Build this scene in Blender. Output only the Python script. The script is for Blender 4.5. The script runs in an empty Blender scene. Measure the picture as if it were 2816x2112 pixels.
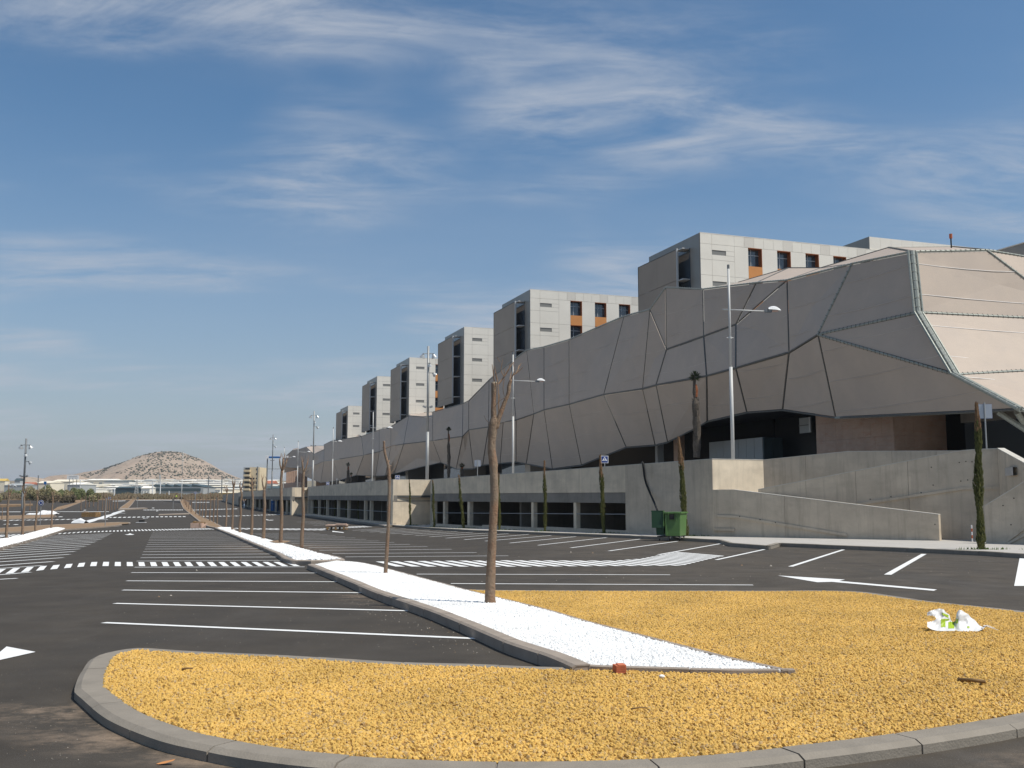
import bpy, bmesh, math, random
from math import radians, sin, cos, tan, atan, pi, sqrt, hypot
from mathutils import Vector, Matrix, noise
random.seed(7)
S = bpy.context.scene
COL = S.collection

# ------------------------------------------------------------------ camera, sky, sun, exposure
FPX = 2740.0; CX = 1408.0; CY = 1056.0; HZ = 1366.0; HC = 1.5
TH = atan((HZ-CY)/FPX)
cam_d = bpy.data.cameras.new('camera'); cam = bpy.data.objects.new('camera', cam_d); COL.objects.link(cam)
cam.location = (0, 0, HC); cam.rotation_euler = (pi/2+TH, 0, 0)
cam_d.sensor_width = 36; cam_d.lens = 36*FPX/2816; cam_d.clip_start = .1; cam_d.clip_end = 20000
S.camera = cam
S.view_settings.view_transform = 'Standard'; S.view_settings.look = 'None'
S.view_settings.gamma = 1; S.view_settings.use_curve_mapping = False
S.view_settings.exposure = 0.0
SUN_EL = radians(58); SUN_DIR = Vector((1, -.42, 0)).normalized()*cos(SUN_EL) + Vector((0, 0, sin(SUN_EL)))
W = bpy.data.worlds.new('World'); S.world = W; W.use_nodes = True
def build_world():
    nt = W.node_tree; N = nt.nodes; L = nt.links; N.clear()
    out = N.new('ShaderNodeOutputWorld'); bg = N.new('ShaderNodeBackground'); L.new(bg.outputs[0], out.inputs[0])
    sky = N.new('ShaderNodeTexSky'); sky.sky_type = 'NISHITA'; sky.sun_disc = False
    sky.sun_elevation = SUN_EL; sky.sun_rotation = math.atan2(SUN_DIR.x, SUN_DIR.y)
    sky.air_density = 1.0; sky.dust_density = .6; sky.ozone_density = 1.6; sky.altitude = 20
    tc = N.new('ShaderNodeTexCoord')
    sep = N.new('ShaderNodeSeparateXYZ'); L.new(tc.outputs['Generated'], sep.inputs[0])
    def M(op, a, b=None, c=None):
        n = N.new('ShaderNodeMath'); n.operation = op
        for i, v in enumerate((a, b, c)):
            if v is None: continue
            if isinstance(v, (int, float)): n.inputs[i].default_value = v
            else: L.new(v, n.inputs[i])
        return n.outputs[0]
    # project directions on a high flat layer so the cirrus thins and flattens towards the horizon
    zz = M('MAXIMUM', sep.outputs[2], .02)
    zc = M('ADD', zz, .12)
    px = M('DIVIDE', sep.outputs[0], zc); py = M('DIVIDE', sep.outputs[1], zc)
    cmb = N.new('ShaderNodeCombineXYZ'); L.new(px, cmb.inputs[0]); L.new(py, cmb.inputs[1])
    def layer(loc, rot, scl, ns, det, rough, dist, lo, hi):
        mp = N.new('ShaderNodeMapping'); mp.inputs['Location'].default_value = loc
        mp.inputs['Rotation'].default_value = (0, 0, radians(rot+CLOUD_ROT)); mp.inputs['Scale'].default_value = scl
        L.new(cmb.outputs[0], mp.inputs[0])
        n = N.new('ShaderNodeTexNoise'); n.inputs['Scale'].default_value = ns; n.inputs['Detail'].default_value = det
        n.inputs['Roughness'].default_value = rough; n.inputs['Distortion'].default_value = dist
        L.new(mp.outputs[0], n.inputs['Vector'])
        r = N.new('ShaderNodeMapRange'); r.interpolation_type = 'SMOOTHSTEP'
        r.inputs['From Min'].default_value = lo; r.inputs['From Max'].default_value = hi
        L.new(n.outputs[0], r.inputs['Value']); return r.outputs[0]
    big = layer(CLOUD_LOC, 24, (.75, 1.25, 1), 1.05, 3, .5, .3, .42, .64)
    wis = layer((3.1, .4, 0), WROT, (.8, 2.2, 1), 2.1, 9, .62, .9, .36, .72)
    fine = layer((.3, 2.2, 0), WROT-8, (1.2, 2.6, 1), 6.0, 6, .65, .6, .30, .75)
    tex = M('ADD', M('MULTIPLY', wis, .75), M('MULTIPLY', fine, .25))
    cl = M('MULTIPLY', M('MULTIPLY', big, tex), .95)
    sheet = M('MULTIPLY', layer((7, 1, 0), 20, (.5, 1, 1), .8, 4, .5, 0, .45, .8), .10)
    cl = M('MINIMUM', M('ADD', cl, sheet), .8)
    # pale low air near the horizon, all the way round
    hz = N.new('ShaderNodeMapRange'); hz.inputs['From Min'].default_value = 0; hz.inputs['From Max'].default_value = .40
    hz.inputs['To Min'].default_value = 1; hz.inputs['To Max'].default_value = 0; L.new(zz, hz.inputs['Value'])
    hzp = M('MULTIPLY', M('POWER', hz.outputs[0], 1.8), .86)
    def mix(f, a, b):
        m = N.new('ShaderNodeMix'); m.data_type = 'RGBA'; L.new(f, m.inputs[0])
        if isinstance(a, tuple): m.inputs[6].default_value = a
        else: L.new(a, m.inputs[6])
        if isinstance(b, tuple): m.inputs[7].default_value = b
        else: L.new(b, m.inputs[7])
        return m.outputs[2]
    tint = N.new('ShaderNodeMix'); tint.data_type = 'RGBA'; tint.blend_type = 'MULTIPLY'; tint.inputs[0].default_value = 1
    L.new(sky.outputs[0], tint.inputs[6]); tint.inputs[7].default_value = SKY_TINT
    c = mix(hzp, tint.outputs[2], SKY_HAZE)
    c = mix(cl, c, SKY_CLOUD)
    L.new(c, bg.inputs[0]); bg.inputs[1].default_value = SKY_STRENGTH
SKY_STRENGTH = .105
SKY_TINT = (.66, .91, 1.02, 1)
SKY_HAZE = (4.0, 3.95, 4.3, 1)
SKY_CLOUD = (4.6, 5.0, 5.7, 1)
CLOUD_LOC = (2.3, 1.7, 0)
HAZE_D = .00011
CLOUD_ROT = 0
WROT = 90
build_world()
sun_d = bpy.data.lights.new('sun', 'SUN'); sun = bpy.data.objects.new('sun', sun_d); COL.objects.link(sun)
sun_d.energy = 4.45; sun_d.angle = radians(.5); sun_d.color = (1, .94, .84)
sun.rotation_euler = SUN_DIR.to_track_quat('Z', 'Y').to_euler()

# ------------------------------------------------------------------ survey helpers (bearings taken from the photograph -> metres)
def ray(px, py):
    dx = px-CX; dz = CY-py
    dy = FPX*cos(TH)-dz*sin(TH); dh = FPX*sin(TH)+dz*cos(TH)
    return dx/dy, dh/dy
PROF = [(-400, 2.5), (-60, .744), (0, 0), (82, -1.02), (92, -1.10), (104, -1.14), (200, -1.0), (260, -.45), (330, .3), (420, 1.0),
        (600, 2.2), (800, 4.9), (930, 7.6), (1050, 10.8), (1180, 14.6), (1300, 18.4), (1400, 22.0), (1600, 27), (9000, 30)]
def gz(Y):
    for (a, za), (b, zb) in zip(PROF, PROF[1:]):
        if Y <= b: return za+(zb-za)*(Y-a)/(b-a)
    return PROF[-1][1]
def G(px, py, h=0.0):
    rx, rz = ray(px, py)
    f = lambda Y: HC+rz*Y-gz(Y)-h
    lo = 1.0; hi = 1.0
    while f(hi) > 0 and hi < 1500: lo = hi; hi *= 1.05
    for _ in range(40):
        m = .5*(lo+hi)
        if f(m) > 0: lo = m
        else: hi = m
    return Vector((rx*lo, lo, gz(lo)+h))
def at(px, py, Y):
    rx, rz = ray(px, py); return Vector((rx*Y, Y, HC+rz*Y))
UX, UY = -.335, .942        # along the building
VX, VY = .942, .335         # towards the building
def UV(u, v, z): return Vector((u*UX+v*VX, u*UY+v*VY, z))
def onv(px, py, v):
    rx, rz = ray(px, py); return at(px, py, v/(VX*rx+VY))
def onu(px, py, u):
    rx, rz = ray(px, py); return at(px, py, u/(UX*rx+UY))

# ------------------------------------------------------------------ object helpers
def tag(o, label=None, cat=None, group=None, kind=None):
    if label: o['label'] = label
    if cat: o['category'] = cat
    if group: o['group'] = group
    if kind: o['kind'] = kind
    return o
def empty(name, loc=(0, 0, 0), rz=0, **k):
    o = bpy.data.objects.new(name, None); COL.objects.link(o); o.location = loc; o.rotation_euler = (0, 0, rz)
    o.empty_display_size = .2
    return tag(o, **k)
def obj(name, mesh, parent=None, loc=None, **k):
    o = bpy.data.objects.new(name, mesh); COL.objects.link(o)
    if parent: o.parent = parent
    if loc is not None: o.location = loc
    return tag(o, **k)
class MB:
    def __init__(s): s.v = []; s.f = []; s.m = []
    def add(s, vs, fs, mi=0):
        n = len(s.v); s.v += [tuple(v) for v in vs]
        s.f += [tuple(i+n for i in f) for f in fs]; s.m += [mi]*len(fs); return s
    def box(s, c, d, rz=0, mi=0, tilt=None):
        x, y, z = d[0]/2, d[1]/2, d[2]/2
        R = Matrix.Rotation(rz, 3, 'Z')
        if tilt is not None: R = R @ tilt
        vs = [Vector(c)+R @ Vector((a*x, b*y, e*z)) for a in (-1, 1) for b in (-1, 1) for e in (-1, 1)]
        return s.add(vs, [(0, 1, 3, 2), (4, 6, 7, 5), (0, 4, 5, 1), (2, 3, 7, 6), (0, 2, 6, 4), (1, 5, 7, 3)], mi)
    def quadbox(s, a, b, z0, z1, t, mi=0, z0b=None, z1b=None):
        # wall from plan point a to b, thickness t to the left-hand side of a->b (away from us when a is on the right)
        d = Vector((b[0]-a[0], b[1]-a[1])); n = Vector((-d.y, d.x)).normalized()*t
        z0b = z0 if z0b is None else z0b; z1b = z1 if z1b is None else z1b
        vs = [(a[0], a[1], z0), (b[0], b[1], z0b), (b[0]+n.x, b[1]+n.y, z0b), (a[0]+n.x, a[1]+n.y, z0),
              (a[0], a[1], z1), (b[0], b[1], z1b), (b[0]+n.x, b[1]+n.y, z1b), (a[0]+n.x, a[1]+n.y, z1)]
        return s.add(vs, [(3, 2, 1, 0), (4, 5, 6, 7), (0, 1, 5, 4), (1, 2, 6, 5), (2, 3, 7, 6), (3, 0, 4, 7)], mi)
    def tube(s, pts, rad, n=8, mi=0, cap=True):
        pts = [Vector(p) for p in pts]
        if not hasattr(rad, '__len__'): rad = [rad]*len(pts)
        rings = []; ref = None
        for i, p in enumerate(pts):
            t = (pts[min(i+1, len(pts)-1)]-pts[max(i-1, 0)]).normalized()
            if ref is None:
                ref = t.cross(Vector((0, 0, 1)) if abs(t.z) < .9 else Vector((1, 0, 0))).normalized()
            a = (ref-t*ref.dot(t)).normalized(); ref = a; b = t.cross(a)
            rings.append([p+(a*cos(2*pi*k/n)+b*sin(2*pi*k/n))*rad[i] for k in range(n)])
        vs = [v for r in rings for v in r]; fs = []
        for i in range(len(pts)-1):
            for k in range(n):
                fs.append((i*n+k, i*n+(k+1) % n, (i+1)*n+(k+1) % n, (i+1)*n+k))
        if cap: fs += [tuple(range(n))[::-1], tuple((len(pts)-1)*n+k for k in range(n))]
        return s.add(vs, fs, mi)
    def prism(s, poly, z0, z1, mi=0):
        n = len(poly); vs = [(p[0], p[1], z0) for p in poly]+[(p[0], p[1], z1) for p in poly]
        fs = [tuple(range(n))[::-1], tuple(range(n, 2*n))]+[(i, (i+1) % n, n+(i+1) % n, n+i) for i in range(n)]
        return s.add(vs, fs, mi)
    def slab(s, poly3, nrm, t, mi=0):
        n = len(poly3); nr = Vector(nrm)*t; P = [Vector(p) for p in poly3]
        vs = P+[p-nr for p in P]
        fs = [tuple(range(n)), tuple(range(n, 2*n))[::-1]]+[((i+1) % n, i, n+i, n+(i+1) % n) for i in range(n)]
        return s.add(vs, fs, mi)
    def mesh(s, name, mats, smooth=False, fix=True):
        me = bpy.data.meshes.new(name); me.from_pydata(s.v, [], s.f)
        for m in (mats if isinstance(mats, (list, tuple)) else [mats]): me.materials.append(m)
        if any(s.m): me.polygons.foreach_set('material_index', s.m)
        if fix and len(s.v) < 200000:
            b = bmesh.new(); b.from_mesh(me); bmesh.ops.recalc_face_normals(b, faces=b.faces); b.to_mesh(me); b.free()
        if smooth: me.polygons.foreach_set('use_smooth', [True]*len(me.polygons))
        me.update(); return me
    def build(s, name, mats, parent=None, loc=None, smooth=False, fix=True, **k):
        return obj(name, s.mesh(name, mats, smooth, fix), parent, loc, **k)
def copy_tree(o, parent=None):
    c = o.copy(); COL.objects.link(c)
    if parent: c.parent = parent
    for ch in list(KIDS.get(o.name, [])): pass
    return c
def copy_thing(root, kids, loc, rz=None, scale=None, **k):
    r = root.copy(); COL.objects.link(r); r.location = loc
    if rz is not None: r.rotation_euler[2] = rz
    if scale is not None: r.scale = scale
    tag(r, **k)
    for ch, sub in kids:
        c = ch.copy(); COL.objects.link(c); c.parent = r
        for g in sub:
            d = g.copy(); COL.objects.link(d); d.parent = c
    return r

# ------------------------------------------------------------------ materials
def mat(name, col, rough=.8, metal=0, spec=.3, noise_amt=0, noise_scale=3, col2=None, bump=0, bump_scale=20, extra=None, coords='Object', detail=6):
    m = bpy.data.materials.new(name); m.use_nodes = True; nt = m.node_tree; N = nt.nodes; L = nt.links
    b = N['Principled BSDF']; b.inputs['Roughness'].default_value = rough; b.inputs['Metallic'].default_value = metal
    b.inputs['Specular IOR Level'].default_value = spec
    b.inputs['Base Color'].default_value = (*col, 1)
    tc = N.new('ShaderNodeTexCoord')
    geo = N.new('ShaderNodeNewGeometry')
    vec = geo.outputs['Position'] if coords == 'World' else tc.outputs['Object']
    last = None
    if noise_amt or col2:
        n = N.new('ShaderNodeTexNoise'); n.inputs['Scale'].default_value = noise_scale; n.inputs['Detail'].default_value = detail
        n.inputs['Roughness'].default_value = .6
        L.new(vec, n.inputs['Vector'])
        r = N.new('ShaderNodeMapRange'); r.inputs['From Min'].default_value = .3; r.inputs['From Max'].default_value = .7
        L.new(n.outputs[0], r.inputs['Value'])
        mx = N.new('ShaderNodeMix'); mx.data_type = 'RGBA'; L.new(r.outputs[0], mx.inputs[0])
        c2 = col2 if col2 else tuple(c*(1-noise_amt) for c in col)
        c1 = col if col2 else tuple(min(1, c*(1+noise_amt)) for c in col)
        mx.inputs[6].default_value = (*c1, 1); mx.inputs[7].default_value = (*c2, 1)
        L.new(mx.outputs[2], b.inputs['Base Color']); last = mx.outputs[2]
    if bump:
        n2 = N.new('ShaderNodeTexNoise'); n2.inputs['Scale'].default_value = bump_scale; n2.inputs['Detail'].default_value = 5
        L.new(vec, n2.inputs['Vector'])
        bp = N.new('ShaderNodeBump'); bp.inputs['Strength'].default_value = bump; bp.inputs['Distance'].default_value = .02
        L.new(n2.outputs[0], bp.inputs['Height']); L.new(bp.outputs[0], b.inputs['Normal'])
    if extra: extra(nt, b, vec, last)
    return m
def chain(nt, b, last, f_out, colour):
    mx = nt.nodes.new('ShaderNodeMix'); mx.data_type = 'RGBA'
    nt.links.new(f_out, mx.inputs[0])
    if last is None: mx.inputs[6].default_value = b.inputs['Base Color'].default_value[:]
    else: nt.links.new(last, mx.inputs[6])
    mx.inputs[7].default_value = (*colour, 1)
    nt.links.new(mx.outputs[2], b.inputs['Base Color']); return mx.outputs[2]
def nz(nt, vec, scale, lo, hi, sc=(1, 1, 1), loc=(0, 0, 0), rot=0, detail=6, rough=.6, amt=1, dist=0):
    N = nt.nodes; L = nt.links
    mp = N.new('ShaderNodeMapping'); mp.inputs['Scale'].default_value = sc; mp.inputs['Location'].default_value = loc
    mp.inputs['Rotation'].default_value = (0, 0, rot)
    L.new(vec, mp.inputs[0])
    n = N.new('ShaderNodeTexNoise'); n.inputs['Scale'].default_value = scale; n.inputs['Detail'].default_value = detail
    n.inputs['Roughness'].default_value = rough; n.inputs['Distortion'].default_value = dist
    L.new(mp.outputs[0], n.inputs['Vector'])
    r = N.new('ShaderNodeMapRange'); r.inputs['From Min'].default_value = lo; r.inputs['From Max'].default_value = hi
    r.inputs['To Max'].default_value = amt
    L.new(n.outputs[0], r.inputs['Value']); return r.outputs[0]
def mul(nt, a, b):
    m = nt.nodes.new('ShaderNodeMath'); m.operation = 'MULTIPLY'; nt.links.new(a, m.inputs[0])
    if isinstance(b, (int, float)): m.inputs[1].default_value = b
    else: nt.links.new(b, m.inputs[1])
    return m.outputs[0]

def asphalt_extra(nt, b, vec, last):
    # dust, tyre sweeps, sand blown against the near island
    last = chain(nt, b, last, nz(nt, vec, 1.1, .48, .85, (.6, 1.0, 1), rot=.1, amt=.30), (.16, .145, .13))
    last = chain(nt, b, last, nz(nt, vec, .5, .52, .8, (1.0, .16, 1), rot=.36, amt=.45, detail=3), (.05, .048, .046))
    last = chain(nt, b, last, nz(nt, vec, 60, .68, .74, amt=.55, detail=2), (.28, .26, .23))
    last = chain(nt, b, last, nz(nt, vec, .9, .56, .74, (1.0, .22, 1), loc=(3, 8, 0), rot=-.5, amt=.30, detail=4, dist=1.5), (.13, .115, .10))
    last = chain(nt, b, last, nz(nt, vec, .35, .5, .7, (1, 1, 1), loc=(1, 2, 0), amt=.35, detail=3), (.04, .034, .028))
    # sand drift: near the kerb round (-2.5, 7.5)
    N = nt.nodes; L = nt.links
    def blob(c, rx, ry, rot):
        mp = N.new('ShaderNodeMapping'); mp.vector_type = 'TEXTURE'; mp.inputs['Location'].default_value = c
        mp.inputs['Rotation'].default_value = (0, 0, rot); mp.inputs['Scale'].default_value = (rx, ry, 100)
        L.new(vec, mp.inputs[0])
        ln = N.new('ShaderNodeVectorMath'); ln.operation = 'LENGTH'; L.new(mp.outputs[0], ln.inputs[0])
        r = N.new('ShaderNodeMapRange'); r.inputs['From Min'].default_value = .3; r.inputs['From Max'].default_value = 1
        r.inputs['To Min'].default_value = 1; r.inputs['To Max'].default_value = 0; L.new(ln.outputs['Value'], r.inputs['Value'])
        return r.outputs[0]
    sandn = nz(nt, vec, 2.2, .44, .72, (1.0, 1.3, 1), detail=9, rough=.75)
    # the newer, darker surfacing of the left half of the lot
    sp = N.new('ShaderNodeSeparateXYZ'); L.new(vec, sp.inputs[0])
    mr = N.new('ShaderNodeMapRange'); mr.inputs['From Min'].default_value = 2.5; mr.inputs['From Max'].default_value = -1.0; mr.inputs['To Max'].default_value = .42
    L.new(sp.outputs[0], mr.inputs['Value']); last = chain(nt, b, last, mr.outputs[0], (.030, .024, .017))
    for c, rx, ry, rot in SAND:
        last = chain(nt, b, last, mul(nt, mul(nt, blob(c, rx, ry, rot), sandn), .95), (.34, .25, .175))
SAND = [((-2.35, 6.65, 0), 1.4, .55, -.45), ((-3.2, 7.6, 0), 1.1, .5, -.2), ((-1.4, 6.05, 0), .9, .25, -.4), ((3.7, 6.2, 0), 1.2, .5, .2),
        ((-1.8, 17, 0), 2.2, 1.2, -.9), ((-9, 40, 0), 3, 8, .35)]
M_ASPH = mat('asphalt', (.068, .056, .042), rough=.82, spec=.35, noise_amt=.28, noise_scale=1.3, bump=.35, bump_scale=90, extra=asphalt_extra, coords='World')
M_PAINT = mat('road_paint', (.80, .80, .78), rough=.6, noise_amt=.06, noise_scale=8, coords='World')
M_SOIL = mat('brown_soil', (.30, .19, .11), rough=.95, col2=(.22, .16, .10), noise_scale=.6, bump=.6, bump_scale=8, coords='World')
M_TERR = mat('dry_terrain', (.27, .215, .155), rough=.95, col2=(.17, .155, .10), noise_scale=.03, bump=.5, bump_scale=2, coords='World')
def kerb_extra(nt, b, vec, last):
    last = chain(nt, b, last, nz(nt, vec, 3, .5, .8, amt=.4), (.15, .135, .115))
    chain(nt, b, last, nz(nt, vec, 120, .62, .7, amt=.25, detail=2), (.16, .16, .16))
M_KERB = mat('kerb_concrete', (.255, .225, .185), rough=.85, noise_amt=.10, noise_scale=5, bump=.25, bump_scale=70, extra=kerb_extra, coords='World')
M_MORT = mat('mortar', (.24, .22, .2), rough=.95, noise_amt=.3, noise_scale=30)
M_WKERB = mat('dusty_kerb', (.31, .26, .215), rough=.88, noise_amt=.15, noise_scale=3, bump=.25, bump_scale=70, coords='World')
def chip_mat(name, c1, c2, c3):
    m = bpy.data.materials.new(name); m.use_nodes = True; nt = m.node_tree; N = nt.nodes; L = nt.links
    b = N['Principled BSDF']; b.inputs['Roughness'].default_value = .85; b.inputs['Specular IOR Level'].default_value = .25
    oi = N.new('ShaderNodeObjectInfo'); r = N.new('ShaderNodeValToRGB')
    e = r.color_ramp.elements; e[0].position = 0; e[0].color = (*c2, 1); e[1].position = 1; e[1].color = (*c1, 1)
    k = e.new(.12); k.color = (*c3, 1); k = e.new(.2); k.color = (*c1, 1); k = e.new(.6); k.color = tuple((a+b_)/2 for a, b_ in zip(c1, c2))+(1,)
    geo = N.new('ShaderNodeNewGeometry')
    n = N.new('ShaderNodeTexWhiteNoise'); n.noise_dimensions = '3D'
    sn = N.new('ShaderNodeVectorMath'); sn.operation = 'SNAP'; sn.inputs[1].default_value = (.035, .035, .035)
    L.new(geo.outputs['Position'], sn.inputs[0]); L.new(sn.outputs[0], n.inputs[0])
    ad = N.new('ShaderNodeMath'); ad.operation = 'ADD'; L.new(n.outputs[0], ad.inputs[0]); L.new(oi.outputs['Random'], ad.inputs[1])
    fr = N.new('ShaderNodeMath'); fr.operation = 'FRACT'; L.new(ad.outputs[0], fr.inputs[0])
    L.new(fr.outputs[0], r.inputs[0]); 
    # broad patches of dustier chips
    bn = N.new('ShaderNodeTexNoise'); bn.inputs['Scale'].default_value = .9; bn.inputs['Detail'].default_value = 4
    L.new(geo.outputs['Position'], bn.inputs['Vector'])
    mr = N.new('ShaderNodeMapRange'); mr.inputs['From Min'].default_value = .35; mr.inputs['From Max'].default_value = .7
    mr.inputs['To Min'].default_value = 1.08; mr.inputs['To Max'].default_value = .86; L.new(bn.outputs[0], mr.inputs['Value'])
    vm = N.new('ShaderNodeVectorMath'); vm.operation = 'SCALE'; L.new(r.outputs[0], vm.inputs[0]); L.new(mr.outputs[0], vm.inputs['Scale'])
    L.new(vm.outputs[0], b.inputs['Base Color']); return m
M_YEL = chip_mat('ochre_gravel', (.66, .42, .115), (.54, .325, .08), (.46, .33, .18))
M_YELB = mat('ochre_bed', (.30, .175, .055), rough=.95, noise_amt=.3, noise_scale=25, coords='World')
M_WHT = chip_mat('white_pebble', (.86, .86, .84), (.80, .80, .79), (.66, .65, .63))
M_WHTB = mat('white_bed', (.62, .61, .59), rough=.9, noise_amt=.15, noise_scale=20, coords='World')
M_PAVE = mat('sidewalk_paving', (.44, .415, .38), rough=.85, noise_amt=.08, noise_scale=1.5, coords='World')

def concrete(name, base, streak=.5):
    def ex(nt, b, vec, last):
        last = chain(nt, b, last, nz(nt, vec, 1.6, .50, .80, (2.2, 2.2, .16), amt=streak, detail=8, rough=.7), tuple(c*.50 for c in base))
        last = chain(nt, b, last, nz(nt, vec, .8, .5, .78, (.6, .6, 1.6), loc=(5, 3, 1), amt=.6), tuple(c*.62 for c in base))
        last = chain(nt, b, last, nz(nt, vec, 1.1, .60, .85, (1, 1, 1), loc=(9, 3, 1), amt=.4), tuple(min(1, c*1.25) for c in base))
        chain(nt, b, last, nz(nt, vec, 26, .66, .73, (1, 1, 1), amt=.3, detail=2), tuple(c*.55 for c in base))
    return mat(name, base, rough=.88, noise_amt=.14, noise_scale=.9, bump=.08, bump_scale=25, extra=ex, coords='World')
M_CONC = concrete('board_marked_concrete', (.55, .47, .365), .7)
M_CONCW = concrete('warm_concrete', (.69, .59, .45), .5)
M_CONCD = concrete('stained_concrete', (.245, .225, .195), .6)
M_COPE = mat('coping_concrete', (.55, .52, .46), rough=.85, noise_amt=.1, noise_scale=3, coords='World')
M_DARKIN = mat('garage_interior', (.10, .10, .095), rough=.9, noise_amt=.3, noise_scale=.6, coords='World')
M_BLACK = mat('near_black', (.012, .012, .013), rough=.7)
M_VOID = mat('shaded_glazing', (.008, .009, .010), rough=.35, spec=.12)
M_GLASSD = mat('dark_glazing', (.018, .022, .026), rough=.12, spec=.6)
M_GLASSS = mat('painted_sky_slot_glass', (.50, .58, .62), rough=.15, spec=.8)  # pale blue-grey base colour stands in for reflected sky
M_GLASSB = mat('sky_reflecting_glass', (.05, .07, .09), rough=.06, spec=1.0, metal=.0)
M_METW = mat('galvanised_metal', (.33, .34, .34), rough=.5, metal=.3, noise_amt=.06, noise_scale=3)
M_POLE = mat('painted_pole', (.50, .505, .49), rough=.45, spec=.5, noise_amt=.05, noise_scale=2)
M_POLED = mat('weathered_mast', (.17, .18, .185), rough=.5, spec=.5, noise_amt=.08, noise_scale=2)
M_RIB = mat('dark_seam_metal', (.13, .13, .12), rough=.5, metal=.4, noise_amt=.25, noise_scale=6)
M_TRUSS = mat('zinc_truss', (.29, .31, .28), rough=.55, metal=.2, noise_amt=.25, noise_scale=9)
def mesh_extra(nt, b, vec, last):
    last = chain(nt, b, last, nz(nt, vec, .35, .42, .72, (1, 1, 1), amt=.55, detail=3), (.40, .335, .285))
    last = chain(nt, b, last, nz(nt, vec, 2.2, .55, .8, (.5, .5, 3), amt=.18), (.29, .265, .25))
    chain(nt, b, last, nz(nt, vec, 50, .6, .7, (1, 1, 1), amt=.15, detail=1), (.20, .19, .18))
M_MESH = mat('metal_mesh', (.455, .375, .305), rough=.62, metal=.0, spec=.35, noise_amt=.05, noise_scale=.5, extra=mesh_extra, coords='World')
M_MESHL = mat('wire_seam', (.80, .78, .75), rough=.5)  # brighter copy, for seams on the sunlit end only
M_MESHD = mat('shaded_wire_seam', (.56, .51, .46), rough=.6)  # darker copy for seams on the shaded skin, shade put into the colour
M_TPAN = mat('tower_panel', (.76, .72, .64), rough=.5, metal=0, spec=.5, noise_amt=.05, noise_scale=.35, coords='World')
M_TPAN2 = mat('tower_panel_dark', (.66, .62, .55), rough=.5, metal=0, spec=.5, noise_amt=.05, noise_scale=.35, coords='World')
M_TGAP = mat('panel_joint', (.22, .22, .21), rough=.8)
M_TEND = mat('tower_end_metal', (.28, .26, .23), rough=.38, metal=.5, spec=.5, noise_amt=.08, noise_scale=.3, coords='World')
M_SCR = mat('tower_screen_mesh', (.37, .31, .25), rough=.6, metal=0, noise_amt=.07, noise_scale=.25, coords='World')
M_ORNG = mat('orange_panel', (.60, .26, .085), rough=.55, noise_amt=.06, noise_scale=.8, coords='World')
M_ORNGD = mat('rust_reveal', (.33, .105, .035), rough=.6, noise_amt=.08, noise_scale=1)
M_FRAME = mat('window_frame', (.52, .53, .53), rough=.45, metal=.3)
def stone_extra(nt, b, vec, last):
    last = chain(nt, b, last, nz(nt, vec, 1.3, .5, .72, (1, 1, 3.6), rot=.5, amt=.6, detail=5, dist=1.2), (.42, .22, .145))
    chain(nt, b, last, nz(nt, vec, 2, .55, .75, (1, 1, 2.6), loc=(4, 4, 2), amt=.4), (.52, .42, .32))
M_STONE = mat('pink_stone', (.43, .30, .225), rough=.7, noise_amt=.12, noise_scale=.8, extra=stone_extra, coords='World')
def bark_extra(nt, b, vec, last):
    last = chain(nt, b, last, nz(nt, vec, 9, .45, .62, (1, 1, .45), amt=.55, detail=5), (.25, .135, .08))
    last = chain(nt, b, last, nz(nt, vec, 2.4, .52, .7, (1, 1, .8), loc=(3, 0, 1), amt=.8), (.235, .20, .155))
    chain(nt, b, last, nz(nt, vec, 30, .6, .72, (1, 1, .3), amt=.5), (.09, .065, .045))
M_BARK = mat('tree_bark', (.255, .185, .13), rough=.9, spec=.15, noise_amt=.2, noise_scale=14, bump=1.0, bump_scale=34, extra=bark_extra)
M_TWIG = mat('dry_twig', (.30, .20, .13), rough=.9, noise_amt=.25, noise_scale=12)
M_CUT = mat('cut_wood', (.68, .60, .46), rough=.8, noise_amt=.1, noise_scale=30)
M_CYP = mat('cypress_foliage', (.125, .12, .042), rough=.85, col2=(.06, .07, .024), noise_scale=6, spec=.1)
M_CYPR = mat('dry_cypress_top', (.24, .145, .08), rough=.9, noise_amt=.35, noise_scale=8, spec=.1)
M_LEAF = mat('tamarisk_leaf', (.30, .29, .15), rough=.8, col2=(.38, .31, .19), noise_scale=.5, coords='World', spec=.1)
M_LEAFD = mat('dark_green_leaf', (.19, .23, .10), rough=.8, col2=(.26, .27, .14), noise_scale=.8, coords='World', spec=.1)
M_SCRUB = mat('dry_scrub', (.21, .155, .105), rough=.9, col2=(.135, .125, .08), noise_scale=.08, coords='World', spec=.1)
M_GRASS = mat('weed_green', (.07, .12, .025), rough=.9, noise_amt=.3, noise_scale=4)
M_PALMT = mat('palm_trunk', (.10, .085, .07), rough=.95, noise_amt=.4, noise_scale=10, bump=1, bump_scale=18)
M_PALML = mat('palm_frond', (.035, .050, .018), rough=.6, noise_amt=.3, noise_scale=4)
M_PALMR = mat('palm_fibre', (.25, .09, .04), rough=.9, noise_amt=.3, noise_scale=8)
M_BRICK = mat('red_brick', (.50, .15, .075), rough=.85, noise_amt=.18, noise_scale=20)
M_GREEN = mat('green_plastic', (.085, .175, .05), rough=.45, spec=.5, noise_amt=.08, noise_scale=4)
M_GREEND = mat('shaded_green_plastic', (.02, .062, .03), rough=.5, spec=.4, noise_amt=.1, noise_scale=4)  # darker copy of the green, shade on lid and side put into colour
M_RUB = mat('black_rubber', (.018, .018, .018), rough=.7)
M_BAG = mat('white_plastic_film', (.70, .70, .69), rough=.4, spec=.5)
M_BAGG = mat('lime_print', (.33, .47, .03), rough=.45)
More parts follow.
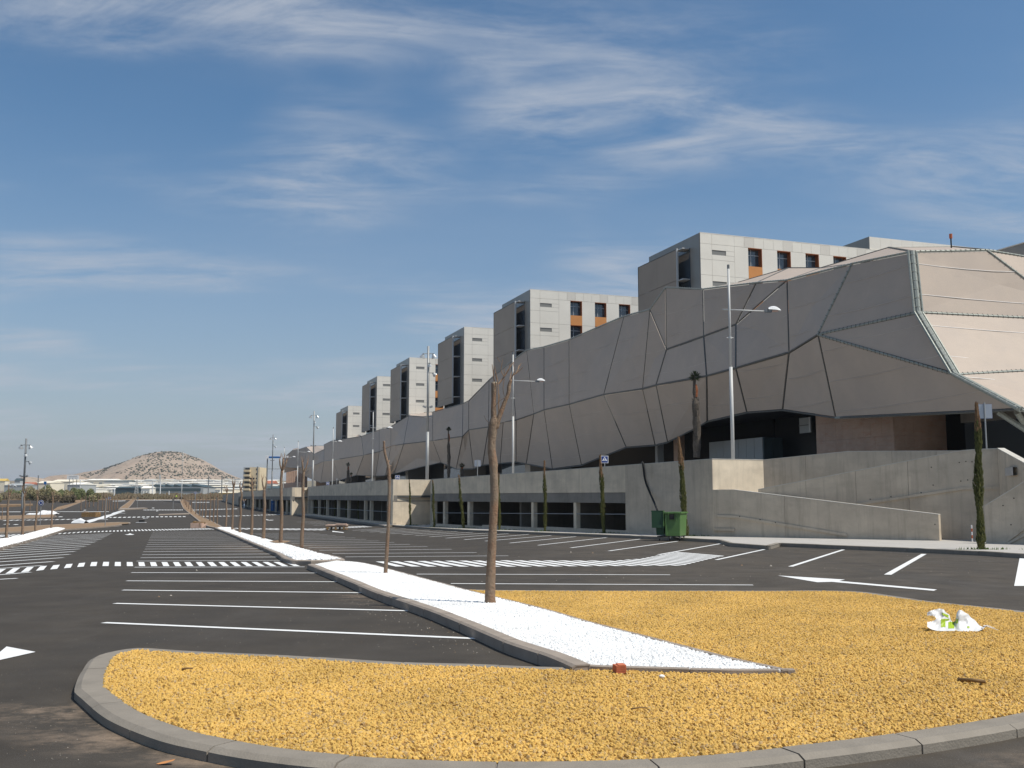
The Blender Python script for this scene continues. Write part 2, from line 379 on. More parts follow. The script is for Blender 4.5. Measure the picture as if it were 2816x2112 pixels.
M_BLUE = mat('sign_blue', (.012, .045, .22), rough=.4, spec=.5)
M_BLUEP = mat('blue_toilet_plastic', (.02, .13, .36), rough=.5, noise_amt=.06, noise_scale=2)
M_WPLA = mat('white_plastic', (.75, .76, .76), rough=.5, noise_amt=.04, noise_scale=2)
M_SIGNW = mat('sign_white', (.80, .80, .80), rough=.4)
M_SIGNB = mat('sign_back_grey', (.42, .45, .49), rough=.45, metal=.4)
M_CREAM = mat('cream_wall', (.68, .56, .38), rough=.85, noise_amt=.07, noise_scale=.3, coords='World')
M_WHW = mat('white_shed', (.88, .85, .77), rough=.8, noise_amt=.07, noise_scale=.05, coords='World')
M_CRW = mat('cream_shed', (.80, .73, .58), rough=.8, noise_amt=.08, noise_scale=.05, coords='World')
M_GRW = mat('grey_shed', (.38, .40, .40), rough=.8, noise_amt=.1, noise_scale=.05, coords='World')
M_DKT = mat('dark_teal_roof', (.055, .085, .095), rough=.6, noise_amt=.1, noise_scale=.1, coords='World')
M_REDR = mat('red_roof', (.42, .15, .09), rough=.8, noise_amt=.1, noise_scale=.1)
M_YELW = mat('yellow_wall', (.60, .42, .12), rough=.8, noise_amt=.05, noise_scale=.1)
def hill_extra(nt, b, vec, last):
    last = chain(nt, b, last, nz(nt, vec, .012, .42, .62, amt=.7), (.42, .33, .25))
    last = chain(nt, b, last, nz(nt, vec, .035, .5, .68, amt=.5), (.29, .24, .18))
    chain(nt, b, last, nz(nt, vec, .16, .57, .65, amt=.6, detail=3), (.10, .105, .07))
M_HILL = mat('hill_soil', (.37, .28, .21), rough=.95, noise_amt=.12, noise_scale=.02, extra=hill_extra, coords='World')
M_BUSHD = mat('hill_shrub', (.085, .09, .065), rough=.9, noise_amt=.3, noise_scale=.05, coords='World')
M_PINK = mat('pale_pallet', (.62, .43, .33), rough=.85, noise_amt=.25, noise_scale=2)
M_WOOD = mat('rough_wood', (.26, .16, .07), rough=.9, noise_amt=.35, noise_scale=8)
M_LAMPB = mat('lamp_reflector', (.55, .56, .55), rough=.35, metal=.3)
M_LENS = mat('lamp_lens', (.62, .42, .33), rough=.3)
M_CAR = mat('white_car_paint', (.78, .78, .77), rough=.25, spec=.6)
# ------------------------------------------------------------------ terrain, asphalt
def rows(y0, y1, step):
    ys = sorted(set([y0, y1]+[a for a, _ in PROF if y0 < a < y1])); out = []
    for a, b in zip(ys, ys[1:]):
        n = max(1, int((b-a)/step)); out += [a+(b-a)*i/n for i in range(n)]
    return out+[y1]
def sheet_rows(name, m, y0, y1, xfun, dz, step=20, nx=1, **k):
    mb = MB(); ys = rows(y0, y1, step); vs = []; fs = []
    for i, y in enumerate(ys):
        xa, xb = xfun(y)
        for j in range(nx+1): vs.append((xa+(xb-xa)*j/nx, y, gz(y)+dz))
    for i in range(len(ys)-1):
        for j in range(nx):
            a = i*(nx+1)+j; fs.append((a, a+1, a+nx+2, a+nx+1))
    mb.add(vs, fs); return mb.build(name, m, fix=False, **k)
sheet_rows('ground', M_TERR, -400, 9000, lambda y: (-7000, 7000), -.06, 200, 1, kind='structure')
# the car park; its far edge stops where the scrub begins
asph = sheet_rows('car_park', M_ASPH, -40, 345, lambda y: (-75-y*.28, 60), 0, 40, 1, kind='structure')
def arc(pts, n=6):
    out = []; P = [Vector(p) for p in pts]
    for i in range(len(P)-1):
        p0 = P[max(i-1, 0)]; p1 = P[i]; p2 = P[i+1]; p3 = P[min(i+2, len(P)-1)]
        for k in range(n):
            t = k/n
            out.append(.5*((2*p1)+(p2-p0)*t+(2*p0-5*p1+4*p2-p3)*t*t+(3*p1-p0-3*p2+p3)*t**3))
    return out+[P[-1]]
def flat_poly(pts, mi=0, up=.004):
    return [Vector((p[0], p[1], gz(p[1])+up+p[1]*.00012)) for p in pts]
class Count: n = 0
def paint(name, pxs, mb=None, h=0):
    P = [G(x, y) for x, y in pxs]; P = flat_poly(P)
    if mb is not None: mb.add(P, [tuple(range(len(P)))]); return None
    Count.n += 1
    return MB().add(P, [tuple(range(len(P)))]).build(name, M_PAINT, asph, fix=False)
def gstrip(a, b, w):
    d = (b-a); d.z = 0; n = Vector((-d.y, d.x, 0)).normalized()*w/2
    return [a-n, b-n, b+n, a+n]
STUFFMB = MB()
def line_px(x0, y0, x1, y1, w=.125, far=False, name='stall_line'):
    P = flat_poly(gstrip(G(x0, y0), G(x1, y1), w))
    if P[0][1] > P[2][1] and False: P = P[::-1]
    if far: STUFFMB.add(P, [(0, 1, 2, 3)]); return
    MB().add(P, [(0, 1, 2, 3)]).build(name, M_PAINT, asph, fix=False)
# stalls in front, left of the pebble island
for x0, y0, x1, y1 in [(361, 1575.3, 893, 1576.5), (348, 1598, 955, 1600.5), (337, 1623.4, 1023, 1631), (315, 1660, 1146, 1681), (285, 1713, 1325, 1757.5)]:
    line_px(x0, y0, x1, y1)
line_px(370, 1560.5, 838, 1559.5); line_px(375, 1543.6, 790, 1541.5)
ys = [1534.4, 1525.9, 1517.6, 1510.5, 1504.2, 1498, 1492.3, 1487.2, 1483.4, 1479.3, 1475.8, 1472.4, 1469.2, 1466.2, 1463.4]
for y in ys:
    x0 = 387+(1534.4-y)*.455; x1 = 593+(y-2-1451)/.41-12
    line_px(x0, y, max(x1, x0+20), y-2.2+(1534-y)*.02, .15)
# stalls right of the pebble island
for xr, yr in [(1398, 1529), (1311, 1520), (1242, 1511), (1175, 1503.7), (1127, 1497.5), (1084, 1492), (1042, 1487.8), (1007, 1483.4), (977, 1479.6), (948, 1476.4), (923, 1473.3), (900, 1470.4), (880, 1467.8), (862, 1465.3)]:
    yl = yr+3; xl = 700+(yl+4-1473.5)*4.0
    xl = max(xl, 668)
    line_px(min(xl, xr-30), yl, xr, yr)
line_px(1146, 1579.5, 1843, 1581.3); line_px(1240, 1605.5, 2071, 1609.5)
# slanted stalls along the pavement
sl = [(1810.5, 1526, 1984, 1495), (1675, 1515.5, 1863, 1489), (1570, 1507, 1760, 1483), (1479.6, 1500, 1668, 1478.7), (1402, 1493.8, 1584, 1476),
      (1333.6, 1488.6, 1515.6, 1473), (1276.6, 1484.6, 1454, 1470), (1226, 1480.4, 1398.5, 1468), (1181.6, 1476.6, 1346, 1466), (1142, 1473.4, 1300, 1464),
      (1106, 1470.8, 1258, 1462), (1073, 1468.3, 1218, 1460), (1044, 1466, 1182, 1458), (1016, 1463.7, 1148, 1456), (992, 1461.4, 1116, 1454.4), (970, 1459, 1086, 1452.6)]
for s_ in sl: line_px(*s_)
line_px(2174, 1558.6, 2319.5, 1512, .13); line_px(2441, 1581, 2541, 1524, .16); line_px(1970, 1540, 2136, 1504)
paint('stall_line', [(2789, 1612), (2824, 1612), (2822, 1535), (2804, 1535)])
for x0, y0, x1, y1 in [(862, 1445, 1000, 1439), (845, 1441.6, 975, 1436.4), (830, 1438.8, 950, 1434.2), (817, 1436.2, 925, 1432)]: line_px(x0, y0, x1, y1)
# stalls on the left of the lane
L1 = [(0, 1555.6, 147, 1544.8), (0, 1545.7, 173.6, 1534), (0, 1537.6, 192, 1525), (0, 1530.8, 206, 1517), (0, 1524, 219.7, 1510), (0, 1518, 234, 1503.4),
      (0, 1513, 247.5, 1497.7), (0, 1507.5, 259.7, 1492.2), (16, 1501, 267, 1488), (41, 1496, 278, 1483.7), (60, 1491.2, 286, 1479.4), (79, 1487, 291.5, 1476),
      (99, 1481.9, 297, 1473), (112, 1478.3, 302, 1470.3), (125, 1475, 307, 1467.6)]
for a, b, c, d in L1:
    if a == 0: b += (d-b)/(c-a)*-120; a = -120
    line_px(a, b, c, d, .16)
line_px(-90, 1599, 47, 1591)
for y in (1466.5, 1470, 1474): line_px(-60, y+2.5, 60, y-2.2)
for y in (1449.5, 1452.5): line_px(150, y+1, 330, y-5)
# direction arrows
paint('direction_arrow', [(18, 1779), (98, 1794), (0, 1816), (-30, 1822), (-12, 1804)])
paint('direction_arrow', [(2138, 1583.3), (2323.5, 1594.5), (2307.5, 1598.2), (2577, 1622), (2568, 1625.5), (2287.6, 1600.8), (2247.7, 1601.9)])
paint('direction_arrow', [(343, 1470.3), (352, 1469.6), (357, 1467), (364, 1469.4), (370, 1469.6), (364, 1471.4), (350, 1471.6)])
paint('direction_arrow', [(914, 1460.3), (946, 1464.4), (944, 1465.8), (928, 1464), (914, 1463)])
paint('direction_arrow', [(731, 1428), (745, 1431.6), (733, 1430.6)])
for (x, y, w) in [(396, 1426, 8), (425, 1374.5, 4), (421, 1397.5, 8), (18, 1442, 20), (166, 1421.6, 14), (43, 1443, 16), (233, 1403.5, 9), (745, 1431, 15), (432, 1405.5, 8)]:
    paint('direction_arrow', [(x-w*.5, y+.7), (x-w*.1, y-.9), (x+w*.5, y-.6), (x+w*.4, y+.3)])
# zebra crossings: narrow bars
def line_poly(p, d, poly):
    out = []
    n = len(poly)
    for i in range(n):
        a = poly[i]; b = poly[(i+1) % n]; e = b-a
        den = d.x*e.y-d.y*e.x
        if abs(den) < 1e-9: continue
        w = a-p; t = (w.x*e.y-w.y*e.x)/den; s_ = (w.x*d.y-w.y*d.x)/den
        if 0 <= s_ < 1: out.append(t)
    return sorted(out)
def zebra(band_px, base_px, vp, pitch, width, n, far=False, thin=1):
    poly = [G(x, y).xy for x, y in band_px]
    b0, b1 = [G(x, y).xy for x, y in base_px]
    ax = (b1-b0).normalized(); i = 0
    L = (b1-b0).length; k = 0
    while k*pitch < L and k < n:
        p = b0+ax*(k*pitch); k += 1
        # direction towards vanishing point
        v = vp(p) if callable(vp) else vp
        d = Vector(((v-CX)/FPX, 1)).normalized(); q = p+ax*width
        t0 = line_poly(p, d, poly); t1 = line_poly(q, d, poly)
        if len(t0) < 2 or len(t1) < 2: continue
        P = [p+d*t0[0], q+d*t1[0], q+d*t1[-1], p+d*t0[-1]]
        P = flat_poly(P)
        if far: STUFFMB.add(P, [(0, 1, 2, 3)])
        else: MB().add(P, [(0, 1, 2, 3)]).build('zebra_bar', M_PAINT, asph, fix=False)
def vp1(p): 
    x = p.x/p.y*FPX+CX
    return 275 if x < 150 else (275+(x-150)*.35 if x < 640 else 450)
zebra([(-60, 1584), (0, 1580), (84, 1572), (115, 1568.5), (147, 1565.8), (207.5, 1560.5), (237, 1558), (266, 1557.2), (345, 1557.5), (842, 1557.5), (800, 1546), (375, 1546.4), (283, 1545.7), (256, 1546), (200, 1551), (172, 1553), (142, 1555.6), (115, 1557.6), (0, 1566), (-60, 1570)][::-1],
      [(-55, 1575), (842, 1551)], vp1, .30, .155, 60)
line_px(-60, 1586.5, 84, 1574); line_px(-60, 1568, 117, 1555.8)
zebra([(1020, 1545), (1076, 1558.5), (1400, 1558.8), (1877, 1556), (1942, 1540), (2113, 1503.5), (2006, 1495), (1986, 1495), (1762, 1537), (1689, 1542.5), (1400, 1541.5), (1200, 1543)],
      [(1000, 1558.5), (2350, 1558.5)], 455, .42, .25, 90)
zebra([(142, 1470.4), (220, 1465.6), (296, 1462.6), (383, 1460.6), (590, 1456.3), (578, 1452.7), (383, 1456.7), (296, 1460), (220, 1463), (150, 1467.6)],
      [(130, 1467), (592, 1456)], lambda p: 330 if p.x < -22 else 400, .31, .155, 80)
zebra([(618, 1455), (700, 1457), (891, 1459), (942, 1453), (1062, 1447.6), (1040, 1444.8), (942, 1449), (880, 1454.4), (700, 1453), (612, 1452)],
      [(610, 1455), (1080, 1455)], 440, .42, .22, 60, far=True)
zebra([(-30, 1479), (70, 1474.5), (56, 1469.5), (-30, 1473)], [(-30, 1476), (75, 1476)], 300, .30, .17, 30, far=True)
for band, base in [([(300, 1424.6), (420, 1422.6), (520, 1421.6), (520, 1420), (420, 1420.8), (300, 1422.6)], [(300, 1423), (520, 1421)]),
                   ([(530, 1421.4), (640, 1420.3), (800, 1415), (800, 1413.6), (640, 1418.8), (530, 1419.8)], [(530, 1420), (800, 1417)]),
                   ([(0, 1432.6), (150, 1430.2), (225, 1428.6), (225, 1427.2), (150, 1428.6), (0, 1431)], [(0, 1431), (225, 1429)])]:
    zebra(band, base, 450, .56, .34, 90, far=True)
for x0, x1, y0, y1 in [(395, 503, 1402.8, 1402.6), (528, 650, 1403, 1399.6)]:
    x = x0
    while x < x1:
        yy = y0+(y1-y0)*(x-x0)/(x1-x0)
        STUFFMB.add(flat_poly([G(a, b) for a, b in [(x, yy+.8), (x+2.6, yy+.8), (x+2.4, yy-.8), (x-.2, yy-.8)]]), [(0, 1, 2, 3)]); x += 4.2
for x0, y0, x1, y1, hh in [(310, 1378.6, 345, 1377.6, .5), (375, 1375.9, 505, 1375.2, .45), (528, 1381.8, 576, 1381.8, .5), (0, 1408, 170, 1407.4, .5), (65, 1407.6, 300, 1407.4, .4)]:
    STUFFMB.add(flat_poly([G(x0, y0+hh), G(x1, y1+hh), G(x1, y1-hh), G(x0, y0-hh)]), [(0, 1, 2, 3)])
STUFFMB.build('far_road_marking', M_PAINT, asph, fix=False, kind='stuff')

# ------------------------------------------------------------------ kerbs
def resample(pts, step):
    P = [Vector(p) for p in pts]; out = [P[0].copy()]; acc = 0
    for a, b in zip(P, P[1:]):
        L = (b-a).length
        if L < 1e-6: continue
        while acc+L >= step:
            t = (step-acc)/L; a = a.lerp(b, t); out.append(a.copy()); L = (b-a).length; acc = 0
        acc += L
    out.append(P[-1].copy()); return out
def kerb_run(parent, pts, side, width, height, slen, m, name='kerb_stone', bevel=(.05, .035), top=0.0, sink=.05, jit=.003, rnd=True):
    """pts: outer bottom line in plan (3-D, z ignored); side=+1 puts the stone on the left-hand side of travel"""
    fine = resample([Vector((p[0], p[1], 0)) for p in pts], slen/6)
    nst = max(1, (len(fine)-1)//6)
    core = MB()
    prev = None
    def nrm(i):
        a = fine[max(i-1, 0)]; b = fine[min(i+1, len(fine)-1)]; t = (b-a).normalized()
        return Vector((-t.y, t.x, 0))*side, t
    for k in range(nst):
        i0 = k*6; i1 = min(i0+6, len(fine)-1)
        if k == nst-1: i1 = len(fine)-1
        if i1 <= i0: break
        idx = list(range(i0, i1+1)); prof = []; dz = random.uniform(-jit, jit); off = random.uniform(-jit, jit)
        gap = .006 if rnd else .004
        vs = []; fs = []
        for j, i in enumerate(idx):
            n, t = nrm(i); p = fine[i].copy()
            if j == 0: p += t*gap
            if j == len(idx)-1: p -= t*gap
            z = gz(p.y); p += n*off
            ring = [(p, z-sink), (p, z+height-bevel[1]+dz), (p+n*bevel[0], z+height+dz), (p+n*width, z+height+dz+top), (p+n*width, z-sink)]
            vs += [(q.x, q.y, zz) for q, zz in ring]
        m_ = 5
        for j in range(len(idx)-1):
            for r in range(m_):
                a = j*m_+r; b = j*m_+(r+1) % m_
                fs.append((a, b, b+m_, a+m_))
        fs.append(tuple(range(m_))); fs.append(tuple((len(idx)-1)*m_+r for r in range(m_))[::-1])
        MB().add(vs, fs).build(name, m, parent)
    # mortar core under and between the stones
    vs = []; fs = []
    for i in range(0, len(fine)):
        n, t = nrm(i); p = fine[i]; z = gz(p.y)
        vs += [(p.x+n.x*.012, p.y+n.y*.012, z-sink), (p.x+n.x*.012, p.y+n.y*.012, z+height-bevel[1]-.012), (p.x+n.x*(bevel[0]+.01), p.y+n.y*(bevel[0]+.01), z+height-.012),
               (p.x+n.x*(width-.01), p.y+n.y*(width-.01), z+height-.012), (p.x+n.x*(width-.01), p.y+n.y*(width-.01), z-sink)]
    for i in range(len(fine)-1):
        for r in range(4): fs.append((i*5+r, i*5+r+1, (i+1)*5+r+1, (i+1)*5+r))
    MB().add(vs, fs).build('mortar', M_MORT, parent)
    return [fine[i]+nrm(i)[0]*width for i in range(len(fine))]

# the near roundabout-like island
isl = empty('traffic_island', (0, 0, 0), label='kerbed island of ochre gravel in the foreground with a wedge of white pebbles', cat='traffic island')
near_px = [(214, 1934), (253, 1970), (310, 2010), (434, 2062), (560, 2093), (680, 2116), (850, 2138), (1100, 2156), (1400, 2164), (1700, 2160), (2000, 2142), (2327, 2103), (2560, 2070), (2816, 2025), (3000, 1975), (3170, 1900), (3230, 1820), (3150, 1745)]
near = arc([G(x, y, .075) for x, y in [(1652, 1834), (1500, 1832.6), (1300, 1825), (1098, 1819.5), (800, 1801), (542, 1789.5), (460, 1784), (398, 1780.5), (350, 1783), (305, 1790.5), (270, 1799), (246, 1810), (226, 1838), (211, 1868), (204, 1900)]]+[G(x, y) for x, y in near_px], 5)
right_px = [(3150, 1745), (3000, 1712), (2816, 1681), (2660, 1664), (2539, 1651), (2379, 1629), (2260, 1624.5), (2100, 1625), (1750, 1624.5), (1400, 1623.4), (1288, 1621.5)]
right = arc([G(x, y, .075) for x, y in right_px], 5)
top_px = [(1652, 1834), (1500, 1832.6), (1300, 1825), (1098, 1819.5), (800, 1801), (542, 1789.5), (402, 1782)]
topl = arc([G(x, y, .1) for x, y in top_px], 5)
in_near = kerb_run(isl, near, +1, .215, .08, .92, M_KERB, bevel=(.05, .025))
in_right = kerb_run(isl, right, +1, .2, .08, .92, M_KERB, bevel=(.02, .01))
# pebble wedge outline
wl_px = [(1574, 1829), (1501, 1798), (1400, 1765.5), (1337, 1739.5), (1240, 1699), (1145, 1663.5), (1033, 1627), (939, 1588), (845, 1551)]
wl = arc([G(x, y, .13) for x, y in wl_px], 4)
wr_px = [(2170, 1837), (2112, 1824), (2015, 1804), (1816, 1754), (1617, 1703), (1500, 1670), (1293, 1620), (1150, 1583), (1011, 1547.5), (931, 1540)]
wr = arc([G(x, y, .13) for x, y in wr_px], 4)
isl2 = empty('pebble_island', (0, 0, 0), label='long narrow tree island of white pebbles running away from the ochre gravel', cat='traffic island')
in_wl = kerb_run(isl2, wl, -1, .17, .13, .92, M_WKERB, bevel=(.03, .02))
in_wr = kerb_run(isl2, wr, +1, .07, .118, .92, M_WKERB, bevel=(.01, .005), name='edging_strip')
bot_px = [(2188, 1843), (2000, 1843.5), (1800, 1838), (1652, 1834), (1574, 1829)]
botl = arc([G(x, y, .11) for x, y in bot_px], 4)
in_bot = kerb_run(isl2, botl, -1, .07, .115, .92, M_WKERB, bevel=(.01, .005), name='edging_strip')
end_l = [G(845, 1551, .13), G(880, 1545, .13), G(931, 1541, .13)]

def fill(name, poly, h, m, parent=None, **k):
    """flat-ish bed that follows the ground slope"""
    from mathutils.geometry import delaunay_2d_cdt
    n = len(poly); v2 = [Vector((p.x, p.y)) for p in poly]
    vs, _, fs, _, _, _ = delaunay_2d_cdt(v2, [], [list(range(n))], 1, 1e-4)
    me = bpy.data.meshes.new(name); F = []
    for f in fs:
        a_ = sum(vs[f[i]].x*vs[f[(i+1) % len(f)]].y-vs[f[(i+1) % len(f)]].x*vs[f[i]].y for i in range(len(f)))
        F.append(tuple(f) if a_ > 0 else tuple(f)[::-1])
    me.from_pydata([(v.x, v.y, gz(v.y)+h) for v in vs], [], F); me.materials.append(m); me.update()
    return obj(name, me, parent, **k)
def stones(o, density, size, sq, m, seed, lift=.3, detail=1):
    """geometry nodes: angular stones strewn over every face of the bed"""
    ng = bpy.data.node_groups.new('stones', 'GeometryNodeTree')
    ng.interface.new_socket('Geometry', in_out='INPUT', socket_type='NodeSocketGeometry')
    ng.interface.new_socket('Geometry', in_out='OUTPUT', socket_type='NodeSocketGeometry')
    N = ng.nodes; L = ng.links
    gi = N.new('NodeGroupInput'); go = N.new('NodeGroupOutput')
    ds = N.new('GeometryNodeDistributePointsOnFaces'); ds.inputs['Density'].default_value = density; ds.inputs['Seed'].default_value = seed
    L.new(gi.outputs[0], ds.inputs['Mesh'])
    ico = N.new('GeometryNodeMeshIcoSphere'); ico.inputs['Radius'].default_value = 1; ico.inputs['Subdivisions'].default_value = detail
    # knock the corners about
    sp = N.new('GeometryNodeSetPosition'); nn = N.new('ShaderNodeTexNoise'); nn.inputs['Scale'].default_value = 1.3
    ps = N.new('GeometryNodeInputPosition'); L.new(ps.outputs[0], nn.inputs['Vector'])
    vm = N.new('ShaderNodeVectorMath'); vm.operation = 'SUBTRACT'; vm.inputs[1].default_value = (.5, .5, .5); L.new(nn.outputs['Color'], vm.inputs[0])
    v2 = N.new('ShaderNodeVectorMath'); v2.operation = 'SCALE'; v2.inputs['Scale'].default_value = 1.1; L.new(vm.outputs[0], v2.inputs[0])
    L.new(ico.outputs[0], sp.inputs['Geometry']); L.new(v2.outputs[0], sp.inputs['Offset'])
    sm = N.new('GeometryNodeSetMaterial'); sm.inputs['Material'].default_value = m; L.new(sp.outputs[0], sm.inputs[0])
    ip = N.new('GeometryNodeInstanceOnPoints'); L.new(ds.outputs['Points'], ip.inputs['Points']); L.new(sm.outputs[0], ip.inputs['Instance'])
    rr = N.new('FunctionNodeRandomValue'); rr.data_type = 'FLOAT_VECTOR'; rr.inputs[0].default_value = (0, 0, 0); rr.inputs[1].default_value = (6.28, 6.28, 6.28)
    L.new(rr.outputs[0], ip.inputs['Rotation'])
    rs = N.new('FunctionNodeRandomValue'); rs.data_type = 'FLOAT_VECTOR'
    rs.inputs[0].default_value = (size*sq[0], size*sq[1], size*sq[2]); rs.inputs[1].default_value = (size*sq[3], size*sq[4], size*sq[5]); rs.inputs['Seed'].default_value = 5
    L.new(rs.outputs[0], ip.inputs['Scale'])
    jn = N.new('GeometryNodeJoinGeometry'); L.new(gi.outputs[0], jn.inputs[0]); L.new(ip.outputs[0], jn.inputs[0]); L.new(jn.outputs[0], go.inputs[0])
    md = o.modifiers.new('stones', 'NODES'); md.node_group = ng
# ochre bed: everything inside the near kerb and to the right / below the pebble wedge
peb = [p for p in in_wl]+[in_wl[-1].lerp(in_wr[-1], .5)]+[p for p in in_wr[::-1]]+[p for p in in_bot[1:-1]]
o = fill('white_pebbles', [Vector((p.x, p.y, 0)) for p in peb], .10, M_WHTB, kind='stuff', label='white pebbles filling the wedge-shaped tree island', cat='pebbles')
def bound_near_y(pts): return pts
# lower bed: near kerb + top-left strip + bottom edging of wedge + right edging
lower = [p for p in in_near]+[p for p in in_right if p.y < 100][0:]
wedge_out_right = [Vector((p.x, p.y, 0)) for p in wr[::-1]]    # from far end to the tip
wedge_out_bot = [Vector((p.x, p.y, 0)) for p in botl if p.x > in_near[0].x+.08]          # from the tip to the left
och = [Vector((p.x, p.y, 0)) for p in in_near+in_right]
# join: right run ends where it meets the wedge's right side
meet = min(range(len(wedge_out_right)), key=lambda i: (wedge_out_right[i]-och[-1]).length)
och += wedge_out_right[meet+1:]+[G(2188, 1843, .11).xy.to_3d()]+wedge_out_bot[1:]
o2 = fill('ochre_gravel', och, .075, M_YELB, kind='stuff', label='ochre gravel covering the foreground island inside its grey kerb', cat='gravel')
o3 = o
# density is kept under what stays countable for the memory of the render
stones(o, 1700, .021, (.7, .7, .6, 1.25, 1.15, .95), M_WHT, 3, detail=2)
stones(o2, 1850, .019, (.55, .45, .35, 1.45, 1.05, .8), M_YEL, 4, detail=1)
# ------------------------------------------------------------------ further islands
def bed_island(name, label, outline_px, h_px, hgt, mat_bed, bed_name, bed_label, stone=1.0, w=.16, kerbs=None, bed_h=None, grav=None, wk=None):
    r = empty(name, label=label, cat='traffic island')
    pts = [G(x, y, h_px) for x, y in outline_px]
    inner = []
    n = len(pts)
    for seg in kerbs:
        run = [Vector((p.x, p.y, 0)) for p in arc([pts[i % n] for i in seg], 3)]
        kerb_run(r, run, -1, w, hgt, stone, wk or M_WKERB, bevel=(.03, .02))
    c = sum(pts, Vector())/n
    poly = []
    for i in range(n):
        a = pts[i-1]; b = pts[i]; d = pts[(i+1) % n]
        t = (d-a); t.z = 0; t.normalize(); nn = Vector((t.y, -t.x, 0))
        poly.append(Vector((b.x, b.y, 0))+nn*w*.8)
    m = MB()
    o = fill(bed_name, poly, bed_h if bed_h else hgt-.02, mat_bed, kind='stuff', label=bed_label, cat='island bed')
    if grav: stones(o, *grav)
    return r
# second white island (outline clockwise seen from above, kerb on the inner side)
bed_island('pebble_island', 'second tree island, white pebbles broken by a bare soil patch, beyond the near wedge',
           [(804, 1540), (949, 1536.5), (880, 1520), (800, 1498), (700, 1473), (650, 1459.5), (641, 1450.5), (600, 1450), (593, 1452), (640, 1470.5), (700, 1495.5), (760, 1520)][::-1], .12, .12, M_WHTB,
           'white_pebbles', 'white pebbles on the second tree island behind the wedge', kerbs=[[0, 1, 2, 3, 4, 5, 6, 7, 8], [9, 10, 11, 12]], grav=(260, .05, (.8, .8, .5, 1.3, 1.3, .8), M_WHT, 8))
o = fill('soil_patch', [G(740, 1499), G(765, 1495), G(800, 1497.5), G(783, 1503.5), G(757, 1503.5)], .155, M_SOIL, kind='stuff', label='bare brown soil patch between white pebbles on the second tree island', cat='soil')
bed_island('soil_island', 'third tree island, bare brown soil in a pale kerb, curving off to the far crossing',
           [(594, 1450.4), (614, 1449), (585, 1433), (551, 1418), (533, 1403), (523, 1388), (519, 1381), (504, 1372), (494, 1371.4), (497, 1382), (503, 1396), (520, 1411), (545, 1431), (568, 1445.5)][::-1], .12, .12, M_SOIL,
           'brown_soil', 'brown soil bed of the third tree island', kerbs=[[0, 1, 2, 3, 4, 5, 6, 7], [8, 9, 10, 11, 12, 13, 14]], stone=2.5)
bed_island('pebble_island', 'white pebble island with four bare trunks at the left edge of the picture',
           [(-110, 1535), (0, 1502.5), (60, 1487), (120, 1471), (170, 1455.5), (172, 1453), (153, 1450.4), (140, 1452.5), (61, 1473.2), (0, 1484.5), (-110, 1506)], .12, .12, M_WHTB,
           'white_pebbles', 'white pebbles on the island at the left edge', kerbs=[[0, 1, 2, 3, 4, 5], [6, 7, 8, 9, 10]], grav=(200, .05, (.8, .8, .5, 1.3, 1.3, .8), M_WHT, 12))
bed_island('soil_island', 'flat soil strip crossing the left lane behind the white pebble island',
           [(-60, 1464), (60, 1460.5), (200, 1453.5), (322, 1443.5), (327, 1441), (352, 1439), (350, 1436), (300, 1436.5), (120, 1444), (0, 1452), (-60, 1456)], .1, .10, M_SOIL,
           'orange_soil', 'orange soil strip across the left lane', kerbs=[[0, 1, 2, 3, 4], [5, 6, 7, 8, 9, 10]], stone=2.0)
bed_island('soil_island', 'narrow brown strip behind the roll of white plastic at far left',
           [(-20, 1428), (140, 1421.5), (148, 1418), (144, 1414), (100, 1416), (-20, 1419)], .1, .10, M_SOIL, 'brown_soil', 'brown soil strip behind the white plastic roll', kerbs=[[0, 1, 2], [3, 4, 5]], stone=3)
bed_island('soil_island', 'sharp orange soil wedge beyond the rubble box on the far left',
           [(145, 1404.5), (180, 1396.5), (234, 1376), (245, 1373.5), (160, 1374.6), (160, 1379), (215, 1380.5), (160, 1394)], .1, .10, M_SOIL, 'orange_soil', 'orange soil in the far wedge', kerbs=[[0, 1, 2, 3]], stone=3.5)
bed_island('soil_island', 'tapering orange soil strip right of the far round sign',
           [(330, 1398.5), (352, 1396), (373, 1371.5), (366, 1371.5), (331, 1396.5)], .1, .10, M_SOIL, 'orange_soil', 'orange soil in the tapering far strip', kerbs=[[0, 1, 2], [3, 4]], stone=3.5)
for i, pts in enumerate([[(325, 1402.5), (406, 1397.8), (395, 1395.6), (330, 1399)], [(436, 1415), (527, 1412.5), (524, 1410.5), (438, 1413.6)], [(0, 1394), (90, 1390), (90, 1385), (0, 1388)], [(452, 1377.8), (496, 1381.5), (496, 1379.4), (460, 1376.6)]]):
    lb = ['low kerbed tongue of soil beyond the rubbish heap', 'long low kerb jutting left from the third tree island', 'orange soil strip under the bushes at far left', 'short pale kerb beside the far street lamp'][i]
    r = empty('soil_island', label=lb, cat='traffic island')
    P = [G(x, y, .1) for x, y in pts]; MB().prism([(p.x, p.y) for p in P], min(gz(p.y) for p in P)-.2, max(gz(p.y) for p in P)+.09).build('bed', M_WKERB if i % 2 or i == 0 else M_SOIL, r)

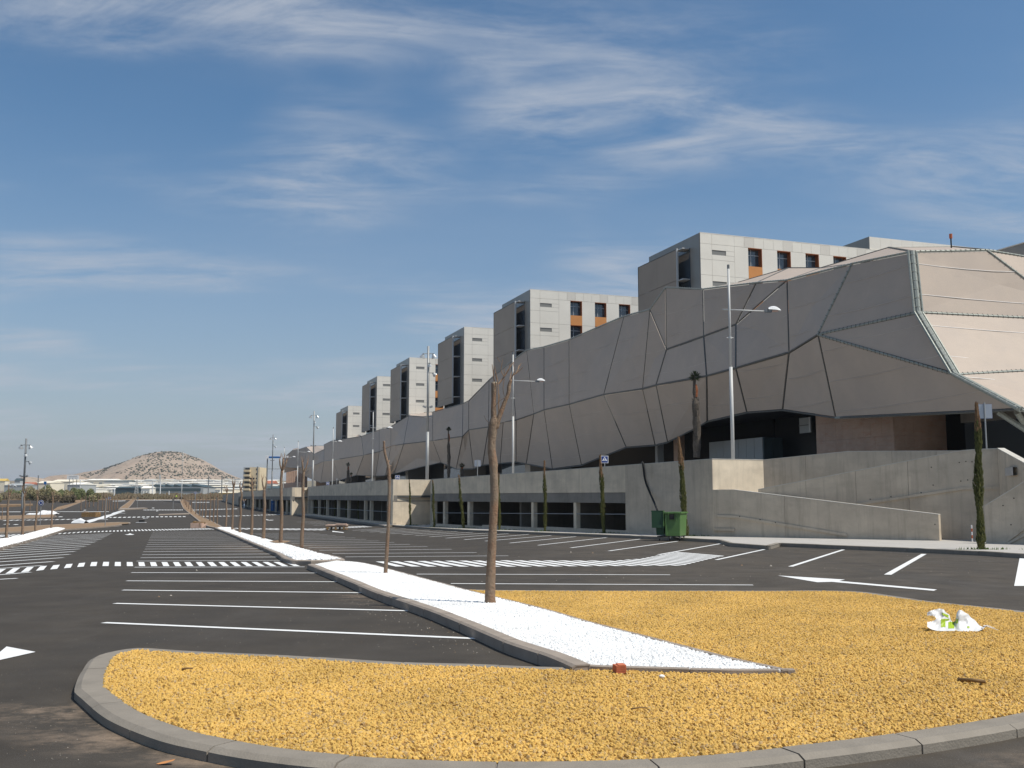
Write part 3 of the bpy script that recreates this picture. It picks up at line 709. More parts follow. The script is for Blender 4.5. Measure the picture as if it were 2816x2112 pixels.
# ------------------------------------------------------------------ pavement along the wall
kerb_px = [(3300, 1552), (3100, 1540), (2816, 1523.5), (2700, 1516.5), (2500, 1507.5), (2300, 1500), (2145, 1493.5), (2115, 1501.5), (2009, 1493.5), (1977, 1484.5), (1850, 1478), (1700, 1471.7), (1500, 1464.5), (1300, 1457.8),
           (1150, 1449.5), (1080, 1444), (1062, 1446.5), (1040, 1442.5), (1000, 1436.5), (900, 1424.5), (796, 1411.9), (720, 1400), (663, 1389), (632, 1381), (612, 1375.6)]
kp = [G(x, y, .14) for x, y in kerb_px]
pav = empty('sidewalk', kind='structure')
kl = []
for a, b in zip(kp, kp[1:]):
    n = max(1, int((b-a).length/4)); kl += [a.lerp(b, i/n) for i in range(n)]
kl.append(kp[-1])
PAVE_HOOK = 1
kerb_run(pav, [Vector((p.x-.02*VX, p.y-.02*VY, 0)) for p in kl if p.y < 110], -1, .14, .155, 1.0, M_KERB, bevel=(.02, .015))
kerb_run(pav, [Vector((p.x-.02*VX, p.y-.02*VY, 0)) for p in kl if p.y >= 109], -1, .14, .155, 3.0, M_KERB, bevel=(.02, .015))

# ------------------------------------------------------------------ retaining wall with the garage openings
def wtop(px, py, Y): return at(px, py, Y)
def wall_run(parent, a, b, z0, z1a, z1b, t, m, pw=2.4, name='concrete_panel', z0b=None, cope=True, gap=.012):
    """row of cast panels from plan point a (right) to b (left); thickness goes away from the viewer"""
    a = Vector((a[0], a[1])); b = Vector((b[0], b[1])); L = (b-a).length; n = max(1, round(L/pw)); d = (b-a)/L
    z0b = z0 if z0b is None else z0b
    inn = Vector((-d.y, d.x))*-1 if True else None
    for i in range(n):
        s0 = L*i/n+(gap/2 if i else 0); s1 = L*(i+1)/n-(gap/2 if i < n-1 else 0); p = a+d*s0; q = a+d*s1
        za = z1a+(z1b-z1a)*s0/L; zb = z1a+(z1b-z1a)*s1/L; ba = z0+(z0b-z0)*s0/L; bb = z0+(z0b-z0)*s1/L
        off = random.uniform(-.006, .006); nrm = Vector((-d.y, d.x)); 
        if nrm.y < 0: nrm = -nrm
        mb = MB(); P = p+nrm*off; Q = q+nrm*off; P2 = p+nrm*t; Q2 = q+nrm*t
        vs = [(P.x, P.y, ba), (Q.x, Q.y, bb), (Q2.x, Q2.y, bb), (P2.x, P2.y, ba), (P.x, P.y, za), (Q.x, Q.y, zb), (Q2.x, Q2.y, zb), (P2.x, P2.y, za)]
        mb.add(vs, [(3, 2, 1, 0), (4, 5, 6, 7), (0, 1, 5, 4), (1, 2, 6, 5), (2, 3, 7, 6), (3, 0, 4, 7)]).build(name, m, parent)
    if cope:
        nrm = Vector((-d.y, d.x)); 
        if nrm.y < 0: nrm = -nrm
        P = a-nrm*.008; Q = b-nrm*.008; P2 = a+nrm*(t+.008); Q2 = b+nrm*(t+.008)
        vs = [(P.x, P.y, z1a+.004), (Q.x, Q.y, z1b+.004), (Q2.x, Q2.y, z1b+.004), (P2.x, P2.y, z1a+.004), (P.x, P.y, z1a+.035), (Q.x, Q.y, z1b+.035), (Q2.x, Q2.y, z1b+.035), (P2.x, P2.y, z1a+.035)]
        MB().add(vs, [(3, 2, 1, 0), (4, 5, 6, 7), (0, 1, 5, 4), (1, 2, 6, 5), (2, 3, 7, 6), (3, 0, 4, 7)]).build('coping', M_COPE, parent)
wall = empty('retaining_wall', label='long grey concrete retaining wall with open garage bays under the hospital forecourt', cat='retaining wall')
C0 = G(1963, 1475, .14); zc0 = at(1963, 1263, C0.y).z
A1p = G(1183, 1448, .14); zA1 = at(1179, 1319, A1p.y).z
def on_line(px, a, b):
    """plan point where the bearing of column px crosses the plan line a-b"""
    rx = (px-CX)/FPX*1.0
    # a + t(b-a): x = rx*y
    ax, ay, bx, by = a[0], a[1], b[0], b[1]
    t = (rx*ay-ax)/((bx-ax)-rx*(by-ay)); return Vector((ax+(bx-ax)*t, ay+(by-ay)*t)), t
Ae, _ = on_line(1718, C0, A1p)
zAe = zc0+(zA1-zc0)*((Ae-C0.xy).length/(A1p.xy-C0.xy).length)
def floorz(Y): return gz(Y)+.12
# solid pier between the corner and the first bay
wall_run(wall, C0, Ae, floorz(C0.y)-.2, zc0, zAe, .45, M_CONC, 2.3)
def bays(a, b, za, zb, zo, zl, cols, rail=True, deep=9, pw=2.4):
    a = Vector(a[:2]); b = Vector(b[:2]); d = (b-a).normalized(); n = Vector((-d.y, d.x)); n = n if n.y > 0 else -n
    wall_run(wall, a, b, zl, za, zb, .4, M_CONCW, pw)
    # stained beam, set back 3 cm
    L = (b-a).length; k = max(1, round(L/6.0))
    for i in range(k):
        p = a+d*(L*i/k)+n*.03; q = a+d*(L*(i+1)/k-.01)+n*.03
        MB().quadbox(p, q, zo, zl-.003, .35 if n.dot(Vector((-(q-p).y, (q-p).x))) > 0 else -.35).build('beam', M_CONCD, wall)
    for px, w in cols:
        p, t = on_line(px, a, b)
        if not 0 <= t <= 1.001: continue
        z0 = floorz(p.y)-.1
        MB().box((p.x+n.x*.22, p.y+n.y*.22, (z0+zo)/2), (w, .3, zo-z0-.004), math.atan2(d.y, d.x)).build('column', M_CONCW, wall)
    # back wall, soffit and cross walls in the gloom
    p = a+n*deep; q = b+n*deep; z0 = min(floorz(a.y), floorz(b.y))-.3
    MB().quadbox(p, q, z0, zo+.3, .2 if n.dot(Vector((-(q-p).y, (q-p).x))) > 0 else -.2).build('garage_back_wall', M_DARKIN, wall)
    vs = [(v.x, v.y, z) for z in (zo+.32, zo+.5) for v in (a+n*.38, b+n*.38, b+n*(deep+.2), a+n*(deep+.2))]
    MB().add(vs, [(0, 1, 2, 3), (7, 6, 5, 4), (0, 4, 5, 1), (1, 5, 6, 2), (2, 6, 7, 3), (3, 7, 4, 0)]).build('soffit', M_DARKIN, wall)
    if rail:
        z = [floorz(a.y)+1.1, floorz(b.y)+1.1]
        MB().tube([(a.x+n.x*.12, a.y+n.y*.12, z[0]), (b.x+n.x*.12, b.y+n.y*.12, z[1])], .025, 6).build('rail', M_METW, wall)
    L = (b-a).length; k = int(L/6.5)
    for i in range(1, k+1):
        p = a+d*(L*i/(k+.6))+n*1.6; q = p+n*(deep*.55)
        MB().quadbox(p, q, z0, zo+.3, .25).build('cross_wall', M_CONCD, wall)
ZO = 1.14; ZL = 1.75
bays(Ae, A1p, zAe, zA1, ZO, ZL, [(1577, .3), (1461, .28), (1350, .5), (1287, .34), (1220, .28), (1190, .34)])
# plinth under the bays
def plinth(a, b, h=.22):
    a = Vector(a[:2]); b = Vector(b[:2]); d = (b-a).normalized(); n = Vector((-d.y, d.x)); n = n if n.y > 0 else -n
    L = (b-a).length; k = max(1, int(L/8))
    for i in range(k):
        p = a+d*(L*i/k)+n*.02; q = a+d*(L*(i+1)/k)+n*.02; z = floorz((p.y+q.y)/2)
        MB().quadbox(p, q, z-.3, z+h, .3 if n.dot(Vector((-(q-p).y, (q-p).x))) > 0 else -.3).build('plinth', M_CONC, wall)
plinth(Ae, A1p)
# return, sunlit block, bay B, block, bay C
R1 = at(1183.5, 1445, A1p.y+9); R2 = at(1080, 1440, A1p.y+7.4)
zR = at(1130, 1320, R1.y).z
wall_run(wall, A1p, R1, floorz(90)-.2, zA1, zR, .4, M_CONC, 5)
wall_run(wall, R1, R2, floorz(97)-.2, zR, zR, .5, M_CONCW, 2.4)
MB().quadbox(R1-Vector((0, .03, 0)), R2-Vector((0, .03, 0)), 1.1, 1.16, -.04).build('drip_ledge', M_CONCD, wall)
B0 = R2; B1 = G(847, 1416, .14); zB1 = at(847, 1339.5, B1.y).z
bays(B0, B1, zR, zB1, 1.12, 1.62, [(1066, .4), (1019, .3), (1003, .3), (958, .3), (930, .3), (900, .3), (878, .3), (858, .3)], pw=3.0)
plinth(B0, B1)
D1 = at(845, 1414, B1.y+7); D2 = at(802, 1412, B1.y+5.4); zD = at(820, 1341, D1.y).z
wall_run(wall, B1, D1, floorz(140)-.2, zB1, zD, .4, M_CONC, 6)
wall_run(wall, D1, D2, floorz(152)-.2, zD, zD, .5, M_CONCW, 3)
E1 = G(612, 1376.5, .14); zE = at(655, 1355.5, G(655, 1387.5, .14).y).z
E0 = G(655, 1387.5, .14)
bays(D2, E0, zD, zE+.1, 1.0, 1.55, [(790, .5), (775, .5), (760, .5), (745, .5), (730, .5), (716, .5), (704, .5), (692, .6), (684, .6), (674, .6), (665, .6)], rail=False, pw=6)
wall_run(wall, E0, E1, -.6, zE, zE-.3, .5, M_CONC, 10)
# corner block above the front ramp (faces the sun)
def brg(px, P, slope): return on_line(px, P, Vector((P[0]+1, P[1]+slope)))[0]
K1 = brg(2098, C0, .45)
C0b = Vector((C0.x+.002, C0.y))
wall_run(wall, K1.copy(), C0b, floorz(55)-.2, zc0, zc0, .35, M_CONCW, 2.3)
# parapet stepping back to the right
Q = [K1.copy(), brg(2332, K1, -.405), brg(2700, K1, -.405)]
wall_run(wall, Q[1], Q[0]+Vector((.004, -.002)), floorz(50)-.3, at(2332, 1242, Q[1].y).z, zc0, .3, M_CONC, 2.3)
wall_run(wall, Q[2], Q[1], floorz(50)-.3, at(2700, 1240.5, Q[2].y).z, at(2332, 1242, Q[1].y).z, .3, M_CONC, 2.3)

ramp = empty('access_ramp', label='zigzag concrete pedestrian ramp with sloping parapets at the right end of the wall', cat='ramp')
# front parapet
F0 = Vector((C0.x-.01, C0.y-.012)); F1 = at(2015, 1347, 53.6).xy
F3 = G(2584, 1487, .14).xy
d = (F3-F0).normalized()
Fm, _ = on_line(2014, F0, F3)
def ytop(px, py, P): return at(px, py, P.y).z
Fa, _ = on_line(2300, F0, F3)
zF0 = ytop(1963, 1348.5, F0); zFm = ytop(2014, 1348, Fm); zFa = ytop(2300, 1383, Fa); zF3 = ytop(2584, 1416, F3)
fz = floorz(50)-.2
wall_run(ramp, Fm, F0, fz, zFm, zF0, .28, M_CONC, 3)
wall_run(ramp, Fa, Fm, fz, zFa, zFm, .28, M_CONC, 3)
wall_run(ramp, F3, Fa, fz, zF3, zFa, .28, M_CONC, 3)
MB().quadbox(F0-Vector((0, .05)), Fm-Vector((0, .05)), -.2, -.08, -.05).build('ledge', M_CONC, ramp)
# ledge running down the foot of the front wall
def ledge(a, za, b, zb, name='ledge', hh=.12, dd=.06):
    d = (b-a).normalized(); n = Vector((-d.y, d.x)); n = n if n.y < 0 else -n
    vs = []
    for p, z in ((a, za), (b, zb)):
        for o_, dz in ((0, 0), (dd, 0), (dd, hh), (0, hh)): vs.append((p.x+n.x*o_, p.y+n.y*o_, z+dz))
    MB().add(vs, [(0, 1, 2, 3), (7, 6, 5, 4), (0, 4, 5, 1), (1, 5, 6, 2), (2, 6, 7, 3), (3, 7, 4, 0)]).build(name, M_CONC, ramp)
l0, _ = on_line(1968, F0, F3); l1, _ = on_line(2014, F0, F3); l2, _ = on_line(2320, F0, F3)
ledge(l0, ytop(1968, 1423, l0), l1, ytop(2014, 1424, l1)); ledge(l1, ytop(2014, 1424, l1), l2, ytop(2320, 1475, l2))
# upper parapet
U0 = at(2085, 1347, C0.y-1.3).xy; U1 = at(2765, 1300, C0.y-6.6).xy
pU = lambda px: on_line(px, U0, U1)[0]
u1 = pU(2643); u2 = pU(2690)
wall_run(ramp, u1, U0, fz, ytop(2643, 1240, u1), ytop(2085, 1347, U0), .25, M_CONC, 2.6)
wall_run(ramp, u2, u1, fz, ytop(2690, 1236.5, u2), ytop(2643, 1240, u1), .25, M_CONC, 2.6)
wall_run(ramp, U1, u2, fz, ytop(2763, 1234, U1), ytop(2690, 1236.5, u2), .25, M_CONC, 2.6)
# the turn at the right: comes towards us and drops
U2 = at(2860, 1290, C0.y-10.2).xy; U3 = at(3050, 1400, 42.5).xy
wall_run(ramp, U2, U1, fz, ytop(2860, 1287, U2), ytop(2763, 1234, U1), .28, M_CONC, 3)
l0 = pU(2350); l1 = pU(2640); l2 = pU(2770)
ledge(l0, ytop(2350, 1391, l0), l1, ytop(2640, 1347, l1)); ledge(l1, ytop(2640, 1347, l1), l2, ytop(2770, 1344, l2))
# lower right parapet climbing to the right
H0 = G(2712, 1494, .14).xy; H1 = (H0+Vector((3.0, -3.6)))
hz = on_line(2816, H0, H1)[0]
wall_run(ramp, hz, H0, fz, ytop(2816, 1322, hz), ytop(2712, 1393, H0), .25, M_CONC, 2.6)
wall_run(ramp, H1, hz, fz, ytop(2960, 1225, H1), ytop(2816, 1322, hz), .25, M_CONC, 2.6)
l0 = on_line(2755, H0, H1)[0]; ledge(l0, ytop(2755, 1492, l0), hz, ytop(2816, 1448, hz), hh=.14)
ledge(l0, ytop(2775, 1492, l0)-.1, hz, ytop(2816, 1448, hz)-.28, hh=.1)
# ramp floors between the parapets
def floor3(pts): 
    MB().slab(pts, (0, 0, 1), .2).build('ramp_floor', M_PAVE, ramp)
floor3([(F0.x+.3, F0.y+.5, .85), (Fa.x, Fa.y+.3, .2), (F3.x, F3.y+.3, -.45), (F3.x+1, F3.y+2.2, -.45), (Fa.x+.5, Fa.y+1.8, .2), (F0.x+1.2, F0.y+1.2, .85)])
# tie holes left by the formwork
th = MB()
def hole(px, py, P):
    c = at(px, py, P.y); 
    for k in range(1): th.box((c.x, c.y-.004, c.z), (.045, .012, .045), math.atan2((U1-U0).y, (U1-U0).x))
for px, py in [(2561, 1285), (2566, 1334), (2533, 1355), (2450, 1366), (2393, 1373), (2638, 1272), (2656, 1269), (2673, 1270), (2642, 1323), (2661, 1320), (2675, 1321), (2757, 1266)]:
    hole(px, py, pU(px))
for px, py in [(2758, 1390), (2788, 1370), (2780, 1443)]:
    hole(px, py, on_line(px, H0, H1)[0])
for px, py in [(2034, 1420), (2090, 1429), (2132, 1437), (2571, 1442)]: hole(px, py, on_line(px, F0, F3)[0])
th.build('tie_holes', M_BLACK, ramp, kind='stuff')

# ------------------------------------------------------------------ forecourt deck behind the wall
deck = empty('forecourt', kind='structure')
inner_l = [Vector((48, 30, 0)), Vector((48, 62, 0))]+[Vector((p[0]+VX*12, p[1]+VY*12, 0)) for p in (C0, A1p, B1, E0, E1)]
inner_l = resample(inner_l, 5)
fill('paving', [Vector((p.x, p.y, 0)) for p in kl]+inner_l[::-1], .142, M_PAVE, pav)
line = [hz+Vector((1, 3)), Q[2]+Vector((.0, .45)), Q[1]+Vector((0, .45)), K1+Vector((.05, .5)), C0.xy+Vector((.4, .45)), A1p.xy+Vector((.45, .3)), R1.xy+Vector((.2, .6)), R2.xy+Vector((0, .6)), B1.xy+Vector((.45, .3)), D1.xy+Vector((.2, .6)), D2.xy+Vector((0, .6)), E0.xy+Vector((.6, .3)), E1.xy+Vector((.6, .3))]
vs = []
for p in line:
    z = 2.75 if p.y < 80 else 2.45 if p.y < 200 else 2.2
    q = p+Vector((VX, VY))*55
    vs += [(p.x, p.y, z), (q.x, q.y, z), (p.x, p.y, z-.35), (q.x, q.y, z-.35)]
fs = []
for i in range(len(line)-1):
    a = i*4; b = a+4; fs += [(a, a+1, b+1, b), (a+2, b+2, b+3, a+3), (a, b, b+2, a+2)]
MB().add(vs, fs).build('deck_paving', M_PAVE, deck)
# ------------------------------------------------------------------ hospital: podium wrapped in a folded metal-mesh skin
hosp = empty('hospital_building', label='long low hospital podium wrapped in a folded grey metal mesh skin', cat='hospital')

nodes = {}
def nd(key, px, py, v=None, u=None):
    nodes[key] = (onv(px, py, v) if u is None else onu(px, py, u)); return nodes[key]
for k, px, py, v in [
    ('A', 2508, 692, 43.4), ('t1', 2343, 725, 43.20), ('t2', 2164, 770, 43.68), ('t2b', 2080, 777, 44.08), ('t3', 1933, 795, 43.52), ('t4', 1831, 790, 43.20), ('t5', 1787, 851, 42.72), ('t6', 1716, 869.5, 43.36),
    ('t7', 1565, 934, 42.88), ('t8', 1496, 954, 43.52), ('t9', 1448, 963, 43.20), ('t10', 1405, 995, 42.88), ('t11', 1345, 1045, 43.36), ('t12', 1289, 1102, 43.04), ('t13', 1273, 1110, 43.52), ('t14', 1190, 1133, 43.20),
    ('t15', 1190, 1148, 43.36), ('t16', 1124, 1143, 44.00), ('t17', 1075, 1173, 43.04), ('t18', 1043, 1182, 44.32), ('t19', 994, 1200, 43.04), ('t20', 913, 1212, 43.52), ('t21', 891, 1223, 43.04),
    ('t22', 891, 1236, 43.68), ('t23', 863, 1249, 42.72), ('t24', 842, 1229, 45.04), ('t25', 823, 1235, 43.84), ('t26', 805, 1237.5, 43.52), ('t27', 776, 1263, 43.04),
    ('m1', 2249, 920, 42.04), ('m5', 2525, 859, 42.68), ('m6', 2627, 1030, 42.20), ('m2', 2170, 969, 43.00), ('m3', 2023, 1012, 42.52), ('m4', 2024, 892, 43.80), ('m12', 1935, 925, 43.00), ('m13', 1943, 1034, 42.36),
    ('m11', 1833, 961, 43.00), ('m14', 1804, 1059, 42.36), ('m15', 1767, 1069.5, 42.68), ('m16', 1660, 1085, 42.04), ('m17', 1565, 1112, 42.52), ('m18', 1496, 1127, 42.36), ('m19', 1468, 1138.5, 42.68), ('m20', 1419, 1155, 42.20),
    ('m21', 1384, 1160, 42.68), ('m22', 1343, 1174, 42.36), ('m23', 1289, 1182, 42.68), ('m24', 1272, 1200, 42.20), ('m25', 1190, 1212, 42.68), ('m26', 1110, 1221, 42.04), ('m27', 1075, 1227, 42.84), ('m28', 1043, 1242, 43.32),
    ('m29', 1000, 1252, 42.36), ('m30', 916, 1265, 42.84), ('m31', 891, 1268, 42.36), ('m32', 863, 1280, 42.68), ('m33', 838, 1283, 44.12), ('m34', 818, 1286, 43.32), ('m35', 777, 1284, 43.00),
    ('b8', 2298, 1149, 43.6), ('b7', 2808, 1126, 42.4), ('b9', 2152, 1128, 44.4), ('b10', 2054, 1135, 44.2), ('b11', 1945, 1160, 44.6), ('b12', 1911, 1179, 44.4), ('b13', 1835.6, 1217, 44.2), ('b14', 1802, 1225, 44.6),
    ('b15', 1722, 1231, 43.8), ('b16', 1599, 1280, 44.4), ('b17', 1519, 1290, 44.0), ('b18', 1447.5, 1276, 44.4), ('b19', 1419, 1271, 44.0), ('b20', 1375, 1275, 44.4), ('b21', 1327, 1280, 44.2), ('b22', 1302, 1290, 44.2),
    ('b23', 1254, 1290, 44.0), ('b24', 1213, 1272, 44.6), ('b25', 1150, 1286, 43.6), ('b26', 1084, 1303, 44.6), ('b27', 1060, 1308, 43.4), ('b28', 1033, 1309, 45.0), ('b29', 980, 1307, 43.6), ('b30', 935, 1321, 44.4),
    ('b31', 882, 1328, 43.6), ('b32', 834, 1307, 44.6), ('b33', 816, 1292, 44.4), ('b34', 781, 1300, 43.6)]: nd(k, px, py, v)
# the sun side, running back along the end of the building
for k, px, py, u in [('r1', 2714, 688, 50.5), ('r2', 3150, 760, 50.5), ('r2a', 2830, 775, 49.6), ('r3', 3150, 890, 46.8), ('r4', 3150, 1000, 45.0), ('r5', 3150, 1300, 42.0)]: nd(k, px, py, u=u)  # r5 pulled low, out of view, to keep sun off the stone block
# roof folds seen edge-on
for k, px, py, v in [('c1', 2445, 681, 52), ('c2', 2258, 737, 50), ('c3', 2168, 737, 50.5), ('c4', 2030, 777, 48), ('c5', 1188, 1133, 50), ('c6', 1130, 1137, 50), ('c7', 988, 1196, 50), ('c8', 972, 1200, 51), ('c9', 925, 1208, 50),
                     ('c10', 909, 1226, 51), ('c11', 866, 1226, 51), ('c12', 820, 1232, 48), ('c13', 806, 1235, 48), ('c14', 977, 1214, 47), ('c15', 2620, 679, 58)]: nd(k, px, py, v)
def on_plane(px, py, a, b, c):
    n = (nodes[b]-nodes[a]).cross(nodes[c]-nodes[a]); rx, rz = ray(px, py); d = Vector((rx, 1, rz)); o = Vector((0, 0, HC))
    return o+d*((nodes[a]-o).dot(n)/d.dot(n))
nodes['r3'] = onu(3150, 890, 46.8)
for k, px, py in [('r1', 2714, 688), ('r2a', 2830, 775)]: nodes[k] = on_plane(px, py, 'A', 'm5', 'r3')
panels = [['A', 't1', 'm1', 'm5'], ['m5', 'm1', 'm6'], ['m6', 'm1', 'b8', 'b7'], ['t1', 't2', 'm2', 'm1'], ['t2', 'm4', 'm3', 'm2'], ['t2', 't2b', 'm4'], ['t2b', 't3', 'm12', 'm4'], ['m4', 'm12', 'm13', 'm3'],
          ['t3', 't4', 'm11', 'm12'], ['t4', 't5', 'm11'], ['m11', 't5', 'm15', 'm14'], ['m12', 'm11', 'm14', 'm13'], ['t5', 't6', 'm16', 'm15'], ['t6', 't7', 'm17', 'm16'], ['t7', 't8', 'm18', 'm17'], ['t8', 't9', 'm19', 'm18'],
          ['t9', 't10', 'm20', 'm19'], ['t10', 't11', 'm22', 'm21', 'm20'], ['t11', 't12', 'm23', 'm22'], ['t12', 't13', 'm24', 'm23'], ['t13', 't14', 'm25', 'm24'], ['t15', 't16', 'm26', 'm25'], ['t16', 't17', 'm27', 'm26'],
          ['t17', 't18', 'm28', 'm27'], ['t18', 't19', 'm29', 'm28'], ['t19', 't20', 'm30', 'm29'], ['t20', 't21', 'm31', 'm30'], ['t22', 't23', 'm32', 'm31'], ['t23', 't24', 'm33', 'm32'], ['t24', 't25', 'm34', 'm33'], ['t25', 't26', 't27', 'm35', 'm34'],
          ['m1', 'm2', 'b9', 'b8'], ['m2', 'm3', 'b10', 'b9'], ['m3', 'm13', 'b11', 'b10'], ['m13', 'm14', 'b13', 'b12', 'b11'], ['m14', 'm15', 'b14', 'b13'], ['m15', 'm16', 'b15', 'b14'], ['m16', 'm17', 'b16', 'b15'],
          ['m17', 'm18', 'b17', 'b16'], ['m18', 'm19', 'b18', 'b17'], ['m19', 'm20', 'b19', 'b18'], ['m20', 'm21', 'b20', 'b19'], ['m21', 'm22', 'b21', 'b20'], ['m22', 'm23', 'b22', 'b21'], ['m23', 'm24', 'b23', 'b22'], ['m24', 'm25', 'b24', 'b23'],
          ['m25', 'm26', 'b26', 'b25', 'b24'], ['m26', 'm27', 'b27', 'b26'], ['m27', 'm28', 'b28', 'b27'], ['m28', 'm29', 'b29', 'b28'], ['m29', 'm30', 'b30', 'b29'], ['m30', 'm31', 'b31', 'b30'], ['m31', 'm32', 'b32', 'b31'], ['m32', 'm33', 'm34', 'b33', 'b32'], ['m34', 'm35', 'b34', 'b33'],
          ['r1', 'A', 'm5', 'r3', 'r2a'], ['r1', 'r2a', 'r2'], ['r2', 'r2a', 'r3'], ['r3', 'm5', 'm6', 'r4'], ['r4', 'm6', 'b7', 'r5'],
          ['A', 'c1', 'c2', 't1'], ['t1', 'c2', 't2'], ['t2', 'c2', 'c3', 't2b'], ['t2b', 'c3', 'c4', 't3'], ['A', 'r1', 'c15', 'c1'], ['t15', 'c5', 'c6', 't16'], ['t19', 'c7', 'c8', 'c14'], ['t20', 'c9', 'c14', 't19'], ['t22', 'c10', 'c11', 't23'], ['t24', 't23', 'c11'], ['t26', 't25', 'c12', 'c13']]
edges = {}
def shrink(P, d):
    c = sum(P, Vector())/len(P); out = []
    for i in range(len(P)):
        a = (P[i-1]-P[i]).normalized(); b = (P[(i+1) % len(P)]-P[i]).normalized(); s_ = (a+b); ang = a.angle(b)
        k = d/max(.25, sin(ang/2))
        out.append(P[i]+s_.normalized()*min(k, .35*(c-P[i]).length) if s_.length > 1e-3 else P[i]+(c-P[i]).normalized()*d)
    return out
for pi_, keys in enumerate(panels):
    P = [nodes[k] for k in keys]
    n = Vector()
    for i in range(len(P)): n += (P[i]-P[0]).cross(P[(i+1) % len(P)]-P[0])
    n.normalize()
    cc = sum(P, Vector())/len(P)
    if n.dot(Vector((0, 0, HC))-cc) < 0: n = -n
    Q_ = shrink(P, .10)
    # a slight sag, so the cloth-like panel does not read as a cut-out: centre vertex pulled in a little
    c = sum(Q_, Vector())/len(Q_)+n*random.uniform(-.12, .04)
    m = len(Q_); vs = Q_+[c]+[q-n*.05 for q in Q_]+[c-n*.05]; fs = []
    for i in range(m):
        j = (i+1) % m; fs += [(i, j, m), (m+1+j, m+1+i, 2*m+1), (j, i, m+1+i, m+1+j)]
    po = MB().add(vs, fs).build('mesh_panel', M_MESH, hosp)
    # wire seams: thin level lines across the big panels
    zs = [p.z for p in Q_]; z0, z1 = min(zs), max(zs)
    d0 = min(p.y for p in P)
    if pi_ < 56 + 5 and z1-z0 > 2 and d0 < 150 and keys[0][0] != 'c':
        z = z0+1.1
        while z < z1-.5:
            hit = []
            for i in range(m):
                a, b = Q_[i], Q_[(i+1) % m]
                if (a.z-z)*(b.z-z) < 0: hit.append(a.lerp(b, (z-a.z)/(b.z-a.z)))
            if len(hit) == 2 and (hit[0]-hit[1]).length > 1.2:
                a, b = hit; mid = []
                for t in [0, .25, .5, .75, 1]:
                    p = a.lerp(b, t); 
                    mid.append(p+n*.006+Vector((0, 0, -4*t*(1-t)*.10)))
                MB().tube(mid, .02 if keys[0][0] == 'r' else .013, 4).build('wire_seam', M_MESHL if keys[0][0] == 'r' else M_MESHD, po)
            z += 2.05
    for i in range(len(keys)):
        a, b = keys[i], keys[(i+1) % len(keys)]; edges[tuple(sorted((a, b)))] = n
big = {tuple(sorted(e)) for e in [('A', 'm5'), ('m5', 'm6'), ('m6', 'b7')]}
mid_ = {tuple(sorted(e)) for e in [('A', 't1'), ('t1', 't2'), ('t2', 't2b'), ('t2b', 't3'), ('t3', 't4'), ('t4', 't5'), ('m1', 'm6'), ('m1', 'm5'), ('t1', 'm1'), ('A', 'r1'), ('m5', 'r3'), ('m6', 'r4'), ('r1', 'r2'), ('r1', 'r2a'), ('t5', 't6'), ('t6', 't7'), ('t7', 't8'), ('t8', 't9'), ('t9', 't10'), ('t10', 't11'), ('b7', 'r5'), ('r1', 'c15'), ('A', 'c1')]}
for (a, b), n in edges.items():
    p, q = nodes[a], nodes[b]; L = (q-p).length
    if L < .3: continue
    t = (q-p).normalized()
    if (a, b) in big:
        o = MB().tube([p, q], .17, 8).build('frame_tube', M_TRUSS, hosp)
        side = t.cross(n).normalized()
        for s_ in (-1, 1):
            MB().tube([p+side*.30*s_+n*.02, q+side*.30*s_+n*.02], .07, 6).build('edge_rail', M_TRUSS, o)
        rg = MB(); k = int(L/.55)
        for i in range(k):
            c = p+t*(L*(i+.5)/k)
            rg.tube([c-side*.30, c+n*.15, c+side*.30], .035, 4)
        rg.build('lacing', M_RIB, o, kind='stuff')
    elif (a, b) in mid_:
        o = MB().tube([p, q], .075, 6).build('frame_tube', M_TRUSS, hosp)
        side = t.cross(n).normalized(); rg = MB(); k = int(L/.38)
        for i in range(k):
            c = p+t*(L*(i+.5)/k)+n*.05
            rg.tube([c-side*.10, c+side*.10], .028, 4)
        rg.build('clip', M_RIB if a[0] != 't' or b[0] != 't' else M_METW, o, kind='stuff')
    else:
        lower = a[0] == 'b' and b[0] == 'b'
        horiz = a[0] == b[0]
        MB().tube([p, q], (.07 if horiz and not lower else .07 if lower else .042)*(1 if p.y < 120 else 1), 6).build('frame_tube', M_RIB, hosp)
# ------ what stands behind and under the skin
def ubox(parent, name, m, u0, u1, v0, v1, z0, z1, **k):
    mb = MB(); vs = [UV(u, v, z) for u in (u0, u1) for v in (v0, v1) for z in (z0, z1)]
    mb.add(vs, [(0, 1, 3, 2), (4, 6, 7, 5), (0, 4, 5, 1), (2, 3, 7, 6), (0, 2, 6, 4), (1, 5, 7, 3)]); return mb.build(name, m, parent, **k)
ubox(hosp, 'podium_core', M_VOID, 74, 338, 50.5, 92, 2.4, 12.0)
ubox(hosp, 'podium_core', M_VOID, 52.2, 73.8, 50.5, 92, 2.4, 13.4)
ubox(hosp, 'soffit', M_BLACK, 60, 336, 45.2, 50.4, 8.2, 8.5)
ubox(hosp, 'sun_blocker_slab', M_CONCD, 49.8, 95, 45.4, 92, 14.0, 14.2)  # unseen slab added behind the skin to block sun from the stone
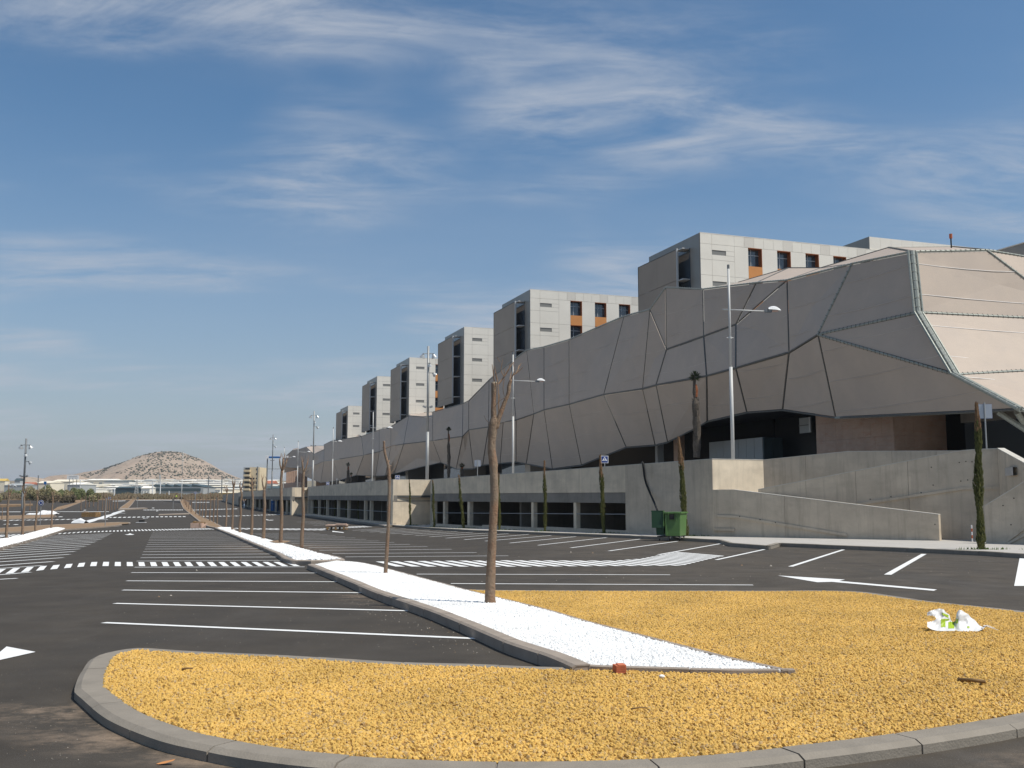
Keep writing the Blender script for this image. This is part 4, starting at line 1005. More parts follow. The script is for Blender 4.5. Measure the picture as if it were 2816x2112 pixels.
# stone clad corner block
su0 = onv(2460, 1200, 46.2); 
s_l = onv(2246, 1200, 46.2); uc = UX*su0.x+UY*su0.y; ul = UX*s_l.x+UY*s_l.y
vr = (lambda p: VX*p.x+VY*p.y)(onu(2693, 1200, uc))
ubox(hosp, 'stone_core', M_TGAP, uc+.04, ul, 46.24, max(50.6, vr-.04), 2.5, 9.2)
def tiles(c_fix, along, s0, s1, z0, z1, tw, th, face):
    k = 0; z = z0
    while z < z1-.2:
        h = min(th, z1-z); s = s0+(0 if k % 2 == 0 else -tw*.37); 
        while s < s1-.05:
            a = max(s, s0); w = min(s+tw*random.choice((.62, 1, 1.0)), s1)
            s_next = w if w > a else s+tw
            if w-a > .15:
                o_ = random.uniform(0, .006)
                if face == 'v':   # face at constant v, runs along u
                    vs = [UV(u, v, zz) for u in (a+.005, w-.005) for v in (c_fix-.04-o_, c_fix+.03) for zz in (z+.005, z+h-.005)]
                else:
                    vs = [UV(u, v, zz) for u in (c_fix-.04-o_, c_fix+.03) for v in (a+.005, w-.005) for zz in (z+.005, z+h-.005)]
                MB().add(vs, [(0, 1, 3, 2), (4, 6, 7, 5), (0, 4, 5, 1), (2, 3, 7, 6), (0, 2, 6, 4), (1, 5, 7, 3)]).build('stone_slab', M_STONE, hosp)
            s = s_next
        z += h; k += 1
tiles(46.2, None, uc+.01, ul, 3.0, 8.3, 1.15, 1.28, 'v')
tiles(uc, None, 46.2, vr, 3.0, 8.3, 1.25, 1.28, 'u')
# pale lower volume in the dark recess, its slit window and the lit opening
pv0 = onv(2097, 1230, 48.6); pl = onv(1950, 1230, 48.6)
u_a = UX*pv0.x+UY*pv0.y; u_b = UX*pl.x+UY*pl.y
for i in range(7):
    a = u_a+(u_b-u_a)*i/7; b = u_a+(u_b-u_a)*(i+1)/7
    ubox(hosp, 'cladding_panel', M_GRW, a+.02, b-.02, 48.6, 48.9, 2.6, at(2000, 1208, 60).z*0+onv(2060, 1206, 48.6).z)
for i in range(6):
    v0 = 48.62+i*.9; ubox(hosp, 'cladding_panel', M_DKT, u_a-.15, u_a-.03, v0+.01, v0+.88, 2.6, onv(2060, 1206, 48.6).z-.02)
uo = lambda px, py: (lambda p: (UX*p.x+UY*p.y, p.z))(onv(px, py, 49.7))
(ua, za), (ub, zb) = uo(2226, 1147), uo(2199, 1192)
ubox(hosp, 'window_pane', M_GRW, ua+.05, ub, 49.7, 49.8, zb, za)
ubox(hosp, 'window_frame', M_FRAME, ua-.22, ua, 49.6, 49.7, zb, za)
ubox(hosp, 'window_bar', M_RIB, ua, ub, 49.6, 49.68, zb+(za-zb)*.48, zb+(za-zb)*.52)
# columns and pale fins under the skin, farther along
for px, py0, w_, m in [(1812, 1235, .5, M_GRW), (1866, 1215, .9, M_STONE), (1240, 1285, .5, M_GRW), (1070, 1300, .5, M_GRW)]:
    p = onv(px, py0, 47.5); u = UX*p.x+UY*p.y
    ubox(hosp, 'column', m, u-w_/2, u+w_/2, 47.2, 47.9, 2.5, 8.2)
for i, px in enumerate(range(788, 836, 5)):
    p = onv(px, 1310, 44.6); u = UX*p.x+UY*p.y
    ubox(hosp, 'fin', M_STONE, u-.4, u+.4, 44.5, 46, 2.5, 10.4)
pL = onv(776, 1330, 44.2); uL = UX*pL.x+UY*pL.y
ubox(hosp, 'end_wall', M_STONE, uL-52, uL, 44.0, 44.4, 2.2, 6.3)
ubox(hosp, 'teal_glazing', M_DKT, 118, 150, 50.0, 50.3, 2.5, 5.2)  # plain dark teal strip under the skin
# diagonal struts under the right corner
for (x0, y0, x1, y1) in [(2745, 1133, 2835, 1192), (2796, 1133, 2822, 1172)]:
    MB().tube([onv(x0, y0, 43.0), onv(x1, y1, 44.2)], .16, 8).build('strut', M_TRUSS, hosp)
ubox(hosp, 'dark_beam', M_CONCD, 40, 51.5, 49.5, 50, 6.3, 6.9)
p = onv(2730, 1131, 43.2)
MB().tube([nodes['b8'], onv(2763, 1128, 43.3)], .1, 6).build('edge_beam', M_TRUSS, hosp)
# roof light mast
p = at(2616, 678, 72)
mst = empty('roof_beacon', p, label='thin mast with a red lamp on top of the mesh roof', cat='beacon')
MB().tube([(0, 0, -1), (0, 0, .62)], .05, 6).build('mast', M_RUB, mst)
MB().tube([(0, 0, .62), (0, 0, .95)], .12, 8).build('red_lamp', M_BRICK, mst)

# ------------------------------------------------------------------ bed towers
def bx(M, name, m, parent, u0, u1, v0, v1, z0, z1, meshes={}):
    key = (name, m.name, round(u1-u0, 2), round(v1-v0, 2), round(z1-z0, 2))
    if key not in meshes:
        mb = MB(); mb.add([Vector((u*UX+v*VX, u*UY+v*VY, z)) for u in (0, u1-u0) for v in (0, v1-v0) for z in (0, z1-z0)],
                          [(0, 1, 3, 2), (4, 6, 7, 5), (0, 4, 5, 1), (2, 3, 7, 6), (0, 2, 6, 4), (1, 5, 7, 3)])
        meshes[key] = mb.mesh(name, m)
    o = bpy.data.objects.new(name, meshes[key]); COL.objects.link(o); o.parent = parent
    o.location = (u0*UX+v0*VX, u0*UY+v0*VY, z0); return o
FL = 3.36
def tower(px, py, label, length=40, zt=29.2, width=11.6, visible_t=40, zlow=13, nv0=5.85, slots_black=()):
    rz_ = ray(px, py)[1]; Y = (zt-HC)/rz_; c = at(px, py, Y)
    r = empty('hospital_tower', (c.x, c.y, 0), label=label, cat='tower block', group='bed towers rising behind the mesh skin')
    # local u,v frame: u into the picture, v to the right
    bx(r, 'core', M_TGAP, r, .70, width, .06, length, 2.6, zt-.06)
    bx(r, 'core', M_TGAP, r, .052, .70, .06, 4.14, 2.6, zt-.06)
    bx(r, 'core', M_TGAP, r, .052, .70, 4.15, length, zt-1.14, zt-.06)
    bx(r, 'parapet', M_TPAN, r, 0, .12, 0, length, zt-.06, zt+.04)
    bx(r, 'end_cladding', M_TEND, r, .12, 2.1, 0, .06, 2.6, zt)
    bx(r, 'end_cladding', M_TEND, r, 2.1, width, 0, .06, zt-1.15, zt)
    bx(r, 'end_glazing', M_GLASSB, r, 2.1, width, .0, .055, 2.6, zt-1.16)
    k = 0; z = zt-1.15
    while z-FL > zlow-4:
        bx(r, 'floor_bracket', M_FRAME, r, 2.3, 3.6, -.85, .0, z-.12, z)
        z -= FL
    # screen
    su0, su1 = 3.3, width+.9
    z = zt-1.15
    i = 0
    while z > 16.9+.1 and z > zlow-4:
        z0 = max(z-FL, 16.9) if zlow > 12 else z-FL
        bx(r, 'screen_panel', M_SCR, r, su0+.06, (su0+su1)/2-.01, -.95, -.88, z0+.02, z-.02)
        bx(r, 'screen_panel', M_SCR, r, (su0+su1)/2+.01, su1-.04, -.95, -.88, z0+.02, z-.02)
        z -= FL; i += 1
    bx(r, 'screen_frame', M_FRAME, r, su0-.06, su0+.05, -1.02, -.82, 16.9, zt-1.05)
    bx(r, 'screen_frame', M_RIB, r, su1-.03, su1+.05, -.98, -.1, 16.9, zt-1.1)
    bx(r, 'screen_frame', M_RIB, r, su0+.05, su1-.03, -.97, -.86, zt-1.16, zt-1.08)
    # panels of the long face
    d_ = .05
    def pan(v0, v1, z0, z1, m=M_TPAN):
        if z1 < zlow: return
        bx(r, 'wall_panel', m, r, -.0, d_, v0+.012, v1-.012, z0+.012, z1-.012)
    for a, b in ((0, 1.4), (1.4, 4.15)):
        z = zt; k = 0
        while z > zlow:
            h = 1.15 if k == 0 else FL/2
            if a > 1 and k and k % 2 == 1:
                # slot window: glass with frame, panels around
                wz1 = z-.62; wz0 = z-1.12; v0, v1 = 1.5, 3.1
                pan(a, b, wz1, z); pan(a, b, z-h, wz0); pan(v1, b, wz0, wz1)
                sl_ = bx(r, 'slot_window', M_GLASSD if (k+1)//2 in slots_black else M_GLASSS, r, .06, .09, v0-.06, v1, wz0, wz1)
            else: pan(a, b, z-h, z)
            z -= h; k += 1
    cols = []; v = nv0
    edges_ = [4.15]
    while v < min(length, visible_t)-2:
        cols.append((v, v+1.72)); v += 3.65
    # top band, narrow panels
    v = 4.15
    while v < min(length, visible_t)-.2:
        pan(v, v+1.22 if v+1.22 < length else length, zt-1.15, zt, M_TPAN if int(v) % 5 else M_TPAN2); v += 1.22
    prev = 4.15
    for (a, b) in cols+[(min(length, visible_t), min(length, visible_t)+.01)]:
        z = zt-1.15
        while z > zlow:
            pan(prev, a, z-FL, z)
            bx(r, 'pier', M_TGAP, r, .053, .69, prev+.001, a-.001, z-FL, z-.001)
            if b-a > 1:
                pan_top = z
                # niche: dark recess with glass, rust reveal on the right and above, orange spandrel below
                n = bx(r, 'window', M_GLASSB, r, .62, .66, a, b, z-2.02, z)
                bx(r, 'reveal', M_ORNGD, r, -.01, .62, b-.05, b+.0, z-2.0, z-.03)
                bx(r, 'reveal', M_ORNGD, r, -.01, .62, a, b-.05, z-.06, z-.0)
                bx(r, 'spandrel', M_ORNG, r, -.012, .1, a, b, z-FL+.01, z-2.02)
                for q in (.0, .62): bx(r, 'mullion', M_FRAME, r, .56, .61, a+q, a+q+.07, z-2.0, z-.06)
                bx(r, 'transom', M_FRAME, r, .56, .61, a+.07, b-.06, z-.72, z-.64)
            z -= FL
        prev = b
    return r, c
tower(1924.7, 639, 'grey panelled hospital tower nearest the camera, tallest in the picture', length=46, visible_t=34, zlow=21)
tower(1458, 795.6, 'second grey tower from the right, three orange-reveal windows above the mesh', visible_t=32, zlow=20)
tower(1276.4, 898.8, 'third grey tower from the right, behind the forked bare tree', length=30, visible_t=12, zlow=14, nv0=5.4, slots_black=(2, 3, 4))
tower(1126, 983, 'fourth grey tower, its corner behind the tall floodlight mast', length=26, visible_t=10, zlow=14, nv0=5.4, slots_black=(2, 3, 4))
tower(1037, 1034.5, 'fifth grey tower, narrow, between the floodlight mast and the lowest tower', length=22, visible_t=9, zlow=14, slots_black=(1, 2, 3, 4))
tower(957, 1115.8, 'lowest and farthest grey tower at the left end of the row', length=20, zt=25.6, visible_t=8, zlow=13, slots_black=(1, 2, 3, 4))
# roof block on the near tower and the end of a tower beyond the mesh roof
rb = at(2389.5, 650.6, 110)
ra = empty('rooftop_block', (rb.x, rb.y, 0), label='low panelled block rising behind the nearest tower, above the mesh roof', cat='building')
bx(ra, 'core', M_TGAP, ra, .06, 10, .06, 22, 20, rb.z-.02)
bx(ra, 'end_cladding', M_TEND, ra, .0, 10, 0, .05, 20, rb.z)
for i in range(14): bx(ra, 'wall_panel', M_TPAN, ra, 0, .05, .06+i*1.5, .06+i*1.5+1.48, 26, rb.z)
rb = onv(2900, 650, 74); rb.z = at(2816, 675, at(2816, 675, 109).y).z
p0 = at(2850, 664, 106)
rc = empty('hospital_tower', (p0.x, p0.y, 0), label='dark end wall of another tower at the right edge behind the mesh roof', cat='tower block', group='bed towers rising behind the mesh skin')
bx(rc, 'core', M_TEND, rc, 0, 12, 0, 20, 10, at(2816, 675, 108.5).z)
bx(rc, 'parapet', M_TPAN, rc, -.1, 12.1, -.1, 20, at(2816, 675, 108.5).z+.002, at(2816, 675, 108.5).z+.12)

# ------------------------------------------------------------------ pollarded street trees
def limb(parent, name, pts, rad, m, n=10, sub=3, wob=.0):
    P = arc(pts, sub); R = []
    for i in range(len(P)):
        t = i/(len(P)-1)*(len(rad)-1); k = min(int(t), len(rad)-2); R.append(rad[k]+(rad[k+1]-rad[k])*(t-k))
    if wob: P = [p+Vector((random.uniform(-wob, wob), random.uniform(-wob, wob), 0)) if 0 < i < len(P)-1 else p for i, p in enumerate(P)]
    mb = MB(); mb.tube(P, R, n)
    # uneven bark: push ring vertices about
    vv = []
    for i, v in enumerate(mb.v):
        k = i//n; p = P[min(k, len(P)-1)]; d = Vector(v)-p
        f = 1+.12*noise.noise(Vector(v)*6)+.06*noise.noise(Vector(v)*22)
        vv.append(tuple(p+d*f))
    mb.v = vv
    return mb.build(name, m, parent, smooth=True)
def px_tree(base_px, Y, label, trunk, limbs, twigs, group):
    b = at(base_px[0], base_px[1], Y)
    r = empty('bare_tree', b, label=label, cat='tree', group=group)
    c = lambda x, y, dy=0: at(x, y, Y+dy)-b
    limb(r, 'trunk', [c(*p[:2]) for p in trunk], [p[2] for p in trunk], M_BARK, 16, 5)
    for L in limbs:
        o = limb(r, 'limb', [c(*p) for p in L[0]], L[1], M_BARK, 12, 4)
        if L[2]:
            q = c(*L[0][-1]); t = (q-c(*L[0][-2])).normalized()
            MB().tube([q, q+t*.012], L[1][-1]*.97, 12).build('cut_face', M_CUT, o)
    for i, t in enumerate(twigs):
        pts, r0 = t; dy = random.uniform(-.12, .12)
        pp = [c(x, y, dy*k/(len(pts)-1)) for k, (x, y) in enumerate(pts)]
        MB().tube(arc(pp, 3), [r0*(1-.6*k/(3*(len(pp)-1))) for k in range(3*(len(pp)-1)+1)], 5).build('twig', M_TWIG, r)
    return r
GT = 'bare pollarded trees in the pebble islands'
z8 = lambda pts: [(1300+x*.1447, 960+y*.1447) for x, y in pts]
t1b = G(1347, 1658, .11)
px_tree((1347, 1660), t1b.y, 'largest forked bare tree, tangle of dry twigs, rooted in the white pebbles', 
        [(1347, 1662, .088), (1348, 1640, .080), (1349, 1600, .072), (1352, 1520, .066), (1356, 1440, .063), (1359.5, 1380, .062), (1359, 1330, .064), (1357, 1280, .063), (1352, 1235, .062), (1354, 1195, .066), (1357, 1166, .070), (1360, 1150, .052)],
        [(z8([(400, 1480), (400, 1300), (395, 1150), (398, 950), (402, 800), (405, 640)]), [.05, .042, .038, .040, .042], True),
         (z8([(440, 1500), (490, 1330), (560, 1140), (620, 980), (680, 830), (690, 700), (725, 590)]), [.045, .036, .031, .028, .030, .024], False)],
        [(z8([(490, 660), (600, 520), (700, 350), (780, 250)]), .014), (z8([(410, 620), (385, 400), (368, 290)]), .010), (z8([(470, 600), (430, 440), (415, 320)]), .010), (z8([(725, 590), (760, 500), (810, 460), (865, 380), (920, 265)]), .013),
         (z8([(810, 470), (890, 410), (955, 335)]), .009), (z8([(735, 560), (785, 420), (765, 240)]), .009), (z8([(600, 520), (545, 430), (545, 340), (572, 180)]), .009), (z8([(615, 500), (600, 430), (585, 350)]), .007),
         (z8([(600, 560), (575, 750), (600, 890), (640, 905)]), .006), (z8([(370, 1170), (430, 1080), (520, 980), (650, 905)]), .008), (z8([(500, 1230), (490, 980), (480, 700), (450, 520), (425, 430)]), .012),
         (z8([(700, 600), (720, 500), (740, 430)]), .008), (z8([(500, 850), (515, 960), (480, 1060)]), .006), (z8([(470, 600), (440, 520), (452, 440)]), .008), (z8([(640, 470), (690, 380), (700, 270)]), .008), (z8([(520, 240), (475, 180), (470, 150)]), .005), (z8([(540, 1020), (580, 1060), (520, 1190)]), .005),
         (z8([(330, 1420), (250, 1340), (215, 1260)]), .005), (z8([(860, 380), (870, 330), (890, 300)]), .006)], GT)
z6 = lambda pts: [(1000+x*.241, 1200+y*.241) for x, y in pts]
t2b = G(1059, 1575, .12)
px_tree((1059, 1577), t2b.y, 'single crooked cut trunk without a fork, at the far part of the pebble wedge',
        [(1060, 1578, .046), (1061, 1560, .043), (1064, 1513, .040), (1067.5, 1453, .038), (1069, 1405, .037), (1070.5, 1344, .036), (1069.5, 1296, .036), (1067, 1277, .034), (1061, 1256, .030), (1057, 1236, .027), (1056, 1213, .025)], [],
        [(z6([(310, 430), (345, 370), (380, 310), (386, 265)]), .006), (z6([(262, 130), (320, 112), (362, 108), (366, 165)]), .005), (z6([(295, 335), (320, 338)]), .012), (z6([(285, 290), (297, 272)]), .012), (z6([(228, 128), (210, 132)]), .012), (z6([(262, 122), (270, 116)]), .010), (z6([(300, 480), (322, 478)]), .010), (z6([(298, 655), (312, 648)]), .009)], GT)
def small_tree(px, pyb, pyt, wpx, label, seed, hgt=.12, crown=.8, lean=0, group=GT, stubs=None):
    random.seed(seed); b = G(px, pyb, hgt-.03); Y = b.y; H = at(px, pyt, Y).z-b.z
    r = empty('bare_tree', b, label=label, cat='tree', group=group)
    rad = wpx/FPX*Y/2; k = .84 if crown else 1
    pts = [Vector((lean*t*H*.12+random.uniform(-.02, .02)*H*.6, 0, t*H*k)) for t in (0, .2, .45, .7, .88, 1)]
    pts[0] = Vector((0, 0, -.05))
    limb(r, 'trunk', pts, [rad*1.12, rad, rad*.9, rad*.82, rad*.76, rad*.74], M_BARK, 8, 3)
    top = pts[-1]
    if crown:
        n = stubs or random.choice((3, 4))
        for i in range(n):
            a = 2*pi*i/n+random.uniform(-.4, .4); L = H*.17*random.uniform(.6, 1.15)*crown; s_ = .36*random.uniform(.5, 1.3)
            e = top+Vector((cos(a)*s_*L, sin(a)*s_*L, L)); mid = top.lerp(e, .45)+Vector((cos(a), sin(a), 0))*.08*L
            limb(r, 'limb', [top-Vector((0, 0, .1*L)), mid, e], [rad*.55, rad*.42, rad*.34], M_BARK, 6, 2)
            if H > 1.8 and wpx > 5:
                for j in range(2):
                    w = e+Vector((random.uniform(-.12, .12), random.uniform(-.1, .1), random.uniform(.15, .45)))*H*.22
                    MB().tube([e-Vector((0, 0, .02)), e.lerp(w, .5)+Vector((.02, 0, 0)), w], [rad*.16, rad*.12, rad*.05], 4).build('twig', M_TWIG, r)
    return r
o2 = 'second pebble island'
small_tree(829.5, 1509, 1258, 10, 'nearest bare tree of the '+o2+', short forked crown', 11)
small_tree(771.5, 1495, 1255, 10, 'tallest slim bare tree of the '+o2+', three upright stubs', 12)
small_tree(724, 1484, 1318, 9.5, 'low bare tree third from the near end, '+o2, 13)
small_tree(691, 1474.5, 1312, 8, 'bare tree of the '+o2+' standing right before the cream flats', 14)
small_tree(660, 1466.5, 1325, 7, 'bare tree left of the cream flats on the '+o2, 15)
small_tree(638.6, 1458.5, 1316, 6, 'thin bare tree last but one on the '+o2, 16)
small_tree(620.6, 1450.8, 1335, 5, 'thinnest bare tree at the far tip of the '+o2, 17)
GS = 'bare trees on the third, soil tree island'
for i, (x, y, t) in enumerate([(597, 1442, 1352), (587, 1437.5, 1356), (577, 1433, 1350), (565, 1426.5, 1356), (556, 1423.5, 1357), (548, 1420, 1351), (537.7, 1414.5, 1356), (526, 1409, 1354), (519, 1401, 1358), (514, 1395, 1358), (510, 1389.5, 1359), (506.5, 1384, 1360)]):
    small_tree(x, y, t, 3.6 if i < 4 else 2.8, ['nearest thin sapling of the brown soil island, far right of its row', 'second nearest thin sapling of the brown soil island', 'third nearest thin sapling of the brown soil island', 'sapling right of the round sign on the brown soil island', 'sapling directly behind the middle of the brown soil island', 'taller dark sapling left of the round sign on the soil island'][i] if i < 6 else 'tiny far sapling at the curving end of the brown soil island', 30+i, .1, .6, group=GS)
GL = 'bare trees at the left edge of the car park'
small_tree(17.6, 1482, 1338, 7.5, 'bare tree nearest the left edge, first on the white pebble island', 50, group=GL)
small_tree(61.5, 1473, 1338, 7, 'bare tree in front of the far left mast, second on the white pebble island', 51, group=GL)
small_tree(97.5, 1462.5, 1345, 5.5, 'thin bare tree just left of the round blue sign', 52, group=GL)
small_tree(140.5, 1454, 1350, 5, 'thin bare tree at the tip of the white pebble island at left', 53, group=GL)
SAP = ['leftmost tiny sapling of the far left group, above the rubble crate', 'second tiny sapling from the left in the far left group', 'third tiny sapling from the left in the far left group', 'fourth tiny sapling from the left in the far left group', 'tiny sapling right of the rubble crate', 'tiny sapling left of the pale thin sign post', '',
 'first tiny sapling right of the pale thin sign post', 'tiny sapling just right of the small round far sign', 'second tiny sapling right of the small round far sign', 'tiny sapling last but one of the far left group', 'rightmost tiny sapling of the far left group', '', '', 'faint far sapling directly behind the small round far sign']
for i, (x, y, t) in enumerate([(222, 1404, 1366), (235, 1397, 1362), (245, 1395, 1363), (257, 1393, 1362), (268.5, 1405, 1361), (281, 1404, 1366), (288, 1425, 1352), (294, 1404, 1364), (300, 1405.5, 1360), (307, 1404.5, 1363), (315, 1402.5, 1359), (322.5, 1399.5, 1357), (5, 1428, 1388), (82, 1404, 1377), (300.5, 1399, 1368)]):
    small_tree(x, y, t, 2.6, SAP[i] if i not in (6, 12, 13) else {6: 'sapling standing right against the pale thin sign post at left', 12: 'sapling at the extreme left edge behind the lamp mast', 13: 'tiny sapling left of the round blue sign, before the orange strip'}[i], 60+i, .08, .6, group='bare saplings on the far left islands')
random.seed(21)

# ------------------------------------------------------------------ tied columnar cypresses along the wall
def cypress(bx_, by, tx, ty, wpx, label, seed, red=.25, n=420, weeds=True):
    random.seed(seed); b = G(bx_, by, .13); Y = b.y; top = at(tx, ty, Y-.02)-b; H = top.z; R = wpx/FPX*Y/2
    r = empty('cypress', b, label=label, cat='cypress', group='thin tied cypresses planted along the wall')
    green = MB(); red_ = MB()
    def axis(t): return Vector((top.x*t, top.y*t*0, H*t))+Vector((.02*sin(t*9+seed), 0, 0))
    zr = 1-red
    pts = [axis(t) for t in [0, .15, .3, .45, .6, .75, .88, 1]]
    MB().tube(pts, [R*.5, R*.62, R*.62, R*.6, R*.5, R*.4, R*.3, R*.08], 7).build('stem', M_CYP, r)
    for i in range(n):
        t = random.random()**.9; prof = (.80+.2*sin(t*16+seed)) * (1 if t < .6 else 1-(t-.6)/.4*.72) * (.8 if t < .04 else 1)
        a = random.uniform(0, 2*pi); rr = R*prof*random.uniform(.72, 1.08); c = axis(t)+Vector((cos(a)*rr, sin(a)*rr, 0))
        s_ = R*random.uniform(.28, .55); up = Vector((cos(a)*.25, sin(a)*.25, 1)).normalized()*s_*random.uniform(1.2, 2.2); sd = Vector((-sin(a), cos(a), 0))*s_*.6; o_ = Vector((cos(a), sin(a), 0))*s_*.4
        (red_ if t > zr+random.uniform(-.05, .05) else green).add([c-sd-up*.4, c+sd-up*.4, c+up+o_*.2, c+o_], [(0, 1, 3), (0, 3, 2), (1, 2, 3)])
    green.build('foliage', M_CYP, r, fix=False)
    if red_.v: red_.build('dry_top', M_CYPR, r, fix=False)
    if weeds:
        g = MB()
        for i in range(90):
            x = random.gauss(0, .45)+.15; y = random.gauss(0, .12); h = random.uniform(.03, .12)
            g.add([(x, y, -.01), (x+.05, y+.01, -.01), (x+.03+random.uniform(-.04, .04), y, h)], [(0, 1, 2)])
        g.build('weeds', M_GRASS, r, fix=False, kind='stuff')
cypress(2697, 1512, 2687, 1112, 23, 'tallest cypress column, before the ramp, bare brown tip beside a sign back', 1, .17, 1500)
cypress(1887, 1475, 1867, 1204, 17, 'leaning olive cypress with a bare reddish tip, right of the green bin', 2, .30, 900)
cypress(1661, 1467, 1651, 1253, 14, 'cypress column standing before the last garage bay, beside the blue crossing sign', 3, .25, 700)
cypress(1500, 1462, 1497, 1268, 11, 'slim cypress with an orange tip in the middle of the garage bays', 4, .24, 600)
cypress(1374, 1458, 1371, 1303, 9, 'cypress half hidden behind the big forked tree trunk', 5, .1, 450)
cypress(1275, 1453.5, 1261, 1307, 10, 'leaning cypress left of the big forked tree', 6, .1, 450)
cypress(1194, 1450.5, 1189.6, 1320, 8.5, 'cypress at the left end of the nearest row of bays', 7, .08, 400)
cypress(1128.6, 1445, 1126, 1320, 7, 'very thin cypress before the sunlit concrete block', 8, .05, 350)
CYL = ['dark cypress just right of the crooked bare trunk, before a bay']*0+[
 'nearest cypress left of the crooked bare trunk, before the last left bay', 'second cypress left of the crooked bare trunk', 'third cypress left of the crooked bare trunk', 'fourth cypress left of the crooked bare trunk, beside a street lamp',
 'fifth cypress left of the crooked bare trunk', 'sixth cypress left of the crooked trunk, beside the second mast', 'cypress just right of the nearest tree of the second pebble island', 'leaning cypress before the small lit wall block',
 'cypress just right of the tallest slim bare tree', 'cypress right of the pair of blue toilets', 'cypress stake between the blue toilets and the tall slim tree', 'cypress stake directly behind the pair of blue toilets',
 'cypress stake just left of the pair of blue toilets']+['tiny far cypress stake along the last stretch of wall']*7
for i, (a, b, c, d, w) in enumerate([(1026.6, 1434.5, 1027, 1325, 6.5), (986, 1431, 984, 1337, 5.5), (952, 1426.5, 953, 1345, 5.5), (921, 1423.5, 923, 1337, 5), (893.7, 1420.5, 895, 1342, 4.6), (868.4, 1418, 869, 1339, 4.4), (847.5, 1415.5, 850, 1347, 4), (826, 1413.5, 821.5, 1350, 4),
                                     (796, 1409, 795, 1351, 3.6), (779, 1407, 780, 1351, 3.6), (765, 1405.3, 765.5, 1352, 3.4), (752, 1404, 753, 1352, 3.4), (741, 1402.6, 741, 1352, 3.2), (720, 1399, 718, 1354, 3.2), (711, 1397.5, 710, 1354, 3), (701, 1396, 700, 1355, 3), (690, 1393.5, 690, 1355, 2.8), (682, 1392, 682, 1356, 2.8), (673, 1390, 674, 1357, 2.6), (666, 1388.6, 666, 1357, 2.6)]):
    cypress(a, b, c, d, w, CYL[i], 20+i, .05, 120, False)

# ------------------------------------------------------------------ lamps and masts
def lamp(px, pt, pb, label, arm=True, Y=None, px2=None, side=1, la=2.9):
    rx = ray(px, 1300)[0]; Y = Y or 31.6/(VX*rx+VY); b = at(px2 or px, pb+6, Y); H = at(px, pt, Y).z-b.z
    r = empty('street_lamp', b, label=label, cat='street lamp', group='single arm street lamps behind the wall')
    dx = at(px, pt, Y).x-b.x
    s_ = 1 if Y > 60 else 1
    MB().tube([(0, 0, -1), (0, 0, H*.47)], .105, 10).build('lower_pole', M_POLE, r, smooth=True)
    MB().tube([(0, 0, H*.47), (0, 0, H-.25)], .07, 10).build('upper_pole', M_POLE, r, smooth=True)
    MB().tube([(0, 0, H-.25), (0, 0, H)], .075, 8).build('pole_cap', M_POLED, r)
    zc = H*.62
    MB().tube([(0, 0, zc-.06), (0, 0, zc+.06)], .10, 10).tube([(-.20, 0, zc), (.20, 0, zc)], .03, 6).build('collar', M_POLE, r)
    if arm:
        za = H*.765
        MB().tube([(-.42*side, -.0, za+.02), (la*.72*side, -.05, za-.10)], .042, 8).build('arm', M_POLE, r, smooth=True)
        # head: dark box, white shell, lens
        c = Vector((la*.76*side, -.05, za-.10))
        h = MB().box((c.x+.1*side, c.y, c.z+.03), (.38, .2, .2)).build('lamp_head', M_POLED, r)
        m = MB(); vs = []; fs = []; nx, ny = 8, 6
        for i in range(nx+1):
            for j in range(ny+1):
                x = i/nx; y = j/ny*2-1; hh = (sin(pi*min(1, x*.92+.08))**.7)*sqrt(max(0, 1-y*y))*.24
                vs.append((c.x+(.08+x*.78)*side, c.y+y*.19*(1-.35*x*x), c.z+.10+hh-x*.06))
        for i in range(nx):
            for j in range(ny): a = i*(ny+1)+j; fs.append((a, a+1, a+ny+2, a+ny+1))
        m.add(vs, fs); MB_bottom = [(c.x+.1*side, c.y-.17, c.z+.09), (c.x+.84*side, c.y-.12, c.z+.04), (c.x+.84*side, c.y+.12, c.z+.04), (c.x+.1*side, c.y+.17, c.z+.09)]
        m.add(MB_bottom, [(0, 1, 2, 3)]); m.build('lamp_shell', M_WPLA, h, smooth=False)
        MB().box((c.x+.5*side, c.y, c.z+.01), (.36, .2, .05)).build('lens', M_LENS, h)
    return r
lamp(2004, 728, 1258, 'nearest white street lamp with one arm, above the sunlit corner of the wall', px2=2016)
lamp(1411, 968, 1299, 'white street lamp just right of the big forked tree')
lamp(1023.5, 1129, 1326, 'street lamp left of the crooked bare trunk')
lamp(913.5, 1175, 1334, 'thin street lamp between the two nearest masts, its head out of sight', la=1.2)
lamp(817.3, 1212, 1337, 'distant street lamp before the left end of the mesh building')
lamp(779, 1229, 1340, 'farthest street lamp at the left corner of the mesh building')
lamp(2154*0+503, 1240, 1378, 'pale street lamp standing at the end of the third tree island', Y=G(498.5, 1378).y, px2=498.5, arm=False)
